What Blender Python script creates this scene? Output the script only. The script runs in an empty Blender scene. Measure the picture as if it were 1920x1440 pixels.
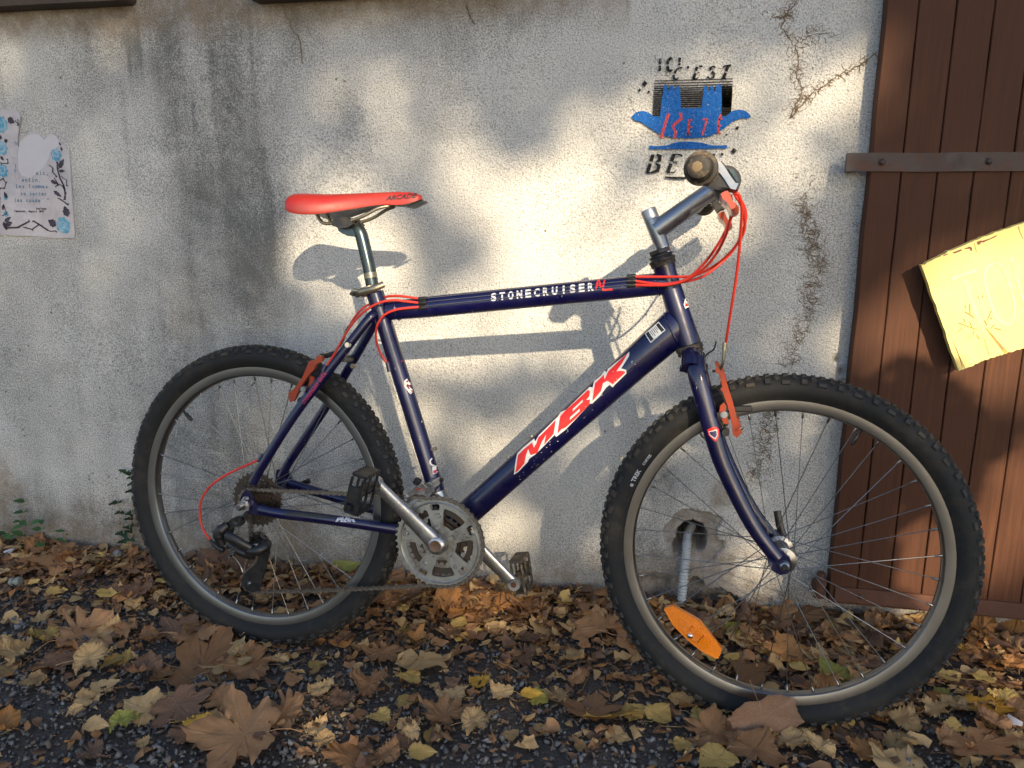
import bpy, bmesh, math, random
import numpy as np
from mathutils import Vector, Matrix
from mathutils.bvhtree import BVHTree
R = math.radians
PI = math.pi
random.seed(7)
rng = np.random.default_rng(7)
S = bpy.context.scene
C = S.collection

# ------------------------------------------------------------------ camera, sky, sun, exposure
cam_d = bpy.data.cameras.new('camera'); cam = bpy.data.objects.new('camera', cam_d); C.objects.link(cam)
cam_d.sensor_width = 36.0; cam_d.lens = 27.63; cam_d.clip_start = .02; cam_d.clip_end = 200
_r, _u, _w = Vector((.98133, .19231, .00332)), Vector((-.04458, .21063, .97655)), Vector((-.18710, .95846, -.21527))
cam.matrix_world = Matrix(((_r.x, _u.x, -_w.x, 0), (_r.y, _u.y, -_w.y, -1.7926), (_r.z, _u.z, -_w.z, .9424), (0, 0, 0, 1)))
S.camera = cam
SUN_AZ, SUN_EL = .4388, .4149          # azimuth from the wall's normal, elevation
SD = Vector((-math.sin(SUN_AZ)*math.cos(SUN_EL), math.cos(SUN_AZ)*math.cos(SUN_EL), -math.sin(SUN_EL)))
world = bpy.data.worlds.new('World'); S.world = world; world.use_nodes = True
wn = world.node_tree.nodes; wl = world.node_tree.links
sky = wn.new('ShaderNodeTexSky'); sky.sky_type = 'NISHITA'; sky.sun_disc = False
sky.sun_elevation = SUN_EL; sky.sun_rotation = math.atan2(-SD.x, -SD.y); sky.dust_density = .9; sky.ozone_density = 1.6
wl.new(sky.outputs[0], wn['Background'].inputs[0]); wn['Background'].inputs[1].default_value = .13
sun_d = bpy.data.lights.new('sun', 'SUN'); sun = bpy.data.objects.new('sun', sun_d); C.objects.link(sun)
sun_d.energy = 4.7; sun_d.angle = R(.53); sun_d.color = (1, .81, .54)
sun.rotation_euler = SD.to_track_quat('-Z', 'Y').to_euler(); sun.location = -SD*20
S.view_settings.view_transform = 'Standard'; S.view_settings.look = 'None'; S.view_settings.gamma = 1
S.view_settings.use_curve_mapping = False; S.view_settings.exposure = .98
S.render.engine = 'CYCLES'
S.cycles.max_bounces = 6

# ------------------------------------------------------------------ materials
class NT:
    def __init__(s, name):
        s.m = bpy.data.materials.new(name); s.m.use_nodes = True
        s.n = s.m.node_tree.nodes; s.l = s.m.node_tree.links
        s.b = s.n['Principled BSDF']; s.out = s.n['Material Output']
    def new(s, t, **k):
        x = s.n.new(t)
        for a, v in k.items(): setattr(x, a, v)
        return x
    def link(s, a, b): s.l.new(a, b)
    def coord(s, kind='Object'): return s.new('ShaderNodeTexCoord').outputs[kind]
    def mapping(s, vec, scale=(1, 1, 1), loc=(0, 0, 0)):
        m = s.new('ShaderNodeMapping'); m.inputs['Scale'].default_value = scale; m.inputs['Location'].default_value = loc
        s.link(vec, m.inputs[0]); return m.outputs[0]
    def noise(s, vec, scale, detail=3, rough=.55, out=0):
        n = s.new('ShaderNodeTexNoise'); n.inputs['Scale'].default_value = scale
        n.inputs['Detail'].default_value = detail; n.inputs['Roughness'].default_value = rough
        if vec is not None: s.link(vec, n.inputs['Vector'])
        return n.outputs[out]
    def vor(s, vec, scale, feat='F1'):
        n = s.new('ShaderNodeTexVoronoi', feature=feat); n.inputs['Scale'].default_value = scale
        if vec is not None: s.link(vec, n.inputs['Vector'])
        return n.outputs['Distance']
    def ramp(s, fac, stops):
        r = s.new('ShaderNodeValToRGB'); e = r.color_ramp.elements
        while len(e) < len(stops): e.new(.5)
        for x, (p, c) in zip(e, stops):
            x.position = p; x.color = (c, c, c, 1) if not hasattr(c, '__len__') else (*c, 1)
        s.link(fac, r.inputs[0]); return r.outputs[0]
    def mix(s, f, a, b, blend='MIX'):
        m = s.new('ShaderNodeMix', data_type='RGBA', blend_type=blend)
        for i, v in ((0, f), (6, a), (7, b)):
            if hasattr(v, 'is_output'): s.link(v, m.inputs[i])
            elif i == 0: m.inputs[0].default_value = v
            else: m.inputs[i].default_value = (*v, 1) if hasattr(v, '__len__') else (v, v, v, 1)
        return m.outputs[2]
    def math(s, op, a, b=0., clamp=False):
        m = s.new('ShaderNodeMath', operation=op); m.use_clamp = clamp
        for i, v in ((0, a), (1, b)):
            if hasattr(v, 'is_output'): s.link(v, m.inputs[i])
            else: m.inputs[i].default_value = v
        return m.outputs[0]
    def bump(s, h, strength=.3, dist=.001, prev=None):
        b = s.new('ShaderNodeBump'); b.inputs['Strength'].default_value = strength; b.inputs['Distance'].default_value = dist
        s.link(h, b.inputs['Height'])
        if prev is not None: s.link(prev, b.inputs['Normal'])
        s.link(b.outputs[0], s.b.inputs['Normal']); return b.outputs[0]
    def set(s, **k):
        for a, v in k.items():
            i = s.b.inputs[{'base': 'Base Color', 'rough': 'Roughness', 'metal': 'Metallic', 'coat': 'Coat Weight', 'spec': 'Specular IOR Level',
                            'trans': 'Transmission Weight', 'alpha': 'Alpha', 'ior': 'IOR', 'sss': 'Subsurface Weight', 'coatr': 'Coat Roughness'}[a]]
            if hasattr(v, 'is_output'): s.link(v, i)
            else: i.default_value = (*v, 1) if hasattr(v, '__len__') else v
        return s

def simple(name, base, rough=.5, metal=0, dirt=.25, dirtc=(.10, .075, .05), scale=60, bump=.0, **k):
    """a plain surface with a little uneven grime and gloss"""
    t = NT(name); co = t.coord()
    n = t.noise(co, scale, 4, .6); n2 = t.noise(co, scale*.25, 3, .6)
    f = t.ramp(t.math('MULTIPLY', n, n2), [(.22, 0), (.42, dirt)])
    t.set(base=t.mix(f, base, dirtc), metal=metal, **k)
    rr = t.ramp(n, [(.3, max(rough-.08, .02)), (.7, min(rough+.14, 1))]); t.set(rough=rr)
    if bump: t.bump(t.noise(co, scale*12, 2), bump, .0006)
    return t.m

def paint_material():
    t = NT('frame_paint'); co = t.coord()
    chips = t.ramp(t.noise(t.mapping(co, (1.7, 1, .55)), 105, 6, .66), [(.668, 0), (.684, 1)])
    zone = t.ramp(t.noise(co, 11, 2), [(.50, 0), (.60, 1)])
    chips = t.math('MULTIPLY', chips, zone)
    dust = t.ramp(t.noise(co, 24, 5, .7), [(.5, 0), (.8, .22)])
    base = t.mix(dust, (.0024, .0022, .042), (.03, .024, .026))
    t.set(base=t.mix(chips, base, (.45, .43, .42)), metal=t.math('MULTIPLY', t.math('SUBTRACT', 1, chips), .12), coat=.6, coatr=.10, rough=t.ramp(t.noise(co, 40, 3), [(.3, .22), (.8, .5)]))
    t.bump(chips, -.3, .0004)
    return t.m

def rubber_material():
    t = NT('tyre_rubber'); co = t.coord()
    n = t.noise(co, 34, 5, .7); n2 = t.noise(co, 400, 2)
    f = t.ramp(n, [(.50, 0), (.82, .5)])
    t.set(base=t.mix(f, (.012, .0125, .0135), (.075, .058, .042)), rough=.72, spec=.32)
    t.bump(n2, .3, .0006); return t.m

def wall_material():
    t = NT('roughcast_render'); co = t.coord()
    at = t.new('ShaderNodeAttribute', attribute_name='grime').outputs['Fac']
    ch = t.new('ShaderNodeAttribute', attribute_name='chip').outputs['Fac']
    ea = t.new('ShaderNodeAttribute', attribute_name='earth').outputs['Fac']
    g1 = t.noise(co, 280, 3, .72); g2 = t.vor(co, 210); g3 = t.noise(co, 60, 3, .6)
    h = t.math('ADD', t.math('MULTIPLY', g1, .9), t.math('MULTIPLY', g2, .35))
    h = t.math('ADD', h, t.math('MULTIPLY', g3, .45))
    pit = t.ramp(g1, [(.36, 1), (.54, 0)])                               # pits painted darker: dirt, and shade that brings out the grain
    tint = t.ramp(t.noise(co, 2.3, 4, .6), [(.3, (.54, .535, .52)), (.7, (.66, .65, .625))])
    tint = t.mix(t.ramp(t.noise(co, 11, 5, .7), [(.55, 0), (.8, .35)]), tint, (.54, .51, .46))
    col = t.mix(t.math('MULTIPLY', pit, .52), tint, (.13, .125, .12))
    streak = t.noise(t.mapping(co, (16, 16, 1.3)), 1.6, 5, .65)
    blot = t.noise(co, 26, 5, .7)
    amt = t.math('MULTIPLY', at, t.math('ADD', t.math('MULTIPLY', streak, .55), t.math('MULTIPLY', blot, .75)))
    amt = t.math('ADD', amt, t.math('MULTIPLY', t.ramp(t.noise(co, 3.2, 7, .74), [(.46, 0), (.78, .42)]), .8))
    fine = t.ramp(t.math('ADD', t.math('MULTIPLY', g1, 1.15), t.math('SUBTRACT', .50, amt)), [(.38, 1), (.98, 0)])
    col = t.mix(t.math('MULTIPLY', fine, .80), col, (.070, .073, .070))
    col = t.mix(t.math('MULTIPLY', ea, t.ramp(t.math('ADD', blot, t.math('MULTIPLY', g1, .4)), [(.45, .15), (.8, .95)])), col, (.20, .145, .095))
    dots = t.math('MULTIPLY', t.ramp(t.vor(co, 34), [(.07, 1), (.13, 0)]), t.ramp(t.noise(co, 5, 4, .6), [(.50, 0), (.60, .8)]))
    col = t.mix(dots, col, (.10, .085, .07))
    sc = t.noise(t.mapping(co, (2.4, 2.4, 9)), 3, 6, .75); col = t.mix(t.ramp(sc, [(.66, 0), (.72, .45)]), col, (.74, .72, .69))
    col = t.mix(t.ramp(sc, [(.28, .5), (.34, 0)]), col, (.24, .22, .19))
    plas = t.ramp(t.noise(co, 42, 6, .75), [(.3, (.15, .125, .105)), (.7, (.38, .34, .30))])
    col = t.mix(ch, col, plas)
    t.set(base=col, rough=.93, spec=.2)
    b = t.bump(h, .9, .0042); t.bump(t.noise(co, 9, 4, .6), .5, .014, b)
    return t.m

def wood_material(name='brown_planks'):
    t = NT(name); oi = t.new('ShaderNodeObjectInfo').outputs['Random']; co = t.coord()
    mv = t.new('ShaderNodeVectorMath', operation='ADD'); t.link(co, mv.inputs[0])
    cx = t.new('ShaderNodeCombineXYZ'); t.link(t.math('MULTIPLY', oi, 30), cx.inputs[0]); t.link(t.math('MULTIPLY', oi, 17), cx.inputs[2]); t.link(cx.outputs[0], mv.inputs[1])
    v = mv.outputs[0]
    g = t.noise(t.mapping(v, (60, 60, 2.2)), 2.2, 6, .65); g2 = t.noise(t.mapping(v, (260, 260, 5)), 2, 3)
    big = t.noise(v, 5, 4, .6)
    c = t.ramp(g, [(.25, (.042, .0145, .007)), (.5, (.080, .031, .0155)), (.8, (.135, .056, .027))])
    c = t.mix(t.ramp(big, [(.4, 0), (.75, .55)]), c, (.045, .020, .012))
    c = t.mix(t.ramp(oi, [(0, 0), (1, .55)]), c, (.060, .024, .014))
    kn = t.vor(t.mapping(v, (7, 7, 1.6)), 1.6); c = t.mix(t.ramp(kn, [(.035, .85), (.07, 0)]), c, (.022, .010, .007))
    c = t.mix(t.ramp(t.noise(t.mapping(v, (30, 30, 8)), 3, 5, .7), [(.70, 0), (.78, .6)]), c, (.30, .18, .10))
    c = t.mix(t.ramp(g2, [(.3, .35), (.5, 0)]), c, (.03, .012, .008))
    t.set(base=c, rough=t.ramp(g, [(.3, .58), (.8, .82)]), spec=.22)
    t.bump(t.math('ADD', g, t.math('MULTIPLY', g2, .4)), .35, .0012); return t.m

def leaf_material(name, c1, c2, c3):
    """c1 main, c2 second tone, c3 vein and margin"""
    t = NT(name); co = t.coord(); oi = t.new('ShaderNodeObjectInfo').outputs['Random']
    ve = t.new('ShaderNodeAttribute', attribute_name='vein').outputs['Fac']
    ed = t.new('ShaderNodeAttribute', attribute_name='edge').outputs['Fac']
    n = t.noise(co, 30, 5, .65); n2 = t.noise(co, 120, 4, .7)
    c = t.mix(t.ramp(n, [(.35, 0), (.7, 1)]), c1, c2)
    c = t.mix(t.ramp(n2, [(.62, 0), (.72, .75)]), c, tuple(a*.35 for a in c1))
    c = t.mix(t.math('MULTIPLY', ed, t.ramp(n, [(.4, .1), (.65, .75)])), c, tuple(a*.5 for a in c2))
    c = t.mix(t.math('MULTIPLY', ve, .55), c, c3)
    hs = t.new('ShaderNodeHueSaturation'); t.link(c, hs.inputs['Color'])
    t.link(t.ramp(oi, [(0, .62), (1, 1.0)]), hs.inputs['Value'])
    vv = t.new('ShaderNodeMapRange'); t.link(oi, vv.inputs[0]); vv.inputs[3].default_value = .6; vv.inputs[4].default_value = 1.25
    t.link(vv.outputs[0], hs.inputs['Value'])
    t.set(base=hs.outputs[0], rough=.62, spec=.3)
    t.bump(t.math('ADD', t.math('MULTIPLY', n2, .5), t.math('MULTIPLY', ve, 1.2)), .5, .0014)
    tr = t.new('ShaderNodeBsdfTranslucent'); t.link(hs.outputs[0], tr.inputs[0])
    mx = t.new('ShaderNodeMixShader'); mx.inputs[0].default_value = .22
    t.link(t.b.outputs[0], mx.inputs[1]); t.link(tr.outputs[0], mx.inputs[2]); t.link(mx.outputs[0], t.out.inputs[0])
    return t.m

def spray_material(name, col, thin=.5):
    """sprayed paint: breaks up over the grain of the render"""
    t = NT(name); co = t.coord()
    g = t.noise(co, 190, 4, .65)
    c = t.mix(t.ramp(g, [(.35, .5), (.6, 0)]), col, tuple(a*.35 for a in col))
    c = t.mix(t.ramp(t.noise(co, 300, 3), [(.62, 0), (.75, .5)]), c, (.6, .58, .55))
    t.set(base=c, rough=.85, spec=.25, alpha=t.ramp(t.math('ADD', t.noise(co, 380, 3, .6), t.math('MULTIPLY', t.noise(co, 30, 2), .3)), [(thin-.10, .05), (thin+.07, 1)]))
    t.bump(g, .9, .004); return t.m

def emptyish(name, base, **k): return simple(name, base, **k)
M = {}
M['paint'] = paint_material(); M['rubber'] = rubber_material()
M['alu'] = simple('brushed_aluminium', (.50, .50, .51), .34, 1, .5, (.16, .13, .10), 90)
M['rim'] = simple('rim_aluminium', (.27, .27, .275), .27, 1, .0, (.15, .12, .10), 300)
_t = NT('rim_aluminium'); _t.set(base=_t.mix(_t.ramp(_t.noise(_t.coord(), 9, 3), [(.4, 0), (.7, 1)]), (.30, .30, .305), (.24, .235, .23)), metal=1, rough=.30); M['rim'] = _t.m
M['chrome'] = simple('polished_steel', (.72, .72, .73), .16, 1, .3, (.2, .16, .12), 90)
M['spoke'] = simple('spoke_steel', (.27, .27, .27), .32, 1, .4, (.1, .08, .06), 200)
M['ring'] = simple('worn_grey_steel', (.42, .41, .38), .42, .85, .75, (.09, .06, .035), 45)
M['greasy'] = simple('greasy_dark_steel', (.075, .062, .052), .48, .7, .8, (.11, .055, .025), 80)
M['chainm'] = simple('chain_steel', (.30, .27, .24), .36, .9, .8, (.07, .045, .028), 300)
M['black'] = simple('black_plastic', (.010, .010, .0115), .36, 0, .18, (.05, .04, .033), 70, bump=.1)
M['blackmetal'] = simple('black_metal', (.03, .03, .032), .35, .4, .45, (.12, .09, .07), 70)
M['knob'] = simple('dusty_tread_rubber', (.018, .0175, .017), .72, 0, .6, (.09, .07, .05), 40)
M['grip'] = simple('dusty_black_rubber', (.028, .025, .022), .7, 0, .9, (.17, .12, .07), 120, bump=.3)
M['cable'] = simple('red_cable_housing', (.58, .035, .022), .35, 0, .3, (.3, .03, .02), 60)
M['cabledark'] = simple('bare_steel_cable', (.30, .29, .27), .4, .9, .3)
M['red'] = simple('red_anodised', (.34, .042, .013), .36, .35, .5, (.15, .05, .03), 90, coat=.3)
M['orange'] = simple('orange_red_lever', (.48, .055, .010), .35, 0, .2, (.3, .08, .03), 70, coat=.4)
M['saddle'] = simple('red_saddle_leather', (.34, .017, .011), .42, 0, .45, (.24, .05, .03), 20, bump=.12, coat=.25)
M['post'] = simple('dark_green_grey_alloy', (.060, .080, .086), .25, .8, .2, (.2, .2, .2), 60)
M['stem'] = simple('satin_grey_blue_alloy', (.26, .28, .32), .32, .85, .3, (.35, .33, .3), 60)
M['brass'] = simple('dull_brassy_alloy', (.40, .35, .25), .35, .9, .5, (.12, .1, .07), 90)
M['decal_red'] = simple('sticker_red', (.72, .022, .018), .38, 0, .15)
M['decal_white'] = simple('sticker_white', (.72, .72, .70), .4, 0, .35, (.3, .27, .24), 120)
M['decal_grey'] = simple('print_pale_grey', (.52, .54, .60), .45, 0, .5, (.1, .08, .2), 200)
M['decal_black'] = simple('sticker_black', (.018, .018, .02), .4, 0, .2)
M['decal_pink'] = simple('print_magenta', (.5, .02, .10), .45, 0, .6, (.05, .01, .1), 150)
M['iron'] = simple('old_iron', (.045, .034, .034), .55, .35, .8, (.10, .045, .030), 38, bump=.4)
M['rust'] = simple('rusty_brown_iron', (.085, .035, .022), .7, .2, .8, (.13, .055, .03), 50, bump=.5)
M['wood'] = wood_material()
M['wall'] = wall_material()
M['blue_spray'] = spray_material('blue_spray_paint', (.012, .115, .42), .42)
M['black_spray'] = spray_material('black_spray_paint', (.014, .013, .013), .47)
M['red_spray'] = spray_material('red_spray_paint', (.66, .085, .085), .55)
M['stone'] = simple('dark_lintel_stone', (.060, .043, .032), .85, 0, .6, (.1, .08, .06), 25, bump=.6)
M['conduit'] = simple('grey_conduit_plastic', (.40, .43, .45), .45, 0, .4, (.2, .17, .14), 60)
M['petiole'] = simple('leaf_stalk', (.30, .19, .08), .6)
M['root'] = simple('dry_ivy_rootlet', (.17, .12, .078), .8)
M['greenleaf'] = leaf_material('fresh_green_leaf', (.045, .105, .035), (.06, .14, .05), (.11, .17, .08))
M['darkivy'] = leaf_material('dark_ivy_leaf', (.018, .045, .022), (.03, .06, .03), (.08, .11, .07))
LM = {
    'brown': leaf_material('leaf_brown', (.38, .185, .080), (.45, .25, .12), (.47, .28, .16)),
    'dark': leaf_material('leaf_dark_brown', (.19, .105, .064), (.27, .155, .095), (.28, .17, .115)),
    'tan': leaf_material('leaf_tan', (.54, .335, .145), (.60, .41, .20), (.58, .42, .25)),
    'orange': leaf_material('leaf_orange', (.46, .205, .065), (.50, .25, .09), (.55, .34, .17)),
    'yellow': leaf_material('leaf_yellow', (.66, .44, .12), (.60, .39, .14), (.70, .53, .26)),
    'gold': leaf_material('leaf_golden', (.70, .40, .05), (.64, .35, .06), (.72, .50, .16)),
    'green': leaf_material('leaf_green_yellow', (.34, .34, .07), (.46, .40, .10), (.52, .47, .20)),
}

# ------------------------------------------------------------------ mesh helpers
class MB:
    def __init__(s): s.v = []; s.f = []; s.mi = []
    def add(s, vs, fs, mi=0):
        o = len(s.v); s.v.extend([tuple(p) for p in vs]); s.f.extend([tuple(i+o for i in q) for q in fs]); s.mi.extend([mi]*len(fs)); return s
    def box(s, c, size, rot=None, bev=.0, mi=0):
        hx, hy, hz = [a/2 for a in size]; c = Vector(c)
        pts = []
        b = min(bev, hx*.9, hy*.9, hz*.9)
        for sx in (-1, 1):
            for sy in (-1, 1):
                for sz in (-1, 1):
                    if b > 0:
                        pts += [(sx*(hx-b), sy*(hy-b), sz*hz), (sx*(hx-b), sy*hy, sz*(hz-b)), (sx*hx, sy*(hy-b), sz*(hz-b))]
                    else: pts.append((sx*hx, sy*hy, sz*hz))
        pts = [Vector(p) for p in pts]
        if rot is not None: pts = [rot @ p for p in pts]
        return s.hull([p+c for p in pts], mi)
    def hull(s, pts, mi=0):
        bm = bmesh.new(); vs = [bm.verts.new(p) for p in pts]
        r = bmesh.ops.convex_hull(bm, input=vs)
        bmesh.ops.delete(bm, geom=list({g for g in r['geom_interior']+r['geom_unused'] if isinstance(g, bmesh.types.BMVert)}), context='VERTS')
        bmesh.ops.dissolve_limit(bm, angle_limit=.02, verts=bm.verts, edges=bm.edges)
        bm.verts.ensure_lookup_table(); bm.verts.index_update()
        s.add([v.co for v in bm.verts], [[v.index for v in f.verts] for f in bm.faces], mi); bm.free(); return s
    def tube(s, pts, r, n=12, caps=True, closed=False, mi=0):
        """r: a number, or one per point; a pair (a, b) gives an oval, a across, b along the up hint"""
        P = [Vector(p) for p in pts]; m = len(P)
        T = []
        for i in range(m):
            a = P[(i-1) % m] if closed or i > 0 else P[i]; b = P[(i+1) % m] if closed or i < m-1 else P[i]
            T.append((b-a).normalized())
        ref = Vector((0, 1, 0)) if abs(T[0].y) < .9 else Vector((0, 0, 1))
        N = (ref-T[0]*ref.dot(T[0])).normalized(); vs = []
        for i in range(m):
            N = (N-T[i]*N.dot(T[i])).normalized(); B = T[i].cross(N)
            q = r[i] if hasattr(r, '__len__') else r
            ra, rb = q if hasattr(q, '__len__') else (q, q)
            for k in range(n):
                a = 2*PI*k/n; vs.append(P[i]+N*(ra*math.cos(a))+B*(rb*math.sin(a)))
        fs = [(i*n+k, i*n+(k+1) % n, ((i+1) % m)*n+(k+1) % n, ((i+1) % m)*n+k) for i in range(m if closed else m-1) for k in range(n)]
        if caps and not closed: fs += [tuple(range(n))[::-1], tuple((m-1)*n+k for k in range(n))]
        return s.add(vs, fs, mi)
    def lathe(s, prof, c=(0, 0, 0), axis=(0, 1, 0), n=24, closed=False, mi=0):
        """prof: (distance along the axis, radius)"""
        ax = Vector(axis).normalized(); e = Vector((0, 0, 1)) if abs(ax.z) < .9 else Vector((1, 0, 0))
        a1 = (e-ax*e.dot(ax)).normalized(); a2 = ax.cross(a1); c = Vector(c); vs = []
        for d, r in prof:
            for k in range(n):
                t = 2*PI*k/n; vs.append(c+ax*d+a1*(r*math.cos(t))+a2*(r*math.sin(t)))
        m = len(prof)
        fs = [(i*n+k, i*n+(k+1) % n, ((i+1) % m)*n+(k+1) % n, ((i+1) % m)*n+k) for i in range(m if closed else m-1) for k in range(n)]
        if not closed:
            if prof[0][1] > 1e-5: fs.append(tuple(range(n))[::-1])
            if prof[-1][1] > 1e-5: fs.append(tuple((m-1)*n+k for k in range(n)))
        return s.add(vs, fs, mi)
    def plate(s, loops, w0, w1, bev=0., mi=0):
        """flat piece cut out of a sheet: loops in (x, z), the first the outline, the others holes; thickness from y=w0 to y=w1"""
        bm = bmesh.new(); es = []
        for lp in loops:
            vs = [bm.verts.new((a, 0, b)) for a, b in lp]
            es += [bm.edges.new((vs[i], vs[(i+1) % len(vs)])) for i in range(len(vs))]
        bmesh.ops.triangle_fill(bm, use_beauty=True, edges=es)
        bm.verts.index_update()
        tri = [[v.index for v in f.verts] for f in bm.faces]; vv = [v.co.copy() for v in bm.verts]; bm.free()
        n = len(vv); out = [(p.x, w0, p.z) for p in vv]+[(p.x, w1, p.z) for p in vv]; fs = []
        for t in tri:
            a, b, c = [vv[i] for i in t]; cr = (b.x-a.x)*(c.z-a.z)-(b.z-a.z)*(c.x-a.x)
            t = t if cr > 0 else t[::-1]
            fs += [tuple(t), tuple(i+n for i in t[::-1])]
        o = 0
        for li, lp in enumerate(loops):
            m = len(lp); ar = sum(lp[i][0]*lp[(i+1) % m][1]-lp[(i+1) % m][0]*lp[i][1] for i in range(m))
            flip = (ar > 0) == (li == 0)
            for i in range(m):
                a, b = o+i, o+(i+1) % m
                fs.append((b, a, a+n, b+n) if flip else (a, b, b+n, a+n))
            o += m
        return s.add(out, fs, mi)

def build(name, mb, mat, parent=None, mw=None, smooth=40, **props):
    me = bpy.data.meshes.new(name)
    if isinstance(mb, MB):
        me.from_pydata([tuple(v) for v in mb.v], [], mb.f)
        mats = mat if isinstance(mat, (list, tuple)) else [mat]
        if len(mats) > 1: me.polygons.foreach_set('material_index', mb.mi)
    else:
        me = mb; mats = mat if isinstance(mat, (list, tuple)) else [mat]
    for m in mats: me.materials.append(m)
    if isinstance(mb, MB):
        bm = bmesh.new(); bm.from_mesh(me); bmesh.ops.recalc_face_normals(bm, faces=bm.faces); bm.to_mesh(me); bm.free()
    if smooth is not None:
        me.polygons.foreach_set('use_smooth', [True]*len(me.polygons)); me.set_sharp_from_angle(angle=R(smooth))
    o = bpy.data.objects.new(name, me); C.objects.link(o)
    if parent: o.parent = parent
    if mw is not None: o.matrix_basis = mw
    for k, v in props.items(): o[k] = v
    return o
def empty(name, parent=None, mw=None, **props):
    o = bpy.data.objects.new(name, None); C.objects.link(o); o.empty_display_size = .05
    if parent: o.parent = parent
    if mw is not None: o.matrix_basis = mw
    for k, v in props.items(): o[k] = v
    return o
def linked(name, src, parent, mw):
    o = src.copy(); o.name = name; C.objects.link(o); o.parent = parent; o.matrix_basis = mw; return o
def curve(pts, k=6):
    """smooth path through the points"""
    P = [Vector(p[:3]) for p in pts]; out = []
    for i in range(len(P)-1):
        a = P[i-1] if i else P[0]*2-P[1]; b, c = P[i], P[i+1]; d = P[i+2] if i+2 < len(P) else P[-1]*2-P[-2]
        for j in range(k):
            t = j/k
            out.append(.5*((2*b)+(c-a)*t+(2*a-5*b+4*c-d)*t*t+(3*b-a-3*c+d)*t**3))
    out.append(P[-1]); return out
def ring_loop(r, n, c=(0, 0), ph=0): return [(c[0]+r*math.cos(2*PI*i/n+ph), c[1]+r*math.sin(2*PI*i/n+ph)) for i in range(n)]
def text2d(s, size, bold=0, shear=0, spacing=1.):
    """letter shapes as a flat bmesh in (x, z)"""
    cu = bpy.data.curves.new('t', 'FONT'); cu.body = s; cu.size = size; cu.shear = shear; cu.offset = bold; cu.space_character = spacing; cu.resolution_u = 3
    ob = bpy.data.objects.new('t', cu); C.objects.link(ob)
    dg = bpy.context.evaluated_depsgraph_get(); me = bpy.data.meshes.new_from_object(ob.evaluated_get(dg))
    vs = [(v.co.x, v.co.y) for v in me.vertices]; fs = [tuple(p.vertices) for p in me.polygons]
    bpy.data.objects.remove(ob); bpy.data.curves.remove(cu); bpy.data.meshes.remove(me); return vs, fs
def fill2d(loops):
    bm = bmesh.new(); es = []
    for lp in loops:
        vs = [bm.verts.new((a, b, 0)) for a, b in lp]; es += [bm.edges.new((vs[i], vs[(i+1) % len(vs)])) for i in range(len(vs))]
    bmesh.ops.triangle_fill(bm, use_beauty=True, edges=es); bm.verts.index_update()
    r = [(v.co.x, v.co.y) for v in bm.verts], [tuple(v.index for v in f.verts) for f in bm.faces]; bm.free(); return r
def xf2d(shape, fn): return [fn(a, b) for a, b in shape[0]], shape[1]
def place2d(shape, o, ang, sx=1, sy=1):
    c, s = math.cos(ang), math.sin(ang)
    return xf2d(shape, lambda a, b: (o[0]+c*a*sx-s*b*sy, o[1]+s*a*sx+c*b*sy))
def join2d(*sh):
    V, F = [], []
    for v, f in sh:
        n = len(V); V += v; F += [tuple(i+n for i in q) for q in f]
    return V, F
def stroke(pts, w):
    """a flat stroke of width w (one number or one per point) along 2D points"""
    n = len(pts); L, Rr = [], []
    for i, p in enumerate(pts):
        a = pts[max(i-1, 0)]; b = pts[min(i+1, n-1)]; dx, dy = b[0]-a[0], b[1]-a[1]; q = math.hypot(dx, dy) or 1
        ww = (w[i] if hasattr(w, '__len__') else w)/2
        L.append((p[0]-dy/q*ww, p[1]+dx/q*ww)); Rr.append((p[0]+dy/q*ww, p[1]-dx/q*ww))
    return L+Rr, [(i, i+1, n+i+1, n+i) for i in range(n-1)]
def project(name, shape, target_mb, mat, parent, mw=None, edge=.004, eps=.0004, y0=-.4, sub=None, **props):
    """lays a flat shape, given in (x, z), on the near side of a surface: the shape is cut fine and follows the curvature"""
    bm = bmesh.new(); vs = [bm.verts.new((a, 0, b)) for a, b in shape[0]]
    for f in shape[1]:
        try: bm.faces.new([vs[i] for i in f])
        except ValueError: pass
    bmesh.ops.triangulate(bm, faces=bm.faces)
    for _ in range(6):
        lng = [e for e in bm.edges if e.calc_length() > edge]
        if not lng: break
        bmesh.ops.subdivide_edges(bm, edges=lng, cuts=1); bmesh.ops.triangulate(bm, faces=[f for f in bm.faces if len(f.verts) > 3])
    tree = BVHTree.FromPolygons([Vector(v) for v in target_mb.v], target_mb.f)
    bad = []
    for v in bm.verts:
        h = tree.ray_cast(Vector((v.co.x, y0, v.co.z)), Vector((0, 1, 0)))
        if h[0] is None: bad.append(v)
        else:
            nn = h[1] if h[1].y < 0 else -h[1]
            v.co = h[0]+nn*eps
    bmesh.ops.delete(bm, geom=bad, context='VERTS')
    bmesh.ops.recalc_face_normals(bm, faces=bm.faces)
    me = bpy.data.meshes.new(name); bm.to_mesh(me); bm.free()
    if len(me.polygons) and sum(p.normal.y*p.area for p in me.polygons) > 0: me.flip_normals()
    return build(name, me, mat, parent, mw, 180, **props)

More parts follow.
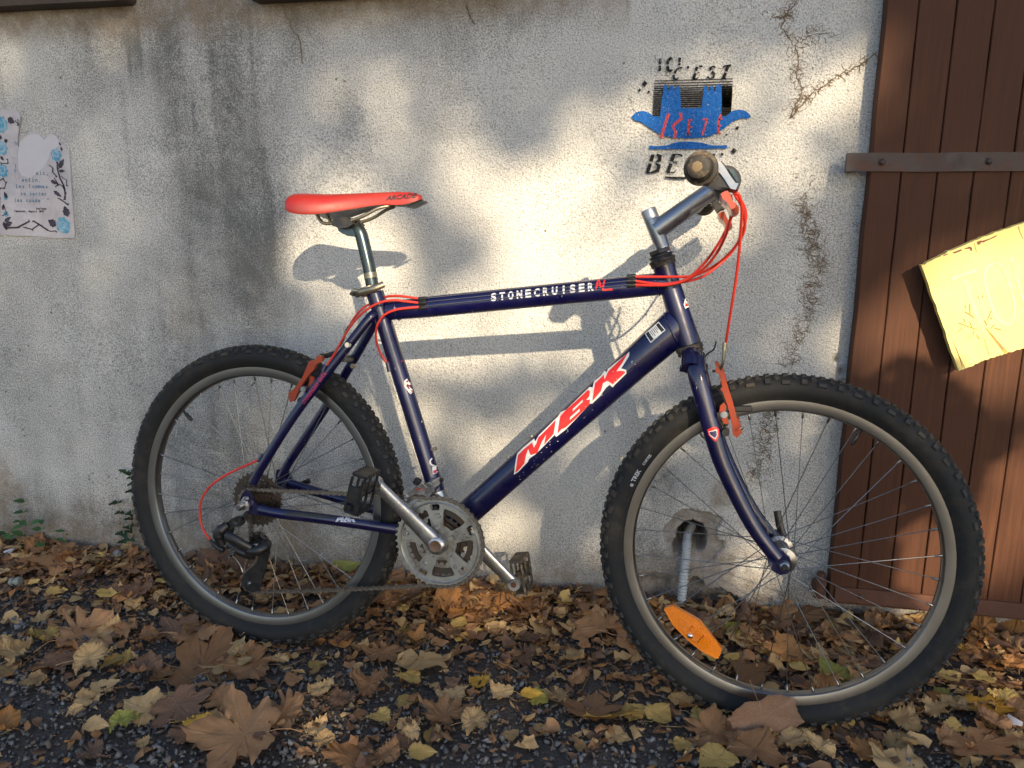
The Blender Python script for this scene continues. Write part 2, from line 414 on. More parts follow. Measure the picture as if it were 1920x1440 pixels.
# ------------------------------------------------------------------ the setting: wall, ground
def smoothstep(a, b, x):
    t = np.clip((x-a)/(b-a), 0, 1); return t*t*(3-2*t)
def vnoise(x, y, scale, seed=0, octv=4):
    """value noise on arrays"""
    g = np.random.default_rng(seed); tot = np.zeros_like(x); amp = 1.; s = scale; norm = 0
    tab = g.random((257, 257))
    for o in range(octv):
        xx, yy = (x+37.1+o*11.3)*s, (y+91.7+o*5.9)*s
        xi, yi = np.floor(xx).astype(int), np.floor(yy).astype(int); fx, fy = xx-xi, yy-yi
        fx, fy = fx*fx*(3-2*fx), fy*fy*(3-2*fy); xi &= 255; yi &= 255
        a = tab[xi, yi]*(1-fx)+tab[xi+1, yi]*fx; b = tab[xi, yi+1]*(1-fx)+tab[xi+1, yi+1]*fx
        tot += amp*(a*(1-fy)+b*fy); norm += amp; amp *= .5; s *= 2
    return tot/norm
def grid_mesh(name, P, nx, nz):
    me = bpy.data.meshes.new(name); nv = nx*nz
    me.vertices.add(nv); me.vertices.foreach_set('co', P.astype(np.float32).ravel())
    i = np.arange(nx-1)[None, :]; j = np.arange(nz-1)[:, None]; a = (j*nx+i).ravel()
    q = np.stack([a, a+1, a+nx+1, a+nx], 1).astype(np.int32)
    me.loops.add(q.size); me.loops.foreach_set('vertex_index', q.ravel())
    me.polygons.add(len(q)); me.polygons.foreach_set('loop_start', np.arange(0, q.size, 4, dtype=np.int32))
    me.update(calc_edges=True); return me
def fattr(me, name, v): me.attributes.new(name, 'FLOAT', 'POINT').data.foreach_set('value', v.astype(np.float32).ravel())
def inpoly(px, pz, poly):
    ins = np.zeros(px.shape, bool); n = len(poly)
    for i in range(n):
        (x1, z1), (x2, z2) = poly[i], poly[(i+1) % n]
        if z1 == z2: continue
        c = ((z1 > pz) != (z2 > pz)) & (px < (x2-x1)*(pz-z1)/(z2-z1)+x1); ins ^= c
    return ins
def pdist(px, pz, poly):
    """signed distance to a closed outline, positive inside"""
    d = np.full(px.shape, 9.); n = len(poly)
    for i in range(n):
        (x1, z1), (x2, z2) = poly[i], poly[(i+1) % n]
        dx, dz = x2-x1, z2-z1; t = np.clip(((px-x1)*dx+(pz-z1)*dz)/(dx*dx+dz*dz+1e-12), 0, 1)
        d = np.minimum(d, np.hypot(px-x1-t*dx, pz-z1-t*dz))
    return np.where(inpoly(px, pz, poly), d, -d)

HOLE = [(.049,.1911),(.0534,.2044),(.0694,.2203),(.0891,.2256),(.1078,.2181),(.1196,.2027),(.1202,.1735),(.1161,.1566),(.1032,.148),(.0862,.152),(.0665,.1428),(.0495,.145),(.0425,.1629),(.0513,.1784)]
BREAK = [(.0167,.1957),(.0276,.215),(.0388,.2287),(.0416,.2417),(.0643,.2562),(.0975,.257),(.1341,.2509),(.1543,.2418),(.1521,.2236),(.1431,.2083),(.1477,.1869),(.1644,.1829),(.156,.1583),(.1405,.1385),(.1245,.1259),(.0941,.1305),(.0736,.136),(.0502,.1302),(.0392,.1478),(.0248,.165)]
LOWGAP = [(-.0509,.081),(-.0266,.0815),(.0077,.0867),(.0249,.0846),(.0591,.0861),(.0865,.0812),(.117,.0786),(.1261,.0664),(.1584,.0603),(.1926,.0469),(.2101,.0337),(.2275,.0205),(.2359,-.005),(-.05,-.0442)]
SKIRT = [(-.0563,.1353),(.0052,.1447),(.0569,.1308),(.1395,.1568),(.2376,.1657),(.2596,.0351),(.2622,-.0021),(-.0503,-.0364)]
xs = np.unique(np.concatenate([np.arange(-2.6, -2.0, .03), np.arange(-2.0, -.06, .008), np.arange(-.06, .36, .0026), np.arange(.36, .7, .012), np.arange(.7, 3.0, .1)]))
zs = np.unique(np.concatenate([np.arange(-.06, .30, .0026), np.arange(.30, 1.5, .008), np.arange(1.5, 2.9, .1)]))
X, Z = np.meshgrid(xs, zs)
nz1 = vnoise(X, Z, 30, 3, 4)-.5; nz2 = vnoise(X, Z, 120, 4, 3)-.5
dh = pdist(X+nz1*.007, Z+nz2*.006, HOLE); db = pdist(X+nz1*.012+nz2*.007, Z+nz2*.009-nz1*.010, BREAK)
dl = pdist(X+nz1*.012, Z+nz1*.018+nz2*.008, LOWGAP)
ds = pdist(X+nz1*.04, Z+nz1*.04, SKIRT)
Yd = (vnoise(X, Z, 3, 9, 3)-.5)*.004
brk = smoothstep(-.0015, .004, db); Yd += brk*(.0045+.007*vnoise(X, Z, 55, 5, 4)+.12*np.clip(db, 0, .03))
low = smoothstep(-.0015, .003, dl); Yd += low*(.018+.030*vnoise(X, Z, 28, 6, 5))
Yd += smoothstep(-.001, .003, dh)*.34
Yd += smoothstep(0, .02, ds)*(vnoise(X, Z, 22, 12, 5)-.5)*.013*(1-low)
Yd += smoothstep(.06, -.02, Z)*(vnoise(X, Z, 16, 13, 4)-.6)*.02
chip = np.clip(brk*.75+low*.85+smoothstep(0, .02, ds)*.28, 0, 1)
# small chips along the door edge
for cx, cz, rr in ((.385, .60, .012), (.380, .572, .014), (.376, .63, .006)):
    q = smoothstep(1, .6, np.hypot((X-cx)/rr, (Z-cz)/(rr*1.4))+nz1*.9); Yd += q*.012; chip = np.maximum(chip, q*.8)
grime = np.zeros_like(X)
def gblob(c, rx, rz, a):
    global grime
    d = ((X-c[0])/rx)**2+((Z-c[1])/rz)**2; grime += a*np.exp(-d*1.2)
GB = [(-1.0469,0,1.0221,.16,.42,.6),(-1.0477,0,1.3461,.16,.14,.45),(-.9615,0,.8453,.09,.26,.5),(-1.1787,0,1.0604,.05,.35,.3),(-1.3495,0,1.2851,.16,.1,.4),(-1.5209,0,.8922,.1,.25,.2),(-1.2999,0,.3807,.3,.25,.42),(-1.0329,0,.2509,.2,.3,.45),(-1.197,0,.6406,.2,.16,.28),(-.8449,0,1.3949,.07,.16,.55),(-.8093,0,1.3374,.04,.12,.4),(-.521,0,1.2938,.1,.1,.22),(-.4237,0,1.3449,.3,.06,.25),(-.0603,0,.171,.1,.14,.45),(.0206,0,.3388,.08,.08,.4),(-.0554,0,.3863,.05,.14,.35),(-1.6791,0,.1103,.5,.12,.35),(-.7066,0,.3025,.12,.15,.35),(-.7409,0,1.1398,.07,.2,.22),(.3164,0,.9172,.06,.2,.15),(.3281,0,.218,.1,.16,.3),(.0348,0,.7996,.1,.1,.22),(-.3759,0,.4862,.08,.1,.16)]
for x_, y_, z_, rx_, rz_, a_ in GB: gblob((x_, z_), rx_, rz_, a_)
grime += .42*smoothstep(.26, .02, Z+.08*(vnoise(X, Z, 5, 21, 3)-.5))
grime += .10*smoothstep(-.4, -1.3, X)
grime += .06+.03*smoothstep(.2, -1.2, X)
grime *= .40+1.25*vnoise(X*2.2, Z*.5, 6, 22, 4)
runs = smoothstep(.56, .74, vnoise(X, Z*.05, 38, 51, 4))*smoothstep(.45, .65, vnoise(X, Z*.3, 5, 52, 3))
grime += runs*smoothstep(.95, 1.42, Z+.22*vnoise(X, Z*0, 30, 53, 2))*.6*smoothstep(-.45, -.7, X)
grime += .30*smoothstep(1.30, 1.40, Z)*(X < -.15)*vnoise(X, Z, 9, 54, 4)
earth = np.clip(smoothstep(.17, .01, Z+.10*(vnoise(X, Z, 9, 31, 4)-.5))*.75+smoothstep(1.31, 1.39, Z+.05*(vnoise(X, Z, 12, 55, 3)-.5))*.75*(X < -.1), 0, 1)
for ex, ez, er in ((-1.86, .16, .14), (.15, .30, .05), (.12, .10, .16), (-.93, .12, .10)):
    earth = np.maximum(earth, .7*smoothstep(1, .3, np.hypot((X-ex)/er, (Z-ez)/er)+nz1))
wm = grid_mesh('wall', np.stack([X, Yd, Z], 2).reshape(-1, 3), len(xs), len(zs))
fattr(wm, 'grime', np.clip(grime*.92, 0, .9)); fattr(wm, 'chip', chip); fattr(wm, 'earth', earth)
build('wall', wm, M['wall'], None, None, 180, label='weathered off-white roughcast wall with a broken hole at its foot', category='wall')

def gz(x, y):
    """height of the ground, banked up a little against the wall"""
    x = np.asarray(x, float); y = np.asarray(y, float)
    return .013*smoothstep(-.24, .0, y)*(.45+.55*smoothstep(-1.6, .3, x))+(vnoise(x, y, 2.2, 41, 2)-.5)*.008*smoothstep(-.35, -.2, y)
def gzf(x, y): return float(gz(np.array([x]), np.array([y]))[0])
gx = np.unique(np.concatenate([np.arange(-15, -2.4, .8), np.arange(-2.4, 1.3, .012), np.arange(1.3, 16, .8)]))
gy = np.unique(np.concatenate([np.arange(-25, -1.0, .8), np.arange(-1.0, .06, .012)]))
GX, GY = np.meshgrid(gx, gy)
near = smoothstep(-1.2, -.9, GY)*smoothstep(-2.6, -2.2, GX)*smoothstep(1.5, 1.2, GX)
GZ = gz(GX, GY)-.004+near*(vnoise(GX, GY, 45, 42, 4)-.5)*.010
gm = grid_mesh('ground', np.stack([GX, GY, GZ], 2).reshape(-1, 3), len(gx), len(gy))
def ground_material():
    t = NT('dark_grit_soil'); co = t.coord()
    n = t.noise(co, 90, 5, .7); v = t.vor(co, 130)
    big = t.noise(co, 4, 4, .6)
    c = t.ramp(n, [(.3, (.045, .036, .029)), (.55, (.095, .072, .054)), (.8, (.155, .115, .08))])
    c = t.mix(t.ramp(v, [(.1, .0), (.5, .5)]), (.095, .088, .084), c)
    c = t.mix(t.ramp(big, [(.4, 0), (.7, .6)]), c, (.075, .054, .040))
    t.set(base=c, rough=.9, spec=.25); t.bump(t.math('ADD', n, t.math('MULTIPLY', v, .8)), .9, .006); return t.m
ground = build('ground', gm, ground_material(), None, None, 180, kind='structure')

def bulk(name, V, F, mats, mi, smooth=180, **props):
    """one mesh out of arrays: V (n,3), F (m,3) triangles, mi per face"""
    me = bpy.data.meshes.new(name); me.vertices.add(len(V)); me.vertices.foreach_set('co', V.astype(np.float32).ravel())
    me.loops.add(F.size); me.loops.foreach_set('vertex_index', F.astype(np.int32).ravel())
    me.polygons.add(len(F)); me.polygons.foreach_set('loop_start', np.arange(0, F.size, 3, dtype=np.int32))
    me.polygons.foreach_set('material_index', np.asarray(mi, np.int32))
    me.update(calc_edges=True)
    for m in mats: me.materials.append(m)
    if smooth: me.polygons.foreach_set('use_smooth', [True]*len(me.polygons)); me.set_sharp_from_angle(angle=R(smooth))
    o = bpy.data.objects.new(name, me); C.objects.link(o)
    for k, v in props.items(): o[k] = v
    return o
def rot_many(n, tilt, g):
    """n random rotation matrices: free spin about z, then a tilt"""
    a = g.random(n)*2*PI; b = (g.random(n)-.5)*2*tilt; c = g.random(n)*2*PI
    ca, sa, cb, sb, cc, sc = np.cos(a), np.sin(a), np.cos(b), np.sin(b), np.cos(c), np.sin(c)
    z = np.zeros(n); o = np.ones(n)
    Rz = lambda c_, s_: np.stack([np.stack([c_, -s_, z], 1), np.stack([s_, c_, z], 1), np.stack([z, z, o], 1)], 1)
    Rx = np.stack([np.stack([o, z, z], 1), np.stack([z, cb, -sb], 1), np.stack([z, sb, cb], 1)], 1)
    return Rz(cc, sc) @ Rx @ Rz(ca, sa)
# gravel: crushed stones pressed into the soil
def gravel():
    g = np.random.default_rng(5); n = 22000
    x = g.uniform(-2.25, 1.25, n); y = -.03-g.random(n)**.8*1.05
    keep = g.random(n) < np.clip(.25+1.0*smoothstep(-.08, -.35, y)*(1-.45*smoothstep(-.2, .6, x)), 0, 1)
    x, y = x[keep], y[keep]; n = len(x)
    base = []
    for s in range(6):
        bm = bmesh.new(); gg = np.random.default_rng(100+s)
        p = gg.normal(size=(9, 3)); p /= np.linalg.norm(p, axis=1)[:, None]; p *= gg.uniform(.75, 1.1, (9, 1))
        vs = [bm.verts.new(q) for q in p]; r = bmesh.ops.convex_hull(bm, input=vs); bm.verts.index_update()
        base.append((np.array([v.co[:] for v in bm.verts]), np.array([[v.index for v in f.verts] for f in bm.faces]))); bm.free()
    kind = g.integers(0, 6, n); V, F, MI = [], [], []; off = 0
    sz = np.exp(g.normal(math.log(.0058), .38, n)).clip(.0022, .0135)
    rot = rot_many(n, 3.1, g); zz = gz(x, y)
    for s in range(6):
        m = np.where(kind == s)[0]; bv, bf = base[s]; k = len(bv)
        sc = sz[m][:, None, None]*np.stack([np.ones(len(m)), g.uniform(.6, .9, len(m)), g.uniform(.4, .7, len(m))], 1)[:, None, :]
        v = (bv[None]*sc) @ np.transpose(rot[m], (0, 2, 1))
        v += np.stack([x[m], y[m], zz[m]+sz[m]*.15], 1)[:, None, :]
        V.append(v.reshape(-1, 3)); F.append((bf[None]+off+np.arange(len(m))[:, None, None]*k).reshape(-1, 3)); off += len(m)*k
        MI.append(np.repeat(g.choice(4, len(m), p=[.42, .30, .20, .08]), len(bf)))
    mats = [simple('stone_slate_grey', (.17, .162, .155), .8, 0, .6, (.09, .06, .04), 60), simple('stone_dark', (.10, .094, .088), .8, 0, .5, (.07, .05, .035), 60),
            simple('stone_brown', (.17, .13, .10), .85, 0, .5, (.05, .035, .025), 60), simple('stone_pale', (.24, .235, .23), .8, 0, .6, (.08, .06, .045), 60)]
    bulk('gravel', np.vstack(V), np.vstack(F), mats, np.concatenate(MI), None, kind='stuff', label='dark crushed gravel covering the ground before the wall', category='gravel')
gravel()

# ------------------------------------------------------------------ door, board, ledges, wall marks
door = empty('plank_door', None, Matrix.Translation((.394, -.045, .075)), label='brown vertical plank door at the right end of the wall', category='door')
px_ = .394; k = 0
while px_ < 1.36:
    w_ = .058 if k == 0 else .0667; b = MB(); x0, x1 = px_-.394+.0008, px_-.394+w_-.0008; n = 26; zt = 2.15
    g = np.random.default_rng(60+k); vs, fs = [], []
    for i in range(n+1):
        z = zt*i/n; j0 = g.normal()*.0004-(.0015*abs(g.normal()) if k == 0 and i < 20 else 0)*1; j1 = g.normal()*.0003; y = g.normal()*.0003
        for xx, yy in ((x0+j0, .002), (x0+j0+.0016, 0), (x1+j1-.0016, 0), (x1+j1, .002), (x1+j1, .034), (x0+j0, .034)): vs.append((xx, yy+y, z))
    for i in range(n):
        for q in range(6): fs.append((i*6+q, i*6+(q+1) % 6, (i+1)*6+(q+1) % 6, (i+1)*6+q))
    fs += [tuple(range(6))[::-1], tuple(n*6+q for q in range(6))]
    b.add(vs, fs); build('plank', b, M['wood'], door, smooth=30); px_ += w_; k += 1
def strap(z0, z1, xa, xb, bolts, mat, taper=0):
    b = MB(); n = 14; g = np.random.default_rng(int(z0*1000)); vs, fs = [], []
    for i in range(n+1):
        x = xa+(xb-xa)*i/n-.394; dz = g.normal()*.0005
        for zz, yy in ((z0, -.0055), (z1, -.0055), (z1, -.0003), (z0, -.0003)): vs.append((x, yy-.0012*(zz == z0), zz-.075+dz))
    for i in range(n):
        for q in range(4): fs.append((i*4+q, i*4+(q+1) % 4, (i+1)*4+(q+1) % 4, (i+1)*4+q))
    fs += [(0, 1, 2, 3)[::-1], (n*4, n*4+1, n*4+2, n*4+3)]
    b.add(vs, fs); o = build('strap_hinge', b, mat, door, smooth=30)
    for bx in bolts:
        q = MB().lathe([(-.0115, 0), (-.0112, .003), (-.009, .0058), (-.0062, .0072), (-.0056, .0072)], (bx-.394, 0, (z0+z1)/2-.075), (0, 1, 0), 12)
        q.box((bx-.394, -.0062, (z0+z1)/2-.075), (.015, .0012, .015), Matrix.Rotation(.4, 3, 'Y'))
        build('bolt', q, mat, o)
strap(1.0215, 1.0575, .345, 1.36, (.412, .607, .80, 1.0), M['iron'])
strap(.082, .116, .405, 1.36, (.46, .66), M['rust'])
pb = MB().lathe([(-.03, .0), (-.03, .012), (.0, .012), (.002, .015), (.012, .015), (.014, .009), (.03, .009), (.031, 0)], (.374, -.036, .112), (0, 0, 1), 18)
pb.box((.374, -.018, .100), (.022, .040, .022), bev=.003)
build('hinge_pintle', pb, M['rust'], None, label='rusty hinge pin set in the wall foot beside the door', category='hinge pin')
hb = MB().box((.362, -.020, 1.032), (.016, .05, .02), bev=.002).lathe([(-.018, 0), (-.018, .007), (.017, .007), (.018, 0)], (.352, -.040, 1.039), (0, 0, 1), 14)
build('hinge_pintle', hb, M['iron'], None, label='dark hinge pin behind the end of the upper strap', category='hinge pin')

# yellow painted board hanging askew on the door
BY = -.092
BA = [(.4952,.8391),(.5875,.6294)]
ex = Vector((math.cos(R(19.6)), 0, math.sin(R(19.6)))); 
TL = Vector((BA[0][0], BY, BA[0][1])); BL = Vector((BA[1][0], BY, BA[1][1]))
TOPP = [(.4952,.8391),(.5308,.8605),(.5672,.8793),(.5993,.8945),(.6311,.9083),(.6687,.9227)]
BOTP = [(.5875,.6294),(.6124,.6414),(.6286,.6518),(.641,.6571),(.6677,.6677),(.7003,.6801)]
tr_ = Vector((TOPP[-1][0], TOPP[-1][1])); br_ = Vector((BOTP[-1][0], BOTP[-1][1]))
tdir = (tr_-Vector(TOPP[2])).normalized(); bdir = (br_-Vector(BOTP[2])).normalized()
TE = tr_+tdir*.21; BE = br_+bdir*.235
def board_loop():
    g = np.random.default_rng(3); out = []
    def seg(a, b, n, j):
        a, b = Vector(a), Vector(b); d = (b-a); nn = Vector((-d.y, d.x)).normalized()
        for i in range(n): out.append(tuple(a+d*(i/n)+nn*(g.normal()*j)))
    L_ = TOPP+[tuple(TE)]
    for i in range(len(L_)-1): seg(L_[i], L_[i+1], 7, .0006)
    seg(TE, BE, 10, .0004)
    B_ = BOTP+[tuple(BE)]; B_ = B_[::-1]
    for i in range(len(B_)-1): seg(B_[i], B_[i+1], 9, .0006)
    seg(BOTP[0], TOPP[0], 16, .0005); return out
def board_material():
    t = NT('yellow_board_paint'); co = t.coord(); rr = t.new('ShaderNodeMapping'); rr.inputs['Rotation'].default_value = (0, R(19), 0); t.link(co, rr.inputs[0]); v = rr.outputs[0]
    g = t.noise(t.mapping(v, (90, 90, 4)), 2, 5, .7); n = t.noise(v, 14, 5, .7)
    c = t.mix(t.ramp(n, [(.4, 0), (.8, .5)]), (.76, .60, .20), (.72, .62, .32))
    ed = t.new('ShaderNodeAttribute', attribute_name='edge').outputs['Fac']
    crack = t.ramp(t.math('ADD', g, t.math('MULTIPLY', ed, .16)), [(.71, 0), (.75, 1)])
    c = t.mix(crack, c, (.13, .055, .03)); t.set(base=c, rough=.55, spec=.35)
    t.bump(t.math('SUBTRACT', g, t.math('MULTIPLY', crack, .6)), .4, .0015); return t.m
BL_ = board_loop()
bb_ = MB().plate([BL_], BY, BY+.019)
M['board'] = board_material(); M['boardwood'] = simple('raw_plywood_edge', (.085, .055, .022), .8, 0, .6, (.05, .03, .02), 80, bump=.3)
board = build('painted_board', bb_, M['board'], None, None, 30, label='yellow painted wooden board hung askew on the brown door', category='sign')
# chipped brown places along the top margin, faint lettering and a drawn plant, all flat paint on the face
def on_board(name, shape, mat, dy=.0006, **p):
    me = bpy.data.meshes.new(name); me.from_pydata([(a, BY-dy, b) for a, b in shape[0]], [], [f for f in shape[1]])
    bm = bmesh.new(); bm.from_mesh(me); bmesh.ops.recalc_face_normals(bm, faces=bm.faces)
    for f in bm.faces:
        if f.normal.y > 0: f.normal_flip()
    bm.to_mesh(me); bm.free(); return build(name, me, mat, board, None, 180, **p)
M['faded_pink'] = simple('faded_pink_letter', (.78, .60, .30), .6, 0, 1, (.76, .60, .22), 60)
M['bare_brown'] = simple('bare_brown_wood', (.20, .075, .045), .7, 0, .5, (.1, .04, .03), 120)
M['twig_paint'] = simple('drawn_brown_line', (.30, .17, .055), .6, 0, .8, (.62, .42, .10), 120)
T1 = [(.5523,.8133),(.5717,.8218),(.5962,.832)]
T2 = [(.5771,.8126),(.5922,.7756),(.6096,.7384),(.6251,.708)]
O1 = [(.6263,.8458),(.6145,.8387),(.6107,.8179),(.6237,.781),(.6386,.7463),(.6534,.7302),(.6687,.7271),(.6745,.7402),(.672,.7682),(.6621,.7958),(.6502,.8233),(.6395,.8414),(.6263,.8458)]
U1 = [(.6543,.8576),(.667,.8236),(.6828,.7824),(.6969,.7549),(.7107,.746)]
for l_ in (join2d(stroke(T1, .0070), stroke(T2, .0070)), stroke(O1, .0056), stroke(U1, .0055)): on_board('letter', l_, M['faded_pink'])
TW = [([(.6267,.718),(.6396,.7037),(.6546,.6864),(.6708,.669)], [.0022, .0045, .006, .0085]),
      ([(.6219,.734),(.6281,.7235)], .003), ([(.6409,.7192),(.6553,.7149)], .0032), ([(.6349,.7154),(.6411,.7263)], .0022),
      ([(.6274,.733),(.6318,.7531)], .0022), ([(.631,.739),(.636,.7363)], .0026), ([(.5763,.7267),(.5944,.7201),(.6124,.7143)], .0028),
      ([(.5845,.7495),(.5961,.7427),(.6033,.737)], .0026), ([(.5913,.765),(.5947,.745)], .0022), ([(.5834,.7364),(.5874,.7287)], .002),
      ([(.6115,.704),(.618,.6954)], .0032), ([(.605,.7133),(.6052,.7026),(.5962,.6963)], .0018), ([(.5953,.7308),(.6011,.7191)], .002),
      ([(.5838,.7186),(.5773,.7088)], .002), ([(.6045,.7806),(.6068,.7759)], .0018), ([(.6117,.7831),(.6144,.778)], .0018),
      ([(.6251,.6985),(.6319,.682),(.639,.6642)], .0012), ([(.6576,.7138),(.6628,.7152)], .0015), ([(.5828,.7636),(.5858,.7566)], .0018)]
on_board('drawn_plant', join2d(*[stroke(a, [q*.75 for q in w] if hasattr(w, '__len__') else w*.7) for a, w in TW]), M['twig_paint'], .0009)
CH = [[(.5897,.8864),(.5968,.8892),(.6002,.887),(.5974,.8838),(.5947,.8801),(.5916,.8814)], [(.5983,.8883),(.6121,.893),(.6248,.9004),(.6222,.8958),(.6124,.8907),(.6045,.8866),(.6005,.8843)],
      [(.5676,.8725),(.5781,.8772),(.583,.8749),(.5834,.8681),(.5807,.869),(.5786,.8731),(.5723,.8721)], [(.5485,.8653),(.5638,.872),(.5657,.8697),(.5602,.8664),(.552,.8631)], [(.5319,.8601),(.5412,.8634),(.5404,.8611),(.5343,.8582)]]
for c in CH: on_board('paint_chip', fill2d([c]), M['bare_brown'], .0004)
CR = [[(.5695,.6906),(.5839,.6609),(.5985,.6335)], [(.5765,.6776),(.5869,.6537),(.5933,.637)], [(.6592,.9163),(.6651,.903),(.6717,.8918)], [(.5859,.883),(.5921,.8659)]]
for c in CR: on_board('crack', stroke(c, .0009), M['bare_brown'], .0005)
nb = MB().lathe([(-.004, 0), (-.003, .004), (0, .004)], (TL.x+.22, BY-.0002, TL.z+.05), (0, 1, 0), 10)
build('nail', nb, M['iron'], board)
rope = MB().tube([(.80, -.062, 1.05), (.78, -.085, .98), (.79, -.083, .93)], .0025, 6); build('hanging_wire', rope, M['iron'], board)

def ledge(x0, x1, z0, y0, label):
    lp = [(x0, z0+.09)]; rr = .014
    lp += [(x0, z0+rr)]+[(x0+rr-rr*math.cos(a), z0+rr-rr*math.sin(a)) for a in (R(30), R(60), R(90))]
    lp += [(x1-rr+rr*math.sin(a), z0+rr-rr*math.cos(a)) for a in (0, R(30), R(60), R(90))]+[(x1, z0+.09)]
    b = MB().plate([lp], y0, .02); build('window_ledge', b, M['stone'], None, None, 40, label=label, category='window ledge')
LE = [(-1.2515,1.4106)]; LZ = [(-1.4803,1.4051),(-.9234,1.3949),(-.951,1.3972)]
ledge(-2.45, LE[0][0], LZ[0][1]+.006, -.055, 'dark stone window ledge over the torn flower poster')
ledge(LZ[2][0], LZ[2][0]+.62, LZ[1][1]+.006, -.05, 'dark stone window ledge above the red saddle')

def wall_flat(name, shape, mat, y, parent=None, sub=.02, **p):
    """thin sheet lying on the wall face"""
    bm = bmesh.new(); vs = [bm.verts.new((a, 0, b)) for a, b in shape[0]]
    for f in shape[1]:
        try: bm.faces.new([vs[i] for i in f])
        except ValueError: pass
    bmesh.ops.recalc_face_normals(bm, faces=bm.faces)
    for v in bm.verts: v.co.y = y
    for f in bm.faces:
        f.normal_update()
        if f.normal.y > 0: f.normal_flip()
    me = bpy.data.meshes.new(name); bm.to_mesh(me); bm.free()
    return build(name, me, mat, parent, None, 180, **p)
# ---- stencil
SB = [(-.0904,1.1399),(-.0805,1.1496),(-.0663,1.1523),(-.0539,1.1491),(-.0435,1.141),(-.0292,1.1398),(-.0284,1.1535),(-.0276,1.173),(-.0243,1.1884),(-.0259,1.202),(-.0209,1.2038),(-.0168,1.2008),(-.0154,1.1921),(-.0124,1.192),(-.0108,1.2016),(-.0068,1.2025),(-.0033,1.1995),(-.0017,1.1918),(.0003,1.1917),(.0013,1.199),(.0059,1.1997),(.01,1.1973),(.0112,1.1799),(.0143,1.1566),(.0364,1.1553),(.0562,1.1557),(.057,1.1711),(.0585,1.1865),(.0589,1.198),(.0627,1.1994),(.0668,1.1978),(.0672,1.1892),(.0712,1.1891),(.0717,1.1977),(.0755,1.1991),(.0786,1.1971),(.0791,1.1889),(.083,1.1888),(.0842,1.2012),(.0901,1.202),(.0947,1.199),(.0966,1.1741),(.0977,1.1394),(.1066,1.1373),(.1197,1.1487),(.1332,1.1509),(.1451,1.1482),(.1552,1.1413),(.158,1.1355),(.1519,1.1327),(.1363,1.133),(.1229,1.1274),(.1079,1.116),(.0946,1.1065),(.0792,1.0989),(.0595,1.0952),(.0274,1.0947),(-.0009,1.096),(-.0235,1.1023),(-.0401,1.1104),(-.0548,1.1205),(-.0695,1.1297),(-.0819,1.1329)]
SWV = [(-.0496,1.0807),(-.0327,1.0789),(-.0124,1.0803),(-.0004,1.0851),(.0177,1.0879),(.0398,1.0876),(.06,1.0854),(.0783,1.0802),(.0963,1.0786),(.113,1.0798),(.1134,1.0733),(.0687,1.0723),(.0285,1.0723),(-.012,1.0727),(-.0488,1.0731)]
sten = empty('stencil_graffiti', None, Matrix.Identity(4), label='blue, black and red stencil graffiti with a castle on the wall', category='graffiti')
Y0 = -.0036
rows = [(-.044,1.2121),(.1167,1.2121),(-.0446,1.2067),(.1169,1.2068),(-.0447,1.2015),(.117,1.2015),(-.0447,1.1967),(.1171,1.1962),(-.045,1.1924),(.1172,1.1916),(-.045,1.1881),(.1173,1.1874),(-.045,1.1841),(.1175,1.1832),(-.0451,1.18),(.1174,1.179),(-.0449,1.1759),(.1175,1.1748),(-.0449,1.1718),(.1175,1.1706),(-.045,1.1677),(.1174,1.1664),(-.045,1.1636),(.1175,1.1622),(-.045,1.1595),(.1173,1.1579),(-.0451,1.1554),(.1174,1.1537),(-.0451,1.1513),(.1173,1.1495),(-.0451,1.147),(.1171,1.1453),(-.0451,1.1426),(.117,1.141)]
hs = [8, 9, 10, 11, 11, 12, 13, 13, 13, 14, 14, 14, 14, 15, 15, 15, 15]
sh = []
for i in range(17):
    a, b = rows[2*i], rows[2*i+1]; h = hs[i]*.000218
    if i < 13: sh.append(stroke([a, b], h))
    else: sh.append(stroke([a, (a[0]+.022, a[1]+.0002)], h))
    if 2 < i: sh.append(stroke([(b[0]-.024, b[1]), b], h+.0022))
bars = wall_flat('striped_panel', join2d(*sh), M['black_spray'], Y0, sten)
wall_flat('castle_boat', fill2d([SB]), M['blue_spray'], Y0-.0006, sten)
wall_flat('wave', fill2d([SWV]), M['blue_spray'], Y0-.0006, sten)
RL = [([(-.0113,1.1463),(-.0183,1.1219),(-.0252,1.0948)], .0085), ([(.0128,1.1468),(.0154,1.1351),(-.002,1.1197),(.0046,1.1078),(.0032,1.0944)], [.0085, .0085, .008, .0075, .0085]),
      ([(.0325,1.1328),(.0313,1.1172),(.0311,1.1015)], .0058), ([(.0326,1.1319),(.0386,1.1321)], .004), ([(.0313,1.1182),(.0387,1.1171)], .004), ([(.028,1.1035),(.0361,1.1024)], .004),
      ([(.0595,1.1324),(.0704,1.1322)], .005), ([(.0685,1.1312),(.0635,1.1128),(.0612,1.1001)], .0055), ([(.0965,1.1424),(.0924,1.1279),(.0928,1.1036)], .0055),
      ([(.0922,1.1318),(.1,1.1336)], .0045), ([(.092,1.1182),(.0989,1.1191)], .004), ([(.0918,1.1046),(.0998,1.1035)], .004)]
for i0, i1 in ((0, 2), (2, 6), (6, 8), (8, 12)): wall_flat('letter', join2d(*[stroke(a, [q*.8 for q in w] if hasattr(w, '__len__') else w*.75) for a, w in RL[i0:i1]]), M['red_spray'], Y0-.0012, sten)
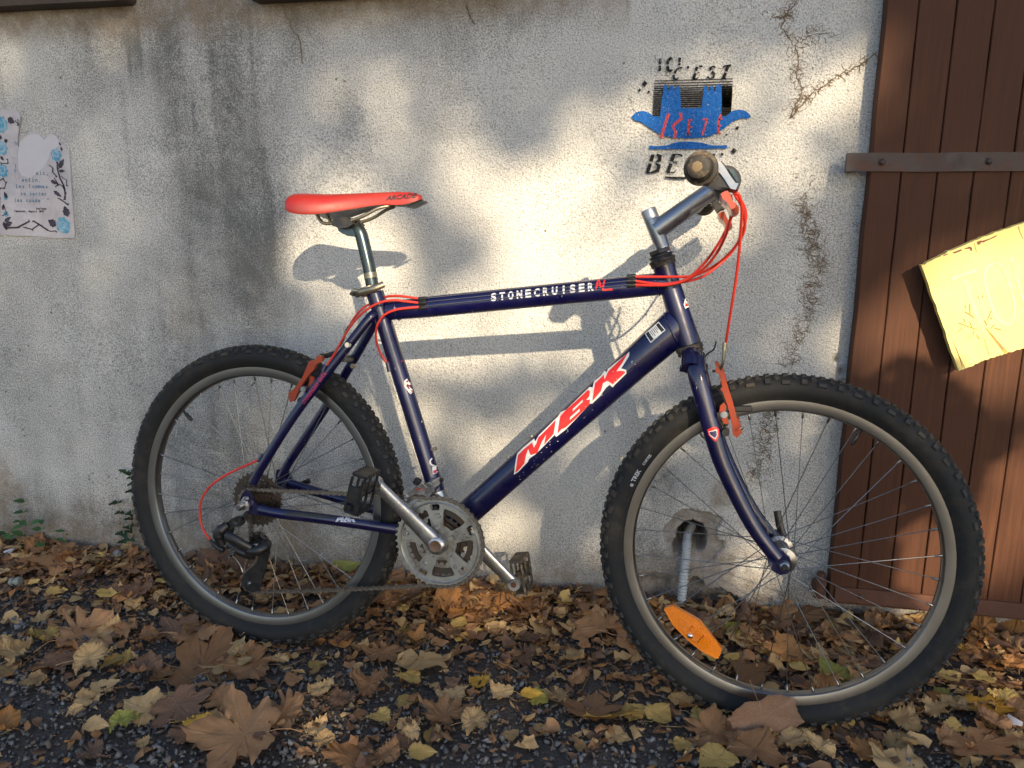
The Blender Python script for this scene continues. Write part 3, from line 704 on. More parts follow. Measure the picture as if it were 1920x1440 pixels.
BLK = [([(-.0338,1.2559),(-.0339,1.2449)], .0055), ([(-.034,1.2416),(-.0341,1.2311)], .0055), ([(-.0078,1.2542),(-.0123,1.2562),(-.0176,1.2507),(-.0185,1.2444)], [.003, .006, .0065, .006]),
       ([(-.0184,1.2406),(-.0162,1.2325),(-.0111,1.2308),(-.0069,1.2332)], [.006, .0065, .005, .003]), ([(.0063,1.2566),(.0063,1.248)], .0055), ([(.0064,1.2456),(.0064,1.2414)], .0052),
       ([(.0115,1.2346),(.0084,1.2371),(.0016,1.2339),(-.003,1.2264)], [.006, .003, .0035, .006]), ([(-.0048,1.2226),(-.0034,1.2149),(.0026,1.2138),(.0064,1.2185)], [.006, .005, .003, .0015]),
       ([(.025,1.2393),(.0236,1.2342)], .0042), ([(.0424,1.2375),(.0405,1.229)], .0060), ([(.0397,1.2252),(.0363,1.2135)], .0062), ([(.0469,1.2383),(.0534,1.2381)], .0038), ([(.0436,1.2255),(.0485,1.2257)], .0018),
       ([(.0354,1.2133),(.0433,1.2137),(.0466,1.217)], [.003, .003, .0012]), ([(.0798,1.2351),(.0743,1.2375),(.0693,1.2339),(.0718,1.23)], [.004, .003, .006, .006]), ([(.073,1.2271),(.0781,1.2222),(.0775,1.2156),(.0708,1.2133),(.0643,1.2173)], [.006, .006, .004, .003, .0045]),
       ([(.105,1.2366),(.1022,1.2272)], .0062), ([(.1011,1.2239),(.0973,1.2126)], .0064), ([(.0959,1.2346),(.0987,1.2377),(.1113,1.2379)], [.0045, .0022, .005]), ([(.0928,1.212),(.1031,1.2125)], .003),
       # lower word
       ([(-.0406,1.0616),(-.0447,1.0476)], .0078), ([(-.046,1.043),(-.051,1.0245)], .0078), ([(-.033,1.0616),(-.0257,1.0585),(-.0263,1.0495),(-.0344,1.0465)], [.004, .0085, .008, .003]),
       ([(-.0342,1.0429),(-.0269,1.0394),(-.0295,1.0284),(-.0427,1.0244)], [.003, .0085, .008, .004]), ([(-.053,1.0235),(-.0407,1.024)], .0028),
       ([(.0031,1.0612),(-.0007,1.0473)], .0076), ([(-.0019,1.0427),(-.0074,1.0246)], .0076), ([(.0007,1.0618),(.017,1.0611),(.0202,1.0571)], [.003, .003, .0055]), ([(.0015,1.0453),(.0106,1.0462),(.0098,1.0418)], [.0025, .003, .004]),
       ([(-.0098,1.0238),(.0055,1.0241),(.0113,1.0301)], [.0028, .003, .001]), ([(.0872,1.0624),(.0848,1.0535)], .006), ([(.1051,1.0632),(.1024,1.0589)], .0055),
       ([(-.0135,1.0146),(.0029,1.0131),(.0315,1.0123)], [.003, .0055, .0055])]
for i0, i1 in ((0, 2), (2, 4), (4, 6), (6, 8), (8, 9), (9, 14), (14, 16), (16, 20), (20, 25), (25, 30), (30, 31), (31, 32), (32, 33)): wall_flat('letter', join2d(*[stroke(a, w) for a, w in BLK[i0:i1]]), M['black_spray'], Y0-.0018, sten)
dm = []
for (cx, cz), r_ in zip([(-.0644,1.2068),(-.0746,1.1941),(-.0552,1.1897),(.1316,1.1137),(.1108,1.1008),(.1276,1.0673)], (.0068, .0038, .0034, .0045, .0026, .0066)):
    dm.append(([(cx-r_*.95, cz), (cx, cz-r_), (cx+r_*.95, cz+.001), (cx, cz+r_)], [(0, 1, 2, 3)]))
for d_ in dm: wall_flat('diamond', d_, M['black_spray'], Y0, sten)

# ---- torn paper poster
def paper_material():
    t = NT('damp_pasted_paper'); co = t.coord(); n = t.noise(co, 12, 5, .7); g = t.noise(co, 190, 4, .65)
    c = t.mix(t.ramp(n, [(.35, 0), (.75, 1)]), (.50, .475, .50), (.36, .335, .36))
    c = t.mix(t.ramp(t.noise(co, 25, 4, .7), [(.6, 0), (.8, .5)]), c, (.30, .25, .24))
    t.set(base=c, rough=.8); t.bump(t.math('ADD', g, t.math('MULTIPLY', n, 2)), .5, .0025); return t.m
M['paper'] = paper_material(); M['paper2'] = simple('white_paper_patch', (.50, .495, .53), .8, 0, .7, (.50, .47, .50), 20, bump=.2)
PO = [(-1.7844,1.1869),(-1.6649,1.1858),(-1.6368,1.1857),(-1.6119,1.1836),(-1.6046,1.1731),(-1.6052,1.1639),(-1.6116,1.1456),(-1.6194,1.1202),(-1.6228,1.1016),(-1.6199,1.0945),(-1.6136,1.1085),(-1.6018,1.1176),(-1.5872,1.1255),(-1.5793,1.1317),(-1.5672,1.1287),(-1.5566,1.1251),(-1.5496,1.1158),(-1.5417,1.1134),(-1.5336,1.1213),(-1.5228,1.1292),(-1.5099,1.1233),(-1.5018,1.1117),(-1.4907,1.1023),(-1.4827,1.0907),(-1.4767,1.0883),(-1.4783,1.0419),(-1.4835,.9713),(-1.4869,.8827),(-1.4899,.8705),(-1.5423,.8695),(-1.5987,.8739),(-1.6707,.8749),(-1.7139,.8783),(-1.8381,.8784)]
post = build('torn_poster', MB().plate([PO], -.0042, -.0008), M['paper'], None, None, 30, label='torn pasted paper poster with blue roses on the left wall', category='poster')
PW = [(-1.6185,1.0945),(-1.6123,1.1073),(-1.5997,1.1164),(-1.5846,1.1243),(-1.5568,1.124),(-1.5419,1.1117),(-1.5235,1.1246),(-1.5076,1.1198),(-1.4987,1.1047),(-1.5085,1.0933),(-1.5291,1.0842),(-1.5373,1.0657),(-1.5543,1.0447),(-1.5756,1.0331),(-1.5974,1.019),(-1.6218,1.0262),(-1.6292,1.0428),(-1.6247,1.0758)]
wall_flat('bare_patch', fill2d([PW]), M['paper2'], -.0046, post)
def leafshape(c, ln, wd, ang, n=7):
    up = [(ln*i/n, wd*.5*math.sin(PI*min(1, (i/n)**.8))*(1+.14*(-1)**i)) for i in range(n+1)]; lo = [(x, -y) for x, y in up[1:-1]][::-1]
    ca, sa = math.cos(ang), math.sin(ang); return fill2d([[(c[0]+x*ca-y*sa, c[1]+x*sa+y*ca) for x, y in up+lo]])
def rose(c, r, seed):
    g = np.random.default_rng(seed); n = 20; return fill2d([[(c[0]+r*(1+.13*math.sin(i*2.5+seed)+.06*g.normal())*math.cos(2*PI*i/n), c[1]+r*(1+.13*math.sin(i*2.5+seed)+.06*g.normal())*math.sin(2*PI*i/n)) for i in range(n)]])
M['ink_blue'] = simple('poster_blue_ink', (.07, .27, .42), .7, 0, .9, (.28, .46, .56), 70)
M['ink_dark'] = simple('poster_dark_ink', (.035, .028, .045), .7, 0, .5, (.12, .10, .13), 120)
FLW = [(-1.6648,1.1511),(-1.6706,1.0928),(-1.677,1.0379),(-1.5138,1.0748),(-1.5175,.9018),(-1.6774,.9713),(-1.6824,.93),(-1.7137,1.1472),(-1.725,1.0435)]
for i, (c, r_) in enumerate(zip(FLW, (.0205, .0165, .0165, .0150, .0200, .0060, .0070, .018, .02))): wall_flat('printed_rose', rose(c, r_, i), M['ink_blue'], -.0050, post)
curl = []
for i, (c, r_) in enumerate(zip(FLW[:5], (.0205, .0165, .0165, .0150, .0200))):
    for q in range(3):
        a0 = i+q*2.2; curl.append(stroke([(c[0]+r_*(.3+.2*q)*math.cos(a0+t*.7), c[1]+r_*(.3+.2*q)*math.sin(a0+t*.7)) for t in range(5)], .0012))
wall_flat('petal_lines', join2d(*curl), M['paper2'], -.0054, post, kind='stuff')
LFP = [(-1.6415,1.1646),(-1.6707,1.1139),(-1.6601,1.1091),(-1.677,1.074),(-1.5114,1.0421),(-1.5122,1.0362),(-1.5392,1.0128),(-1.5033,.9689),(-1.5343,.9879),(-1.5011,.9235),(-1.5379,.9016),(-1.6897,.9018),(-1.6942,.9104),(-1.6735,.9688),(-1.496,1.0839),(-1.4969,1.0978),(-1.6925,.9397),(-1.6913,.9104)]
LFA = [(.022, .017, -.5), (.012, .007, 1.2), (.012, .010, .3), (.014, .008, -.9), (.030, .013, .9), (.019, .008, .0), (.022, .010, -.35), (.006, .004, 2.), (.027, .010, -.6), (.028, .020, 1.8), (.026, .020, 2.6), (.024, .014, .3), (.024, .012, -1.2), (.018, .010, 1.9), (.012, .006, 1.7), (.010, .005, 2.2), (.018, .008, 1.1), (.026, .009, .5)]
dk = [leafshape(c, *a) for c, a in zip(LFP, LFA)]
for s_, w_ in (([(-1.5128,1.0585),(-1.515,1.0421),(-1.5105,1.0186),(-1.502,.9997),(-1.5012,.9808),(-1.5038,.9653)], .0042), ([(-1.5342,1.0481),(-1.5278,1.0445),(-1.5306,1.034),(-1.5184,1.0222)], .0028), ([(-1.5247,1.0163),(-1.518,1.0045),(-1.5274,.9974),(-1.5166,1.0045),(-1.5061,.9997),(-1.5008,.9879)], .0026),
               ([(-1.5034,1.0197),(-1.4917,1.0138),(-1.495,.9997)], .0022), ([(-1.5201,.9689),(-1.5046,.9594),(-1.4958,.9523)], .0034), ([(-1.688,.8945),(-1.653,.896),(-1.6146,.9121)], .0044), ([(-1.6313,.8961),(-1.6105,.8914),(-1.5903,.9025)], .0034),
               ([(-1.6044,.9133),(-1.5833,.9013),(-1.5637,.8893)], .0044), ([(-1.5598,.8869),(-1.5397,.8883)], .0026), ([(-1.6911,1.0122),(-1.677,1.0193),(-1.6709,1.0073),(-1.6767,.9941),(-1.6923,.9954)], .0026), ([(-1.6929,.9954),(-1.6962,.9712),(-1.6995,.947),(-1.7073,.9103)], .0036),
               ([(-1.6841,.947),(-1.6806,.9324),(-1.6948,.9251)], .0022), ([(-1.6846,1.0622),(-1.6769,1.0562),(-1.6586,1.0549),(-1.6555,1.0655)], .0026), ([(-1.6177,1.1549),(-1.6099,1.1513)], .0022), ([(-1.6118,1.1571),(-1.6128,1.1502)], .0018)):
    dk.append(stroke(s_, w_))
    for i in range(0, len(s_), 1):
        dk.append(leafshape(s_[i], .006, .003, i*2.3+w_*900))
wall_flat('printed_leaves', join2d(*dk), M['ink_dark'], -.0052, post)
def poster_line(txt, x, z, h, pitch, gap=''):
    out = []
    for i, ch in enumerate(txt):
        if ch in ' ~': continue
        s = text2d(ch, h, .0003); wdt = max(p[0] for p in s[0])-min(p[0] for p in s[0])
        out.append(place2d(s, (x+i*pitch+(pitch-wdt)/2, z-i*pitch*.01), 0)); 
        if ch in 'ilrf': out.append(stroke([(x+i*pitch+pitch*.2, z), (x+i*pitch+pitch*.85, z)], h*.06))
    return join2d(*out)
TP = [(-1.6247,1.0108),(-1.6458,.9953),(-1.642,.9773),(-1.6546,.9604),(-1.5917,.9419),(-1.6571,.935),(-1.5806,1.0272),(-1.6436,1.0323),(-1.6414,1.0465),(-1.6317,1.1005)]
def ln(n, s, h=.0135, p=.0098): return poster_line(s, TP[n][0], TP[n][1], h, p)
M['ink_blue2'] = simple('poster_text_blue', (.10, .20, .31), .7, 0, .6, (.36, .40, .46), 90)
for l_ in (ln(0, 'enfin,'), ln(1, 'les femmes'), ln(2, ' se serrer', .0135, .0088), ln(3, 'les coude~ "', .0135, .0088), ln(6, 'oir,'), ln(7, 'P'), ln(8, 'j'), ln(9, 'b')): wall_flat('poster_line', l_, M['ink_blue2'], -.0050, post, kind='stuff')
for l_ in (ln(4, 'Josiane-', .0075, .0042), ln(5, 'feminist. depuis 1947', .0075, .0042)): wall_flat('poster_line', l_, M['ink_dark'], -.0050, post, kind='stuff')

# ---- dried ivy rootlets
def rootlets(name, stems, n, lmin, lmax, spread, seed, label, r0=.0010, stem=True):
    g = np.random.default_rng(seed); b = MB()
    for st in stems:
        P = curve([(a, -.0012, c) for a, c in st], 5)
        P = [p+Vector((g.normal()*.002, 0, g.normal()*.002)) for p in P]
        if stem: b.tube(P, [r0*g.uniform(.5, 1.5) for _ in P], 4)
        for _ in range(int(n*sum((P[i+1]-P[i]).length for i in range(len(P)-1))*10)):
            i = g.integers(0, len(P)-1); p = P[i].lerp(P[i+1], g.random()); d = (P[i+1]-P[i]).normalized()
            p = p+Vector((g.normal()*spread, 0, g.normal()*spread)); sd = 1 if g.random() < .5 else -1
            nrm = Vector((-d.z, 0, d.x))*sd; a = (nrm+d*g.normal()*.7+Vector((0, 0, -.25))).normalized(); L_ = g.uniform(lmin, lmax); q = [p]
            m = 5; cv = g.normal()*.35
            for j in range(m):
                a = (Matrix.Rotation(cv+g.normal()*.25, 3, 'Y') @ a).normalized(); q.append(q[-1]+a*L_/m+Vector((0, g.normal()*.0002, 0)))
            rr = r0*g.uniform(.45, .8); b.tube(q, [rr*(1-.15*j) for j in range(m+1)], 3, caps=False)
    return build(name, b, M['root'], None, None, 180, label=label, category='dry ivy', kind='stuff')
rootlets('ivy_rootlets', [[(.2323,1.3595),(.2263,1.3459),(.2099,1.3257),(.2179,1.2903),(.2394,1.2683),(.2437,1.2363),(.2433,1.2184),(.2564,1.1893),(.2508,1.1678),(.2353,1.1316)], [(.1842,1.3319),(.2061,1.3275),(.2255,1.332)], [(.2422,1.2788),(.2628,1.2904),(.295,1.2962)]], 44, .008, .024, .007, 1, 'brown dried ivy rootlets running down the upper wall beside the door')
rootlets('ivy_rootlets', [[(.2386,1.137),(.2587,1.1603),(.2753,1.1799),(.2992,1.1955),(.3229,1.2109),(.3466,1.2233),(.3668,1.2344),(.3893,1.2547)]], 40, .006, .018, .003, 2, 'dried ivy stem slanting up across the wall to the door', .0012)
rootlets('ivy_rootlets', [[(.2692,.97),(.2887,.9282),(.2998,.8837),(.3121,.8389),(.3081,.7819),(.2996,.7239),(.2876,.6648),(.2731,.6045)]], 95, .010, .028, .010, 3, 'thick dark band of dried ivy rootlets above the front wheel', .0010, False)
rootlets('ivy_rootlets', [[(.2459,.5426),(.2388,.4804),(.2331,.43),(.2284,.3789),(.2193,.3398)]], 110, .008, .024, .012, 4, 'dried ivy rootlets on the wall behind the front spokes', .0010, False)
rootlets('ivy_rootlets', [[(-.0316,1.2566),(-.0131,1.2137)], [(.0607,1.2694),(.0981,1.2733),(.091,1.2109)], [(-.0857,1.2156),(-.0951,1.1617)], [(.231,1.0486),(.2825,1.0049),(.2708,.9502)], [(.3814,.9614),(.381,.8845)], [(.1019,1.2106),(.1124,1.1254)]], 10, .005, .016, .010, 5, 'sparse dried ivy rootlets scattered round the blue stencil', .0012, False)
rootlets('ivy_rootlets', [[(-.8838,1.3988),(-.8784,1.3795),(-.8634,1.3484),(-.8491,1.3252),(-.8431,1.2931),(-.8431,1.2701)], [(-.452,1.3805),(-.4451,1.3566),(-.4368,1.34)]], 5, .003, .007, .002, 6, 'small dark dried stems below the ledge left of the saddle', .0012)
rootlets('ivy_rootlets', [[(.0183,.391),(.0335,.3266)], [(-.0737,.5524),(-.0475,.503)], [(-.6706,1.2876),(-.5715,1.2396),(-.4722,1.2922)], [(-.3004,.7441),(-.2742,.6452)]], 10, .003, .010, .02, 8, 'thin scattered dried rootlets in the middle of the wall', .0010, False)

# ---- conduit in the hole
CP = curve([(.0878,.075,.187),(.0772,.035,.1777),(.0749,.004,.1606),(.0727,-.016,.1217),(.0701,-.026,.0714),(.0685,-.032,.0245)], 26)
rr = []
for i, p in enumerate(CP):
    s_ = i/len(CP); rr.append(.0102+(0 if s_ < .34 else .0013*(1 if (i % 4) < 2 else -1)))
build('corrugated_conduit', MB().tube(CP, rr, 18), M['conduit'], None, None, 60, label='grey corrugated plastic conduit coming out of the wall hole', category='conduit')

# ------------------------------------------------------------------ plants at the wall foot
def leaf_blade(b, p, d, up, ln, wd, n=5, fold=.25, mi=0, lobes=0):
    d = d.normalized(); s = d.cross(up).normalized(); u = s.cross(d); vs, fs = [], []
    for i in range(n+1):
        t = i/n; w = wd*.5*math.sin(PI*min(1, t**.75*.98+.02))*(1+(lobes*.35*math.sin(t*9)) if lobes else 1); c = p+d*(ln*t)+u*(-ln*.18*t*t)
        vs += [c-s*w+u*w*fold, c, c+s*w+u*w*fold]
    for i in range(n): fs += [(3*i, 3*i+1, 3*i+4, 3*i+3), (3*i+1, 3*i+2, 3*i+5, 3*i+4)]
    b.add(vs, fs, mi)
def small_plant(name, stems, seed, mat, label, cat, ln=(.012, .03), wdr=.62, step=2, lobes=0):
    g = np.random.default_rng(seed); root = empty(name, None, Matrix.Translation(stems[0][0]), label=label, category=cat); o = Vector(stems[0][0])
    for st in stems:
        P = [p-o for p in curve(st, 4)]
        build('stem', MB().tube(P, [.0011*(1-.5*i/len(P)) for i in range(len(P))], 5), M['petiole'], root)
        for i in range(2, len(P), step):
            for sd in (-1, 1):
                if g.random() < .25: continue
                b = MB(); d = Vector((sd*g.uniform(.5, 1), -g.uniform(.2, .9), g.uniform(-.2, .6))); L_ = g.uniform(*ln)
                leaf_blade(b, P[i], d, Vector((0, -.5, 1)), L_, L_*wdr, lobes=lobes); build('leaf', b, mat, root, None, 180)
    return root
small_plant('ivy_sprig', [[(-1.4025,-.03,.0357),(-1.4099,-.018,.0923),(-1.3927,-.014,.1693),(-1.3818,-.016,.2241),(-1.3952,-.02,.2502)], [(-1.4025,-.03,.0357),(-1.4331,-.014,.0731),(-1.4374,-.012,.1342),(-1.4475,-.012,.1874)], [(-1.4069,-.02,.0622),(-1.3989,-.012,.0985),(-1.3994,-.012,.1372)]], 2, M['darkivy'], 'thin dark ivy sprig climbing the wall left of the rear tyre', 'ivy', (.012, .026), .7, 2, 1)
tip = MB(); g_ = np.random.default_rng(4); tp = Vector((-1.3982,-.022,.2536))
for a in (-2.6, -1.9, -1.2, -.5, .2): leaf_blade(tip, tp, Vector((math.cos(a)*.9, -.6, .4+.3*math.sin(a*2))), Vector((0, -.4, 1)), .021, .017, lobes=1)
build('ivy_shoot', tip, M['greenleaf'], None, None, 180, label='bright green ivy shoot at the top of the dark sprig', category='ivy')
small_plant('weed', [[(-1.7283,-.04,.0027),(-1.7408,-.03,.0374),(-1.74,-.03,.0774),(-1.7346,-.04,.0978)], [(-1.7283,-.04,.0027),(-1.7695,-.03,.0429),(-1.7965,-.03,.0486),(-1.8509,-.03,.0601)], [(-1.6762,-.05,.0039),(-1.6713,-.04,.0636),(-1.6768,-.03,.0985)], [(-1.7283,-.04,.0027),(-1.7659,-.02,.0471),(-1.7451,-.015,.1109),(-1.7331,-.014,.1511)], [(-1.7283,-.04,.0027),(-1.8089,-.02,.1077),(-1.825,-.014,.152)]], 5, M['greenleaf'], 'small green weed growing at the far left wall foot', 'weed', (.018, .036), .55, 3)
small_plant('weed_seedling', [[(-1.6216,-.02,.0307),(-1.6213,-.016,.045),(-1.6187,-.014,.0635)]], 8, M['greenleaf'], 'tiny upright green seedling against the wall left of the ivy', 'weed', (.018, .03), .4, 3)

# ------------------------------------------------------------------ fallen leaves
PLANE = [(0, 0), (.06, -.05), (.17, -.10), (.31, -.13), (.40, -.07), (.43, .0), (.55, .03), (.66, .09), (.60, .15), (.52, .20), (.46, .26), (.54, .32), (.66, .36), (.74, .44), (.80, .54), (.86, .62), (.76, .63), (.66, .68), (.54, .66), (.44, .70), (.36, .66), (.31, .66), (.32, .74), (.33, .82), (.25, .86), (.19, .95), (.09, 1.0), (0, 1.12)]
BROAD = [(0, 0), (.10, -.05), (.24, -.08), (.42, -.03), (.55, .05), (.66, .10), (.60, .20), (.62, .32), (.70, .40), (.72, .50), (.60, .54), (.52, .60), (.40, .64), (.34, .72), (.26, .76), (.20, .88), (.08, .95), (0, 1.04)]
POPLAR = [(0, 0), (.08, -.05), (.20, -.06), (.33, .02), (.44, .10), (.47, .20), (.45, .30), (.47, .38), (.38, .47), (.33, .58), (.27, .66), (.20, .78), (.11, .88), (.04, .98), (0, 1.04)]
OVAL = [(0, 0), (.07, .0), (.17, .05), (.27, .15), (.32, .27), (.35, .40), (.33, .52), (.28, .63), (.22, .73), (.15, .84), (.07, .94), (0, 1.0)]
MAPLE = [(0, 0), (.08, -.08), (.22, -.10), (.36, -.12), (.42, -.04), (.44, .06), (.54, .10), (.50, .18), (.44, .24), (.50, .32), (.62, .38), (.60, .48), (.58, .56), (.46, .58), (.38, .58), (.30, .60), (.27, .68), (.26, .76), (.16, .80), (.10, .92), (0, 1.0)]
def leaf_mesh(name, half, seed, curl, crumple, cup, teeth=.02, tear=0):
    """a leaf of length about 1: rings drawn in from an outline, ribs to the lobe tips, bent and crumpled"""
    g = np.random.default_rng(seed); a = list(half); b_ = [(-x*g.uniform(.9, 1.1), y+g.normal()*.01) for x, y in half[1:-1]][::-1]
    P = np.array(a+b_); n = 84; Q = np.vstack([P, P[:1]]); d = np.r_[0, np.cumsum(np.hypot(*np.diff(Q, axis=0).T))]
    t = np.linspace(0, d[-1], n, endpoint=False)
    corner = np.array([np.argmin(abs(t-dd)) for dd in d[:-1]]); o = np.stack([np.interp(t, d, Q[:, 0]), np.interp(t, d, Q[:, 1])], 1)
    for ci, pp in zip(corner, P): o[ci] = pp
    o += g.normal(size=o.shape)*teeth*.35
    if tear:
        for _ in range(tear):
            c0 = g.integers(5, n-5); o[c0-2:c0+3] += (np.array([0, .38])-o[c0-2:c0+3])*np.array([.1, .35, .6, .35, .1])[:, None]
    cen = np.array([0, .30]); rings = [1, .86, .68, .48, .27, .1]
    r0 = np.hypot(*(o-cen).T); tips = [i for i in range(n) if r0[i] >= max(r0[(i+np.arange(-4, 5)) % n])-1e-6 and r0[i] > .3]
    V, vein, edge = [], [], []
    f1, f2 = g.uniform(0, 6, 2)
    for k, s in enumerate(rings):
        for i in range(n):
            p = cen+(o[i]-cen)*s; V.append([p[0], p[1], 0]); vein.append(1. if i in tips or abs(i) < 1 or i == n//2 else 0.); edge.append(1. if k == 0 else (.4 if k == 1 else 0))
    V.append([cen[0], cen[1], 0]); vein.append(1); edge.append(0); V = np.array(V)
    x, y = V[:, 0].copy(), V[:, 1].copy(); rr = np.hypot(x, y-.3)
    z = cup*(rr**2)*1.2+crumple*(vnoise(x, y, 3.6, seed, 3)-.5)*.62*(.35+rr)+crumple*.10*np.sin(x*13+f1)*np.cos(y*11+f2)*rr
    z += -.007*np.array(vein)+crumple*.05*np.array(edge)*g.normal(size=len(x))
    # roll the blade round an axis lying in its plane
    th = g.uniform(0, PI); ax = np.array([math.cos(th), math.sin(th)]); u = x*ax[0]+(y-.3)*ax[1]; v = -x*ax[1]+(y-.3)*ax[0]
    kk = curl+1e-4; ang = u*kk; u2 = np.sin(ang)/kk-z*np.sin(ang); z2 = (1-np.cos(ang))/kk+z*np.cos(ang)
    x = u2*ax[0]-v*ax[1]; y = u2*ax[1]+v*ax[0]+.3; V = np.stack([x, y-.3, z2], 1)
    F = []
    for k in range(len(rings)-1):
        for i in range(n):
            j = (i+1) % n; F += [(k*n+i, k*n+j, (k+1)*n+j), (k*n+i, (k+1)*n+j, (k+1)*n+i)]
    c = len(rings)*n; F += [((len(rings)-1)*n+i, (len(rings)-1)*n+(i+1) % n, c) for i in range(n)]
    V = V.tolist(); base = Vector(V[0]); st = len(V)
    q = [base+Vector((0, .05, -.004)), base+Vector((.01*g.normal(), -.12, .02)), base+Vector((.06*g.normal(), -.28, .05)), base+Vector((.12*g.normal(), -.44, .03))]
    for i, p in enumerate(q):
        for kk_ in range(3): V.append((p.x+.009*math.cos(kk_*2.09), p.y, p.z+.009*math.sin(kk_*2.09))); vein.append(1); edge.append(0)
    for i in range(3):
        for kk_ in range(3): F.append((st+i*3+kk_, st+i*3+(kk_+1) % 3, st+(i+1)*3+(kk_+1) % 3, st+(i+1)*3+kk_))
    V = np.array(V); V[:, 2] -= np.percentile(V[:, 2], 6)
    me = bpy.data.meshes.new(name); me.from_pydata(V.tolist(), [], F)
    fattr(me, 'vein', np.array(vein)); fattr(me, 'edge', np.array(edge))
    me.polygons.foreach_set('use_smooth', [True]*len(me.polygons)); me.update(); return me
LEAVES = {}
def get_leaf(shape, col, var):
    if shape == 'plane' and var in (1, 3, 4): shape = 'broad'
    if shape == 'maple' and var in (1, 2, 4): shape = 'poplar'
    key = (shape, col, var)
    if key not in LEAVES:
        half = {'plane': PLANE, 'broad': BROAD, 'poplar': POPLAR, 'oval': OVAL, 'maple': MAPLE}[shape]; g = np.random.default_rng(len(shape)*31+var*7)
        cr = [.22, .42, .62, .9][var % 4]; me = leaf_mesh('leaf_'+shape, half, 10+var*13+len(shape), [.3, .9, .6, 1.7, 1.2][var % 5], cr, [.12, -.1, .2][var % 3], .012 if shape in ('poplar', 'oval') else .022, tear=0 if shape in ('poplar', 'oval') else (0, 1, 2)[var % 3])
        me.materials.append(LM[col]); LEAVES[key] = me
    return LEAVES[key]
def leaf_at(x, y, size, shape, col, var, spin, tilt=(0, 0), lift=0., name='leaf', parent=ground, **p):
    o = bpy.data.objects.new(name, get_leaf(shape, col, var)); C.objects.link(o)
    if parent: o.parent = parent
    z = gzf(x, y)+lift
    o.matrix_basis = Matrix.Translation((x, y, z)) @ Matrix.Rotation(tilt[0], 4, 'X') @ Matrix.Rotation(tilt[1], 4, 'Y') @ Matrix.Rotation(spin, 4, 'Z') @ Matrix.Diagonal((size, size, size, 1))
    for k_, v in p.items(): o[k_] = v
    return o
# (place, length, shape, colour, variant, direction of the tip in degrees)
H1 = [(-.8898,-.4381,0),(-.8587,-.4155,0),(-.8161,-.4394,0),(-.6616,-.3248,0),(-.6637,-.1526,0),(-.6917,-.4103,0),(-.7677,-.4216,0),(-.5145,-.2684,0),(-.5511,-.2484,0),(-.4312,-.2054,0),(-.3575,-.1905,0),(-.3043,-.1845,0),(-.2104,-.1221,0),(-.1851,-.1651,0),(-.1133,-.16,0),(-.1473,-.0586,0),(-.2918,-.0879,0),(-.3709,-.0828,0),(-.4832,-.1369,0),(-.4518,-.0558,0),(-.5404,-.0513,0),(-.3245,-.052,0),(-.5604,-.3471,0),(-.4681,-.3693,0),(-.6142,-.3325,0),(-.7093,-.4718,0),(-.6404,-.5016,0),(-.547,-.4686,0),(-.4732,-.4243,0),(-.4614,-.4866,0),(-.3407,-.4051,0),(-.3721,-.4687,0),(-.38,-.5858,0),(-.3127,-.5542,0),(-.2417,-.552,0),(-.1839,-.5222,0),(-.1076,-.4625,0),(-.1429,-.3653,0),(-.1142,-.5501,0),(-.0561,-.5148,0),(-.2801,-.4433,0),(-.2288,-.4468,0),(-.1704,-.4486,0),(-.4884,-.5551,0),(-.54,-.5526,0),(-.5884,-.519,0),(-.6011,-.6059,0),(-.6828,-.578,0),(-.7149,-.6529,0),(-.5637,-.6518,0),(-.4159,-.5989,0),(-.5051,-.6681,0),(-.4399,-.655,0),(-.3875,-.65,0),(-.4272,-.6244,0),(-.3723,-.5286,0),(-.1604,-.2912,0),(-.269,-.2967,0),(-.2673,-.2275,0)]
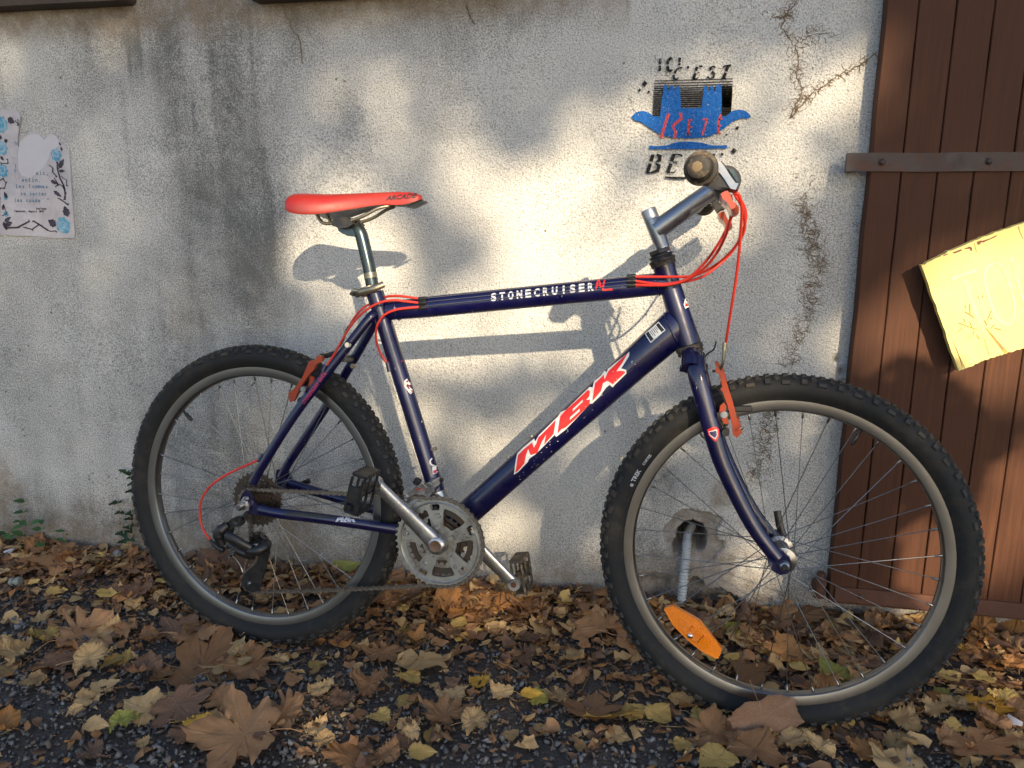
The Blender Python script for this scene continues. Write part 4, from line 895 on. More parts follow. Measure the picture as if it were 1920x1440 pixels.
H1D = [(.095, 'plane', 'tan', 0, 70), (.05, 'poplar', 'tan', 3, 20), (.10, 'plane', 'brown', 1, 200), (.05, 'poplar', 'dark', 3, 20), (.085, 'plane', 'brown', 3, 240), (.042, 'poplar', 'yellow', 0, 30), (.045, 'oval', 'tan', 3, 10), (.07, 'maple', 'tan', 2, 250), (.048, 'poplar', 'yellow', 5, 100),
  (.047, 'poplar', 'yellow', 4, 80), (.040, 'poplar', 'tan', 0, 300), (.045, 'oval', 'tan', 1, 0), (.040, 'poplar', 'tan', 4, 40), (.045, 'poplar', 'tan', 1, 160), (.105, 'plane', 'brown', 4, 100), (.05, 'poplar', 'yellow', 2, 80), (.085, 'plane', 'brown', 2, 230), (.075, 'plane', 'orange', 1, 270), (.100, 'plane', 'orange', 3, 0),
  (.065, 'maple', 'orange', 2, 45), (.055, 'maple', 'orange', 1, 150), (.05, 'poplar', 'tan', 3, 90), (.070, 'plane', 'brown', 5, 260), (.085, 'plane', 'tan', 4, 270), (.035, 'poplar', 'tan', 2, 80), (.045, 'poplar', 'brown', 1, 140), (.060, 'poplar', 'tan', 2, 50), (.075, 'plane', 'brown', 3, 280), (.055, 'poplar', 'yellow', 1, 200),
  (.054, 'poplar', 'yellow', 0, 260), (.050, 'poplar', 'gold', 2, 40), (.062, 'maple', 'tan', 2, 170), (.056, 'oval', 'yellow', 0, 100), (.066, 'poplar', 'tan', 3, 30), (.038, 'poplar', 'tan', 0, 290), (.050, 'poplar', 'tan', 2, 280), (.085, 'plane', 'brown', 0, 80), (.046, 'poplar', 'brown', 2, 80), (.036, 'oval', 'tan', 1, 270), (.05, 'poplar', 'tan', 5, 340),
  (.055, 'poplar', 'tan', 2, 150), (.045, 'maple', 'gold', 4, 10), (.045, 'maple', 'tan', 3, 100), (.05, 'maple', 'yellow', 1, 200), (.035, 'poplar', 'brown', 1, 10), (.06, 'poplar', 'dark', 2, 10), (.055, 'poplar', 'tan', 2, 70), (.085, 'plane', 'brown', 2, 30), (.15, 'plane', 'brown', 0, 200), (.05, 'poplar', 'tan', 3, 340), (.04, 'poplar', 'tan', 3, 90), (.085, 'plane', 'brown', 1, 80), (.055, 'poplar', 'brown', 2, 80),
  (.05, 'poplar', 'yellow', 4, 20), (.05, 'poplar', 'dark', 4, 40), (.075, 'plane', 'brown', 5, 90), (.055, 'maple', 'tan', 3, 330), (.06, 'plane', 'dark', 2, 20), (.05, 'poplar', 'dark', 1, 10)]
H2 = [(-.0287,-.4467,0),(.021,-.4624,0),(.0647,-.5258,0),(.0586,-.389,0),(.1443,-.4249,0),(.0975,-.4278,0),(.126,-.5416,0),(.1218,-.4851,0),(.1737,-.4865,0),(.1884,-.5236,0),(.2512,-.4531,0),(.2538,-.4879,0),(.3268,-.4197,0),(.3017,-.5009,0),(.3602,-.4373,0),(.3857,-.484,0),(.4425,-.4385,0),(.4728,-.378,0),(.5333,-.3338,0),(.5618,-.3726,0),(.5854,-.3102,0),(.5806,-.4224,0),(.6425,-.2853,0),(.6924,-.2616,0),(.6338,-.209,0),(.6832,-.1916,0),(.6024,-.2079,0),(.5383,-.2503,0),(.5754,-.2572,0),(.6969,-.1185,0),(.7371,-.1424,0),(.7236,.009,0),(.7859,.0597,0),(.8167,.0467,0),(.775,-.0524,0),(.6477,-.1036,0),(.5964,.0022,0),(.5415,.0006,0),(.432,.0078,0),(.3539,.0221,0),(.2697,.0051,0),(.1913,-.0005,0),(.1675,-.0653,0),(.1832,-.1094,0),(.2157,-.0555,0),(.2422,-.1598,0),(.233,-.2439,0),(.2126,-.2788,0),(.3021,-.1732,0),(.353,-.1796,0),(.4205,-.141,0),(.3939,-.1206,0),(.4916,-.0563,0),(.5692,.0555,0),(.5226,.1195,0),(.4804,.0376,0),(.635,-.3579,0),(.6561,-.3956,0),(.4655,-.3343,0),(.4421,-.3521,0),(-.0371,-.163,0),(.2293,-.1092,0),(.4337,-.1796,0)]
H2D = [(.056, 'poplar', 'yellow', 1, 30), (.062, 'maple', 'yellow', 4, 60), (.042, 'poplar', 'yellow', 5, 250), (.065, 'oval', 'tan', 2, 10), (.045, 'oval', 'yellow', 3, 10), (.05, 'poplar', 'yellow', 2, 350), (.08, 'poplar', 'yellow', 0, 230), (.085, 'plane', 'brown', 2, 90), (.05, 'poplar', 'tan', 2, 110), (.085, 'plane', 'brown', 4, 60), (.075, 'poplar', 'yellow', 2, 200),
  (.06, 'poplar', 'tan', 3, 330), (.05, 'poplar', 'yellow', 3, 10), (.065, 'poplar', 'tan', 3, 130), (.065, 'oval', 'orange', 1, 130), (.065, 'poplar', 'orange', 2, 150), (.06, 'poplar', 'tan', 1, 15), (.07, 'poplar', 'tan', 2, 60), (.055, 'maple', 'tan', 3, 30), (.045, 'poplar', 'yellow', 1, 80), (.06, 'poplar', 'tan', 3, 150),
  (.10, 'plane', 'brown', 0, 300), (.075, 'plane', 'gold', 0, 270), (.06, 'poplar', 'yellow', 2, 160), (.055, 'plane', 'dark', 1, 90), (.05, 'poplar', 'green', 0, 240), (.05, 'poplar', 'yellow', 4, 30), (.055, 'plane', 'brown', 3, 190), (.04, 'poplar', 'green', 1, 50), (.06, 'poplar', 'orange', 1, 330), (.06, 'poplar', 'orange', 3, 300), (.085, 'plane', 'orange', 3, 160), (.075, 'plane', 'orange', 4, 60), (.07, 'plane', 'orange', 1, 20), (.055, 'poplar', 'orange', 2, 20), (.04, 'poplar', 'gold', 3, 350),
  (.038, 'poplar', 'tan', 0, 120), (.085, 'plane', 'brown', 2, 60), (.055, 'poplar', 'yellow', 0, 130), (.085, 'plane', 'brown', 1, 95), (.050, 'poplar', 'tan', 2, 60), (.05, 'plane', 'orange', 1, 60), (.055, 'poplar', 'tan', 3, 300), (.05, 'poplar', 'green', 2, 10), (.045, 'poplar', 'tan', 2, 100), (.05, 'poplar', 'yellow', 0, 260), (.035, 'poplar', 'tan', 1, 260), (.085, 'plane', 'brown', 4, 150), (.09, 'plane', 'orange', 2, 240), (.055, 'poplar', 'tan', 3, 80), (.055, 'poplar', 'tan', 1, 150), (.055, 'poplar', 'orange', 3, 220),
  (.06, 'plane', 'brown', 3, 0), (.09, 'plane', 'brown', 2, 120), (.055, 'plane', 'orange', 4, 80), (.05, 'plane', 'dark', 2, 190), (.065, 'poplar', 'brown', 3, 120), (.055, 'poplar', 'tan', 2, 20), (.05, 'poplar', 'tan', 3, 200), (.05, 'poplar', 'tan', 1, 90), (.13, 'plane', 'brown', 0, 20), (.045, 'poplar', 'dark', 1, 0), (.04, 'maple', 'brown', 2, 0)]
H3 = [(-1.2643,-.4121,0),(-1.6394,-.1354,0),(-1.5702,-.093,0),(-1.6205,-.0593,0),(-1.4682,-.0794,0),(-1.4651,-.244,0),(-1.5486,-.2172,0),(-1.4189,-.1115,0),(-1.4067,-.3584,0),(-1.3249,-.4341,0),(-1.1954,-.3882,0),(-1.1051,-.4912,0),(-1.1624,-.3816,0),(-1.2378,-.5048,0),(-1.1512,-.5092,0),(-1.0995,-.4769,0),(-1.0073,-.3602,0),(-.9202,-.4627,0),(-1.0071,-.5223,0),(-1.214,-.5882,0),(-1.3292,-.5099,0),(-1.3139,-.5506,0),(-1.0719,-.5754,0),(-1.0819,-.6081,0),(-.94,-.6164,0),(-.9275,-.592,0),(-.8839,-.5979,0),(-.9511,-.6742,0),(-.9918,-.6956,0),(-1.0535,-.6675,0),(-.8299,-.6364,0),(-.8222,-.5634,0),(-.8851,-.7064,0),(-.9565,-.7516,0),(-1.1523,-.7278,0),(-1.1756,-.2331,0),(-1.2606,-.2026,0),(-1.3279,-.0722,0),(-1.3279,-.2162,0),(-1.7395,.0261,0),(-1.748,.0577,0),(-1.8301,.0242,0),(-1.3881,-.056,0),(-1.4507,-.178,0),(-1.7053,.0664,0),(-1.096,-.3976,0),(-1.0141,-.3315,0),(-.7959,-.6227,0),(-.9841,-.5177,0)]
H3D = [(.135, 'plane', 'brown', 2, 60), (.105, 'plane', 'brown', 1, 240), (.125, 'plane', 'brown', 4, 220), (.035, 'poplar', 'yellow', 2, 0), (.055, 'poplar', 'yellow', 3, 200), (.050, 'poplar', 'yellow', 0, 30), (.03, 'poplar', 'yellow', 1, 60), (.02, 'oval', 'yellow', 2, 60), (.05, 'oval', 'tan', 1, 60), (.062, 'maple', 'yellow', 3, 300), (.07, 'poplar', 'tan', 2, 100), (.055, 'maple', 'yellow', 1, 260), (.065, 'poplar', 'brown', 3, 80), (.11, 'plane', 'dark', 1, 0), (.085, 'poplar', 'tan', 3, 30),
  (.05, 'poplar', 'yellow', 2, 80), (.145, 'oval', 'brown', 1, 15), (.15, 'plane', 'brown', 0, 20), (.07, 'plane', 'dark', 3, 190), (.06, 'poplar', 'tan', 2, 350), (.075, 'plane', 'tan', 3, 90), (.06, 'poplar', 'tan', 1, 200), (.055, 'poplar', 'tan', 0, 50), (.055, 'poplar', 'tan', 2, 20), (.075, 'plane', 'tan', 1, 180), (.05, 'poplar', 'tan', 2, 10), (.085, 'plane', 'dark', 0, 330), (.060, 'poplar', 'green', 3, 30), (.045, 'poplar', 'tan', 4, 10), (.035, 'poplar', 'tan', 3, 10), (.06, 'oval', 'gold', 1, 20), (.06, 'plane', 'brown', 1, 350), (.03, 'poplar', 'tan', 2, 80),
  (.045, 'plane', 'dark', 2, 60), (.06, 'plane', 'orange', 3, 200), (.045, 'poplar', 'tan', 3, 50), (.075, 'plane', 'dark', 2, 10), (.06, 'plane', 'dark', 3, 300), (.05, 'maple', 'dark', 2, 90), (.045, 'poplar', 'tan', 3, 90), (.035, 'poplar', 'orange', 3, 80), (.06, 'plane', 'brown', 4, 180), (.05, 'plane', 'dark', 1, 80), (.05, 'maple', 'dark', 3, 0), (.05, 'plane', 'brown', 3, 10), (.05, 'plane', 'brown', 3, 10), (.06, 'plane', 'brown', 2, 350), (.05, 'poplar', 'tan', 2, 350), (.05, 'plane', 'brown', 1, 0)]
NAMED = {  # the few leaves that stand out: things of their own
    (1, 3): ('green-yellow', None),
}
cnt = 0; g = np.random.default_rng(77); used = []
hl = {('H2', 22): 'large golden yellow leaf lying right of the front tyre', ('H1', 48): 'largest brown leaf, flat on the gravel at the bottom edge', ('H1', 5): 'small plain yellow leaf alone on gravel below the rear tyre',
      ('H1', 32): 'rounded pale yellow leaf at the bottom centre edge', ('H1', 14): 'big brown five-lobed leaf touching the left side of the front tyre', ('H1', 36): 'pointed brown leaf standing out at bottom centre right',
      ('H3', 0): 'large brown lobed leaf on the gravel at the left', ('H3', 17): 'wide brown leaf with deep notches below the rear tyre', ('H3', 5): 'small bright yellow leaf below the weed on the left', ('H2', 45): 'crisp yellow leaf seen through the middle of the front wheel',
      ('H2', 60): 'broad brown leaf half under the left of the front tyre', ('H3', 27): 'curled green-yellow leaf on the left gravel', ('H3', 30): 'narrow golden leaf on the gravel left of centre', ('H2', 6): 'pale yellow leaf cut by the bottom edge below the front tyre'}
TYR = lambda x, y: False
for nm, H, D in (('H1', H1, H1D), ('H2', H2, H2D), ('H3', H3, H3D)):
    for i, ((x, y, z), (sz, shp, col, var, dg)) in enumerate(zip(H, D)):
        wallish = smoothstep(-.22, -.02, np.array(y)).item(); y = min(y, -.03); tl = (g.normal()*.10+.06+wallish*.16, g.normal()*.12)
        kw = dict(name='fallen_leaf', parent=None, label=hl[(nm, i)], category='leaf', group='fallen leaves on the ground') if (nm, i) in hl else {}
        leaf_at(x, y, sz*.92, shp, col, var, R(dg-90), tl, .004+.012*g.random()+.010*(var in (3, 4)), **kw); used.append((x, y)); cnt += 1
# leaf propped against the front tyre
pr = (.2124,-.4563,.004)
lp_ = leaf_at(.208, -.462, .098, 'broad', 'dark', 0, R(200), (R(80), R(6)), .044, name='fallen_leaf', parent=None, label='large brown leaf standing against the front tyre', category='leaf', group='fallen leaves on the ground')
gl = (.3764,-.2411,.004); leaf_at(gl[0], gl[1], .072, 'poplar', 'green', 0, R(30), (.25, 0), .012, name='fallen_leaf', parent=None, label='bright green-yellow leaf behind the bottom of the front rim', category='leaf', group='fallen leaves on the ground')
gl = (-.793,-.0113,.03); leaf_at(gl[0], gl[1], .095, 'maple', 'green', 1, R(-60), (.7, 0), .02, name='fallen_leaf', parent=None, label='green-yellow leaf at the wall foot behind the rear wheel', category='leaf', group='fallen leaves on the ground')
gl = (-.2088,-.4395,.004); leaf_at(gl[0], gl[1], .040, 'maple', 'green', 0, R(20), (.2, 0), .012, name='fallen_leaf', parent=None, label='small torn lime-yellow leaf in the centre of the gravel', category='leaf', group='fallen leaves on the ground')
# the rest of the leaves one can tell apart
tries = 0
while cnt < 296 and tries < 9000:
    tries += 1; x = g.uniform(-1.9, .85); y = -.015-g.random()*.85
    dens = .10+.9*max(smoothstep(-.26, -.06, np.array(y)).item(), .75*smoothstep(.0, .5, np.array(x)).item())
    if -1.3 < x < -.5 and y > -.20: dens *= .8
    if g.random() > dens: continue
    shp = g.choice(['plane', 'poplar', 'maple', 'oval'], p=[.42, .33, .20, .05]); col = g.choice(['brown', 'dark', 'tan', 'orange', 'yellow'], p=[.34, .20, .28, .11, .07])
    if x < -.5 and g.random() < .35: col = 'dark'
    sz = g.uniform(.05, .10) if shp == 'plane' else g.uniform(.028, .052)
    wallish = smoothstep(-.20, -.02, np.array(y)).item(); y = min(y, -.022-sz*.22)
    leaf_at(x, y, sz, shp, col, int(g.integers(0, 6)), g.random()*6.28, (g.normal()*.20+.18*wallish, g.normal()*.25), .002+.018*g.random()*(.4+wallish)); cnt += 1
# litter: crumbled bits of leaf, twigs
def litter():
    g = np.random.default_rng(15); n = 8000
    x = g.uniform(-2.2, 1.2, n); y = -.012-np.abs(g.normal(0, .20, n)).clip(0, 1.0); k2 = g.random(n) < .30; y[k2] = -.02-g.random(k2.sum())*.9
    n = len(x); s = g.uniform(.006, .021, n)*(1+.7*(y > -.12)); m = 7; V, F, MI = [], [], []
    a = np.sort(g.random((n, m))*2*PI, 1); r = g.uniform(.45, 1.1, (n, m))
    px = r*np.cos(a); py = r*np.sin(a)*g.uniform(.35, 1, (n, 1)); pz = g.normal(0, .16, (n, m))
    P = np.concatenate([np.stack([px, py, pz], 2), np.zeros((n, 1, 3))], 1); P[:, -1, 2] = g.normal(0, .22, n)
    P = (P*s[:, None, None]) @ np.transpose(rot_many(n, .55, g), (0, 2, 1))
    P += np.stack([x, y, gz(x, y)+.003+g.random(n)*.010*(1+1.5*(y > -.15))], 1)[:, None, :]
    idx = np.arange(n)[:, None, None]*(m+1); tri = np.array([[i, (i+1) % m, m] for i in range(m)])[None]+idx
    mi = np.repeat(g.choice(4, n, p=[.34, .34, .24, .08]), m)
    bulk('leaf_litter', P.reshape(-1, 3), tri.reshape(-1, 3), [LM['dark'], LM['brown'], LM['tan'], LM['orange']], mi, 180, kind='stuff', label='crumbled brown leaf scraps along the wall foot', category='leaf litter')
    # more small leaves, past those built one by one
    n = 520; out = np.array([(0, -.5), (.22, -.48), (.42, -.30), (.46, -.08), (.36, .14), (.22, .34), (0, .56), (-.22, .34), (-.36, .14), (-.46, -.08), (-.42, -.30), (-.22, -.48)]); m = len(out)
    x = g.uniform(-2.1, 1.1, n); y = -.02-np.abs(g.normal(0, .22, n)).clip(0, .95); k2 = g.random(n) < .35; y[k2] = -.05-g.random(k2.sum())*.85
    kp = ((x > .0) | (g.random(n) < .5)) & ((y > -.28) | (g.random(n) < .55)); x, y = x[kp], y[kp]; n = len(x); s = g.uniform(.024, .052, n); O = out[None]*(1+g.normal(0, .10, (n, m, 1))); mid = O*.5
    cu = g.uniform(-.5, 1.1, (n, 1)); th = g.random((n, 1))*PI; wv = g.random((n, 1))*6
    def zz_(Q): u = Q[..., 0]*np.cos(th)+Q[..., 1]*np.sin(th); return cu*u*u*1.5+.10*np.sin(Q[..., 0]*9+wv)*np.cos(Q[..., 1]*8+wv)
    P = np.concatenate([np.dstack([O, zz_(O)]), np.dstack([mid, zz_(mid)]), np.zeros((n, 1, 3))], 1)*s[:, None, None]
    P = P @ np.transpose(rot_many(n, .28, g), (0, 2, 1)); P += np.stack([x, np.minimum(y, -.012-s*.3), gz(x, y)+.006+g.random(n)*.012], 1)[:, None, :]
    t3 = []
    for i in range(m): j = (i+1) % m; t3 += [(i, j, m+j), (i, m+j, m+i), (m+i, m+j, 2*m)]
    bulk('small_leaves', P.reshape(-1, 3), (np.array(t3)[None]+np.arange(n)[:, None, None]*(2*m+1)).reshape(-1, 3), [LM['tan'], LM['brown'], LM['yellow'], LM['dark'], LM['orange']], np.repeat(g.choice(5, n, p=[.34, .28, .12, .18, .08]), len(t3)), 180, kind='stuff', label='scattered small dry leaves among the larger ones on the ground', category='leaves')
    tw = MB()
    for _ in range(150):
        x0, y0 = g.uniform(-1.9, .8), -.02-abs(g.normal(0, .28)); y0 = max(y0, -.9); a0 = g.random()*6.28; L_ = g.uniform(.02, .085); z0 = gzf(x0, y0)+.006
        q = [Vector((x0, y0, z0))]; d = Vector((math.cos(a0), math.sin(a0), g.normal()*.12))
        for _k in range(4): q.append(q[-1]+d*L_/4); d = (d+Vector((g.normal()*.25, g.normal()*.25, 0))).normalized(); d.z = max(d.z, -.05)
        q = [Vector((p.x, min(p.y, -.004), max(p.z, gzf(p.x, p.y)+.002))) for p in q]
        tw.tube(q, g.uniform(.0006, .0013), 4)
    build('twigs', tw, M['petiole'], None, None, 180, kind='stuff', label='thin loose leaf stalks and twigs lying on the gravel', category='twigs')
litter()
# small debris
cb = (-1.5968,-.2204,0); q = MB().lathe([(-.012, 0), (-.012, .010), (-.004, .011), (-.003, .008), (.004, .008), (.005, .0115), (.014, .0115), (.015, .006), (.015, 0)], (cb[0], cb[1], .014), (1, .15, .1), 16)
build('pipe_fitting', q, simple('grey_green_plastic', (.19, .21, .19), .5), None, None, 40, label='small grey pipe fitting on the ground at far left', category='pipe fitting')
def chip_paper(p, s, a, lab):
    b = MB(); vs = [Vector((-s, -s*.35, 0)), Vector((s*.2, -s*.5, s*.2)), Vector((s, -s*.1, .1*s)), Vector((s*.8, s*.4, 0)), Vector((-s*.1, s*.25, s*.3)), Vector((-s*.9, s*.3, .1*s))]
    m = Matrix.Rotation(a, 3, 'Z') @ Matrix.Rotation(.7, 3, 'X'); vs = [m @ v+Vector(p) for v in vs]; vs += [v+Vector((0, 0, .0008)) for v in vs]
    b.add(vs, [(0, 1, 4, 5), (1, 2, 3, 4), (6, 11, 10, 7), (7, 10, 9, 8), (0, 6, 7, 1), (1, 7, 8, 2), (2, 8, 9, 3), (3, 9, 10, 4), (4, 10, 11, 5), (5, 11, 6, 0)]); build('paper_scrap', b, M['paper2'], None, None, 30, label=lab, category='paper scrap')
a = (.6705,-.3461,.02); chip_paper(a, .016, -1.0, 'small white paper scrap at the right edge among leaves')
a = (-1.7276,-.0975,.03); chip_paper(a, .014, 1.2, 'white paper scrap below the weed at far left')
for i, ((x, y, z), s_, lab) in enumerate(zip([(-1.4269,-.0523,.02),(-.4124,-.5847,.004),(-.6779,-.1393,.01)], (.020, .011, .012), ('rough grey stone at the wall foot left of the rear tyre', 'blue-grey stone among leaves near the bottom centre', 'small pale stone beside the rear tyre'))):
    gg = np.random.default_rng(i); b = MB().hull([Vector((x, y, z+s_*.3))+Vector(gg.normal(size=3)).normalized()*s_*gg.uniform(.7, 1) for _ in range(22)])
    build('stone', b, simple('rough_stone_%s' % 'abc'[i], (.15, .15, .155), .8, 0, .6, (.08, .06, .05), 60, bump=.6), None, None, 30, label=lab, category='stone')

# ------------------------------------------------------------------ the bicycle (x forward, y away from the viewer, z up; origin where the rear tyre stands)
FM = Matrix(((.99722, .07423, .00689, -.8462), (-.07455, .99295, .09217, -.3366), (0, -.09242, .99572, 0), (0, 0, 0, 1)))
bike = empty('bicycle', None, FM, label='dark blue mountain bike with red saddle and red cables leaning at the wall', category='bicycle')
GM = Matrix(((.99976, -.02203, -.00184, 1.07563), (.02202, .99971, -.00946, .00282), (.00204, .00942, .99995, .00026), (0, 0, 0, 1)))   # the steered parts
RA = .3325
def tyre(parent, mw, seed):
    b = MB(); n = 128; rc, rt = .3075, .0222; prof = []
    for i in range(19):
        a = R(-132+264*i/18); fl = 1.04 if abs(a) < .5 else 1; prof.append((rt*1.02*math.sin(a), rc+rt*math.cos(a)*fl))
    prof = [(-.0108, .2855)]+prof+[(.0108, .2855)]
    b.lathe(prof, (0, 0, 0), (0, 1, 0), n)
    b.f = [f for f in b.f if len(f) == 4]; b.mi = b.mi[:len(b.f)]
    g = np.random.default_rng(seed)
    def knob(th, ph, lt, la, h, tw=0):
        c, s = math.cos(th), math.sin(th); er = Vector((c, 0, s)); et = Vector((-s, 0, c)); ey = Vector((0, 1, 0))
        nn = er*math.cos(ph)+ey*math.sin(ph); ac = ey*math.cos(ph)-er*math.sin(ph)
        o = er*rc+nn*(rt*1.0-.0006); e1 = et*math.cos(tw)+ac*math.sin(tw); e2 = ac*math.cos(tw)-et*math.sin(tw); vs = []
        h2 = h*g.uniform(.88, 1.05)
        for k, sc in ((0, 1.12), (h2, .86)):
            for a_, b_ in ((-1, -1), (1, -1), (1, 1), (-1, 1)): vs.append(o+nn*k+e1*(a_*lt/2*sc)+e2*(b_*la/2*sc))
        b.add(vs, [(4, 5, 6, 7), (0, 1, 5, 4), (1, 2, 6, 5), (2, 3, 7, 6), (3, 0, 4, 7)], 1)
    N = 66
    for i in range(N):
        t0 = 2*PI*i/N; d = 2*PI/N
        for sg in (-1, 1):
            if i % 2: knob(t0, sg*R(62), .0150, .0072, .0042, 0)
            else: knob(t0, sg*R(55), .0100, .0105, .0048, 0)
            knob(t0+d*.5, sg*R(36), .0095, .0075, .0040, sg*R(32 if i % 2 else -32))
            knob(t0, sg*R(14), .0095, .0060, .0038, sg*R(20))
        knob(t0+d*.5, 0, .0070, .0085, .0036)
    return b, build('tyre', b, [M['rubber'], M['knob']], parent, mw, 32)
RIMP = [(-.0122, .2862), (-.0128, .2855), (-.0126, .277), (-.0110, .2690), (-.0065, .2655), (.0065, .2655), (.0110, .2690), (.0126, .277), (.0128, .2855), (.0122, .2862), (.0105, .2850), (.0105, .279), (-.0105, .279), (-.0105, .2850)]
def polar(a, r, y): return Vector((r*math.cos(a), y, r*math.sin(a)))
def wheel(name, mw, flange, fo, valve_a, seed, ph):
    w = empty(name, bike, mw)
    tb, ty = tyre(w, None, seed)
    build('rim', MB().lathe(RIMP, n=128, closed=True), M['rim'], w)
    src = {}
    for s in (0, 1):
        y = fo[s]
        for sg in (-1, 1):
            ha = sg*R(62); b = MB(); p0 = polar(ha, flange, y+(.0015 if sg > 0 else -.0015)*(1 if s else -1)); p1 = polar(0, .2640, .0)+Vector((0, math.copysign(.0035, y), 0))
            b.tube([p0, p1], .00092, 6); d = (p1-p0).normalized(); b.tube([p1-d*.010, p1-d*.0095, p1+d*.001], [.0012, .0021, .0023], 7)
            src[(s, sg)] = b
    first = {}
    for s in (0, 1):
        for j in range(18):
            sg = 1 if j % 2 else -1; th = R(20*j+10*s)+ph; mwj = Matrix.Rotation(-th, 4, 'Y')
            if (s, sg) not in first: first[(s, sg)] = build('spoke', src[(s, sg)], M['spoke'], w, mwj, 60)
            else: linked('spoke', first[(s, sg)], w, mwj)
    v = MB(); p = polar(valve_a, .2665, 0); q = polar(valve_a, .238, 0); dd = (q-p).normalized()
    v.tube([p, p+dd*.010], .0030, 10); v.tube([p+dd*.010, p+dd*.012, p+dd*.030, p+dd*.032], [.0030, .0042, .0042, .003], 10)
    build('valve', v, M['black'], w)
    return w, tb
VR = (-.1948,0,.507); VF = (.1136,0,.5657)
rearw, rtb = wheel('rear_wheel', Matrix.Translation((0, 0, RA)), .0225, (-.020, .033), math.atan2(VR[2]-RA, VR[0]), 1, R(4))
frontw, ftb = wheel('front_wheel', GM @ Matrix.Translation((0, 0, RA)), .0195, (-.034, .034), math.atan2(VF[2]-RA, VF[0]), 2, R(6))
def hub(w, y0, y1, rf, rb, yf0, yf1, mat):
    b = MB().lathe([(y0, 0), (y0, .008), (yf0-.006, .011), (yf0-.004, .014), (yf0-.0018, rf), (yf0+.0018, rf), (yf0+.004, rb*1.3), (yf0+.012, rb), (yf1-.012, rb), (yf1-.004, rb*1.3), (yf1-.0018, rf), (yf1+.0018, rf), (yf1+.004, .014), (y1, .008), (y1, 0)], n=32)
    return build('hub', b, mat, w)
hub(frontw, -.046, .046, .0235, .0125, -.034, .034, M['rim']); hub(rearw, -.060, .062, .0265, .016, -.020, .033, M['alu'])
# skewers
q = MB().lathe([(-.071, .0), (-.071, .0045), (-.069, .0072), (-.064, .0098), (-.059, .0100), (-.058, .0086), (-.052, .0086)], n=20)
build('skewer_nut', q, M['alu'], frontw); q = MB().lathe([(-.0725, 0), (-.0725, .0040), (-.0705, .0060)], n=16); build('axle_end', q, M['blackmetal'], frontw)
q = MB().lathe([(.052, .0095), (.062, .0105), (.072, .0095), (.074, 0)], n=16)
LV = [(.0203,.07,.3058),(.0109,.075,.3381),(.0017,.078,.3627),(-.0048,.08,.39)]
q.tube([Vector(p)-Vector((0, 0, RA)) for p in LV], [(.004, .006), (.003, .006), (.0028, .0075), (.0028, .0068)], 8); build('quick_release_lever', q, M['blackmetal'], frontw)
q = MB().lathe([(-.092, 0), (-.092, .0052), (-.087, .0072), (-.080, .0076), (-.074, .0100), (-.070, .0105)], n=20); build('skewer_nut', q, M['chrome'], rearw)
LV = [(.0122,.07,.3398),(.0343,.076,.3417),(.0697,.08,.3565)]; q = MB().lathe([(.062, .010), (.074, .009), (.076, 0)], n=16)
q.tube([Vector(p)-Vector((0, 0, RA)) for p in LV], [.0035, (.003, .004), (.003, .0058)], 8); build('quick_release_lever', q, M['black'], rearw)
# reflector between the front spokes
RFL = [(-.2036,.2082),(-.1984,.2136),(-.1875,.2173),(-.1629,.2065),(-.1361,.1936),(-.1269,.1831),(-.1096,.1632),(-.0946,.1454),(-.0971,.1321),(-.101,.1249),(-.1075,.1259),(-.133,.1364),(-.1466,.1462),(-.1591,.1551),(-.1741,.1685),(-.1868,.1809)]
RFL = [(a, b-RA) for a, b in RFL]
def amber():
    t = NT('amber_reflector'); co = t.coord(); v = t.vor(co, 420)
    t.set(base=t.mix(t.ramp(v, [(.2, 0), (.6, .5)]), (.95, .26, .008), (.72, .15, .004)), rough=.22, coat=.6); t.bump(v, .6, .001); return t.m
M['amber'] = amber(); cxr = sum(p[0] for p in RFL)/len(RFL); czr = sum(p[1] for p in RFL)/len(RFL)
q = MB().plate([RFL], -.022, -.012); inner = [(cxr+(a-cxr)*.86, czr+(b-czr)*.86) for a, b in RFL]
ax_ = Vector((RFL[8][0]-RFL[0][0], RFL[8][1]-RFL[0][1])).normalized(); tt_ = [((a-cxr)*ax_.x+(b_-czr)*ax_.y, -(a-cxr)*ax_.y+(b_-czr)*ax_.x) for a, b_ in inner]
def fac(t0, t1, s0, s1, d0, d1):
    P_ = []
    for t_, dd_ in ((t0, d0), (t1, d1)):
        for s_ in (s0, s1):
            w_ = .0135*(1-.55*(abs(t_)/.040)**1.3); P_ += [Vector((cxr+ax_.x*t_-ax_.y*s_*w_, y_, czr+ax_.y*t_+ax_.x*s_*w_)) for y_ in (-.0215, dd_)]
    q.hull(P_)
fac(-.036, -.014, -.9, .9, -.0228, -.0262); fac(-.013, .013, .12, .9, -.0262, -.0238); fac(-.013, .013, -.9, -.12, -.0238, -.0262); fac(.014, .036, -.9, .9, -.0262, -.0228)
rfl = build('reflector', q, M['amber'], frontw, None, 30)
SC = (-.1533,-.022,.1645); q = MB().lathe([(-.0285, 0), (-.0285, .003), (-.027, .0050), (-.0226, .0054)], (SC[0], 0, SC[2]-RA), n=14)
q.box((SC[0], -.0287, SC[2]-RA), (.006, .0006, .0012)); q.box((SC[0], -.0288, SC[2]-RA), (.0012, .0006, .006)); build('reflector_screw', q, M['chrome'], frontw)
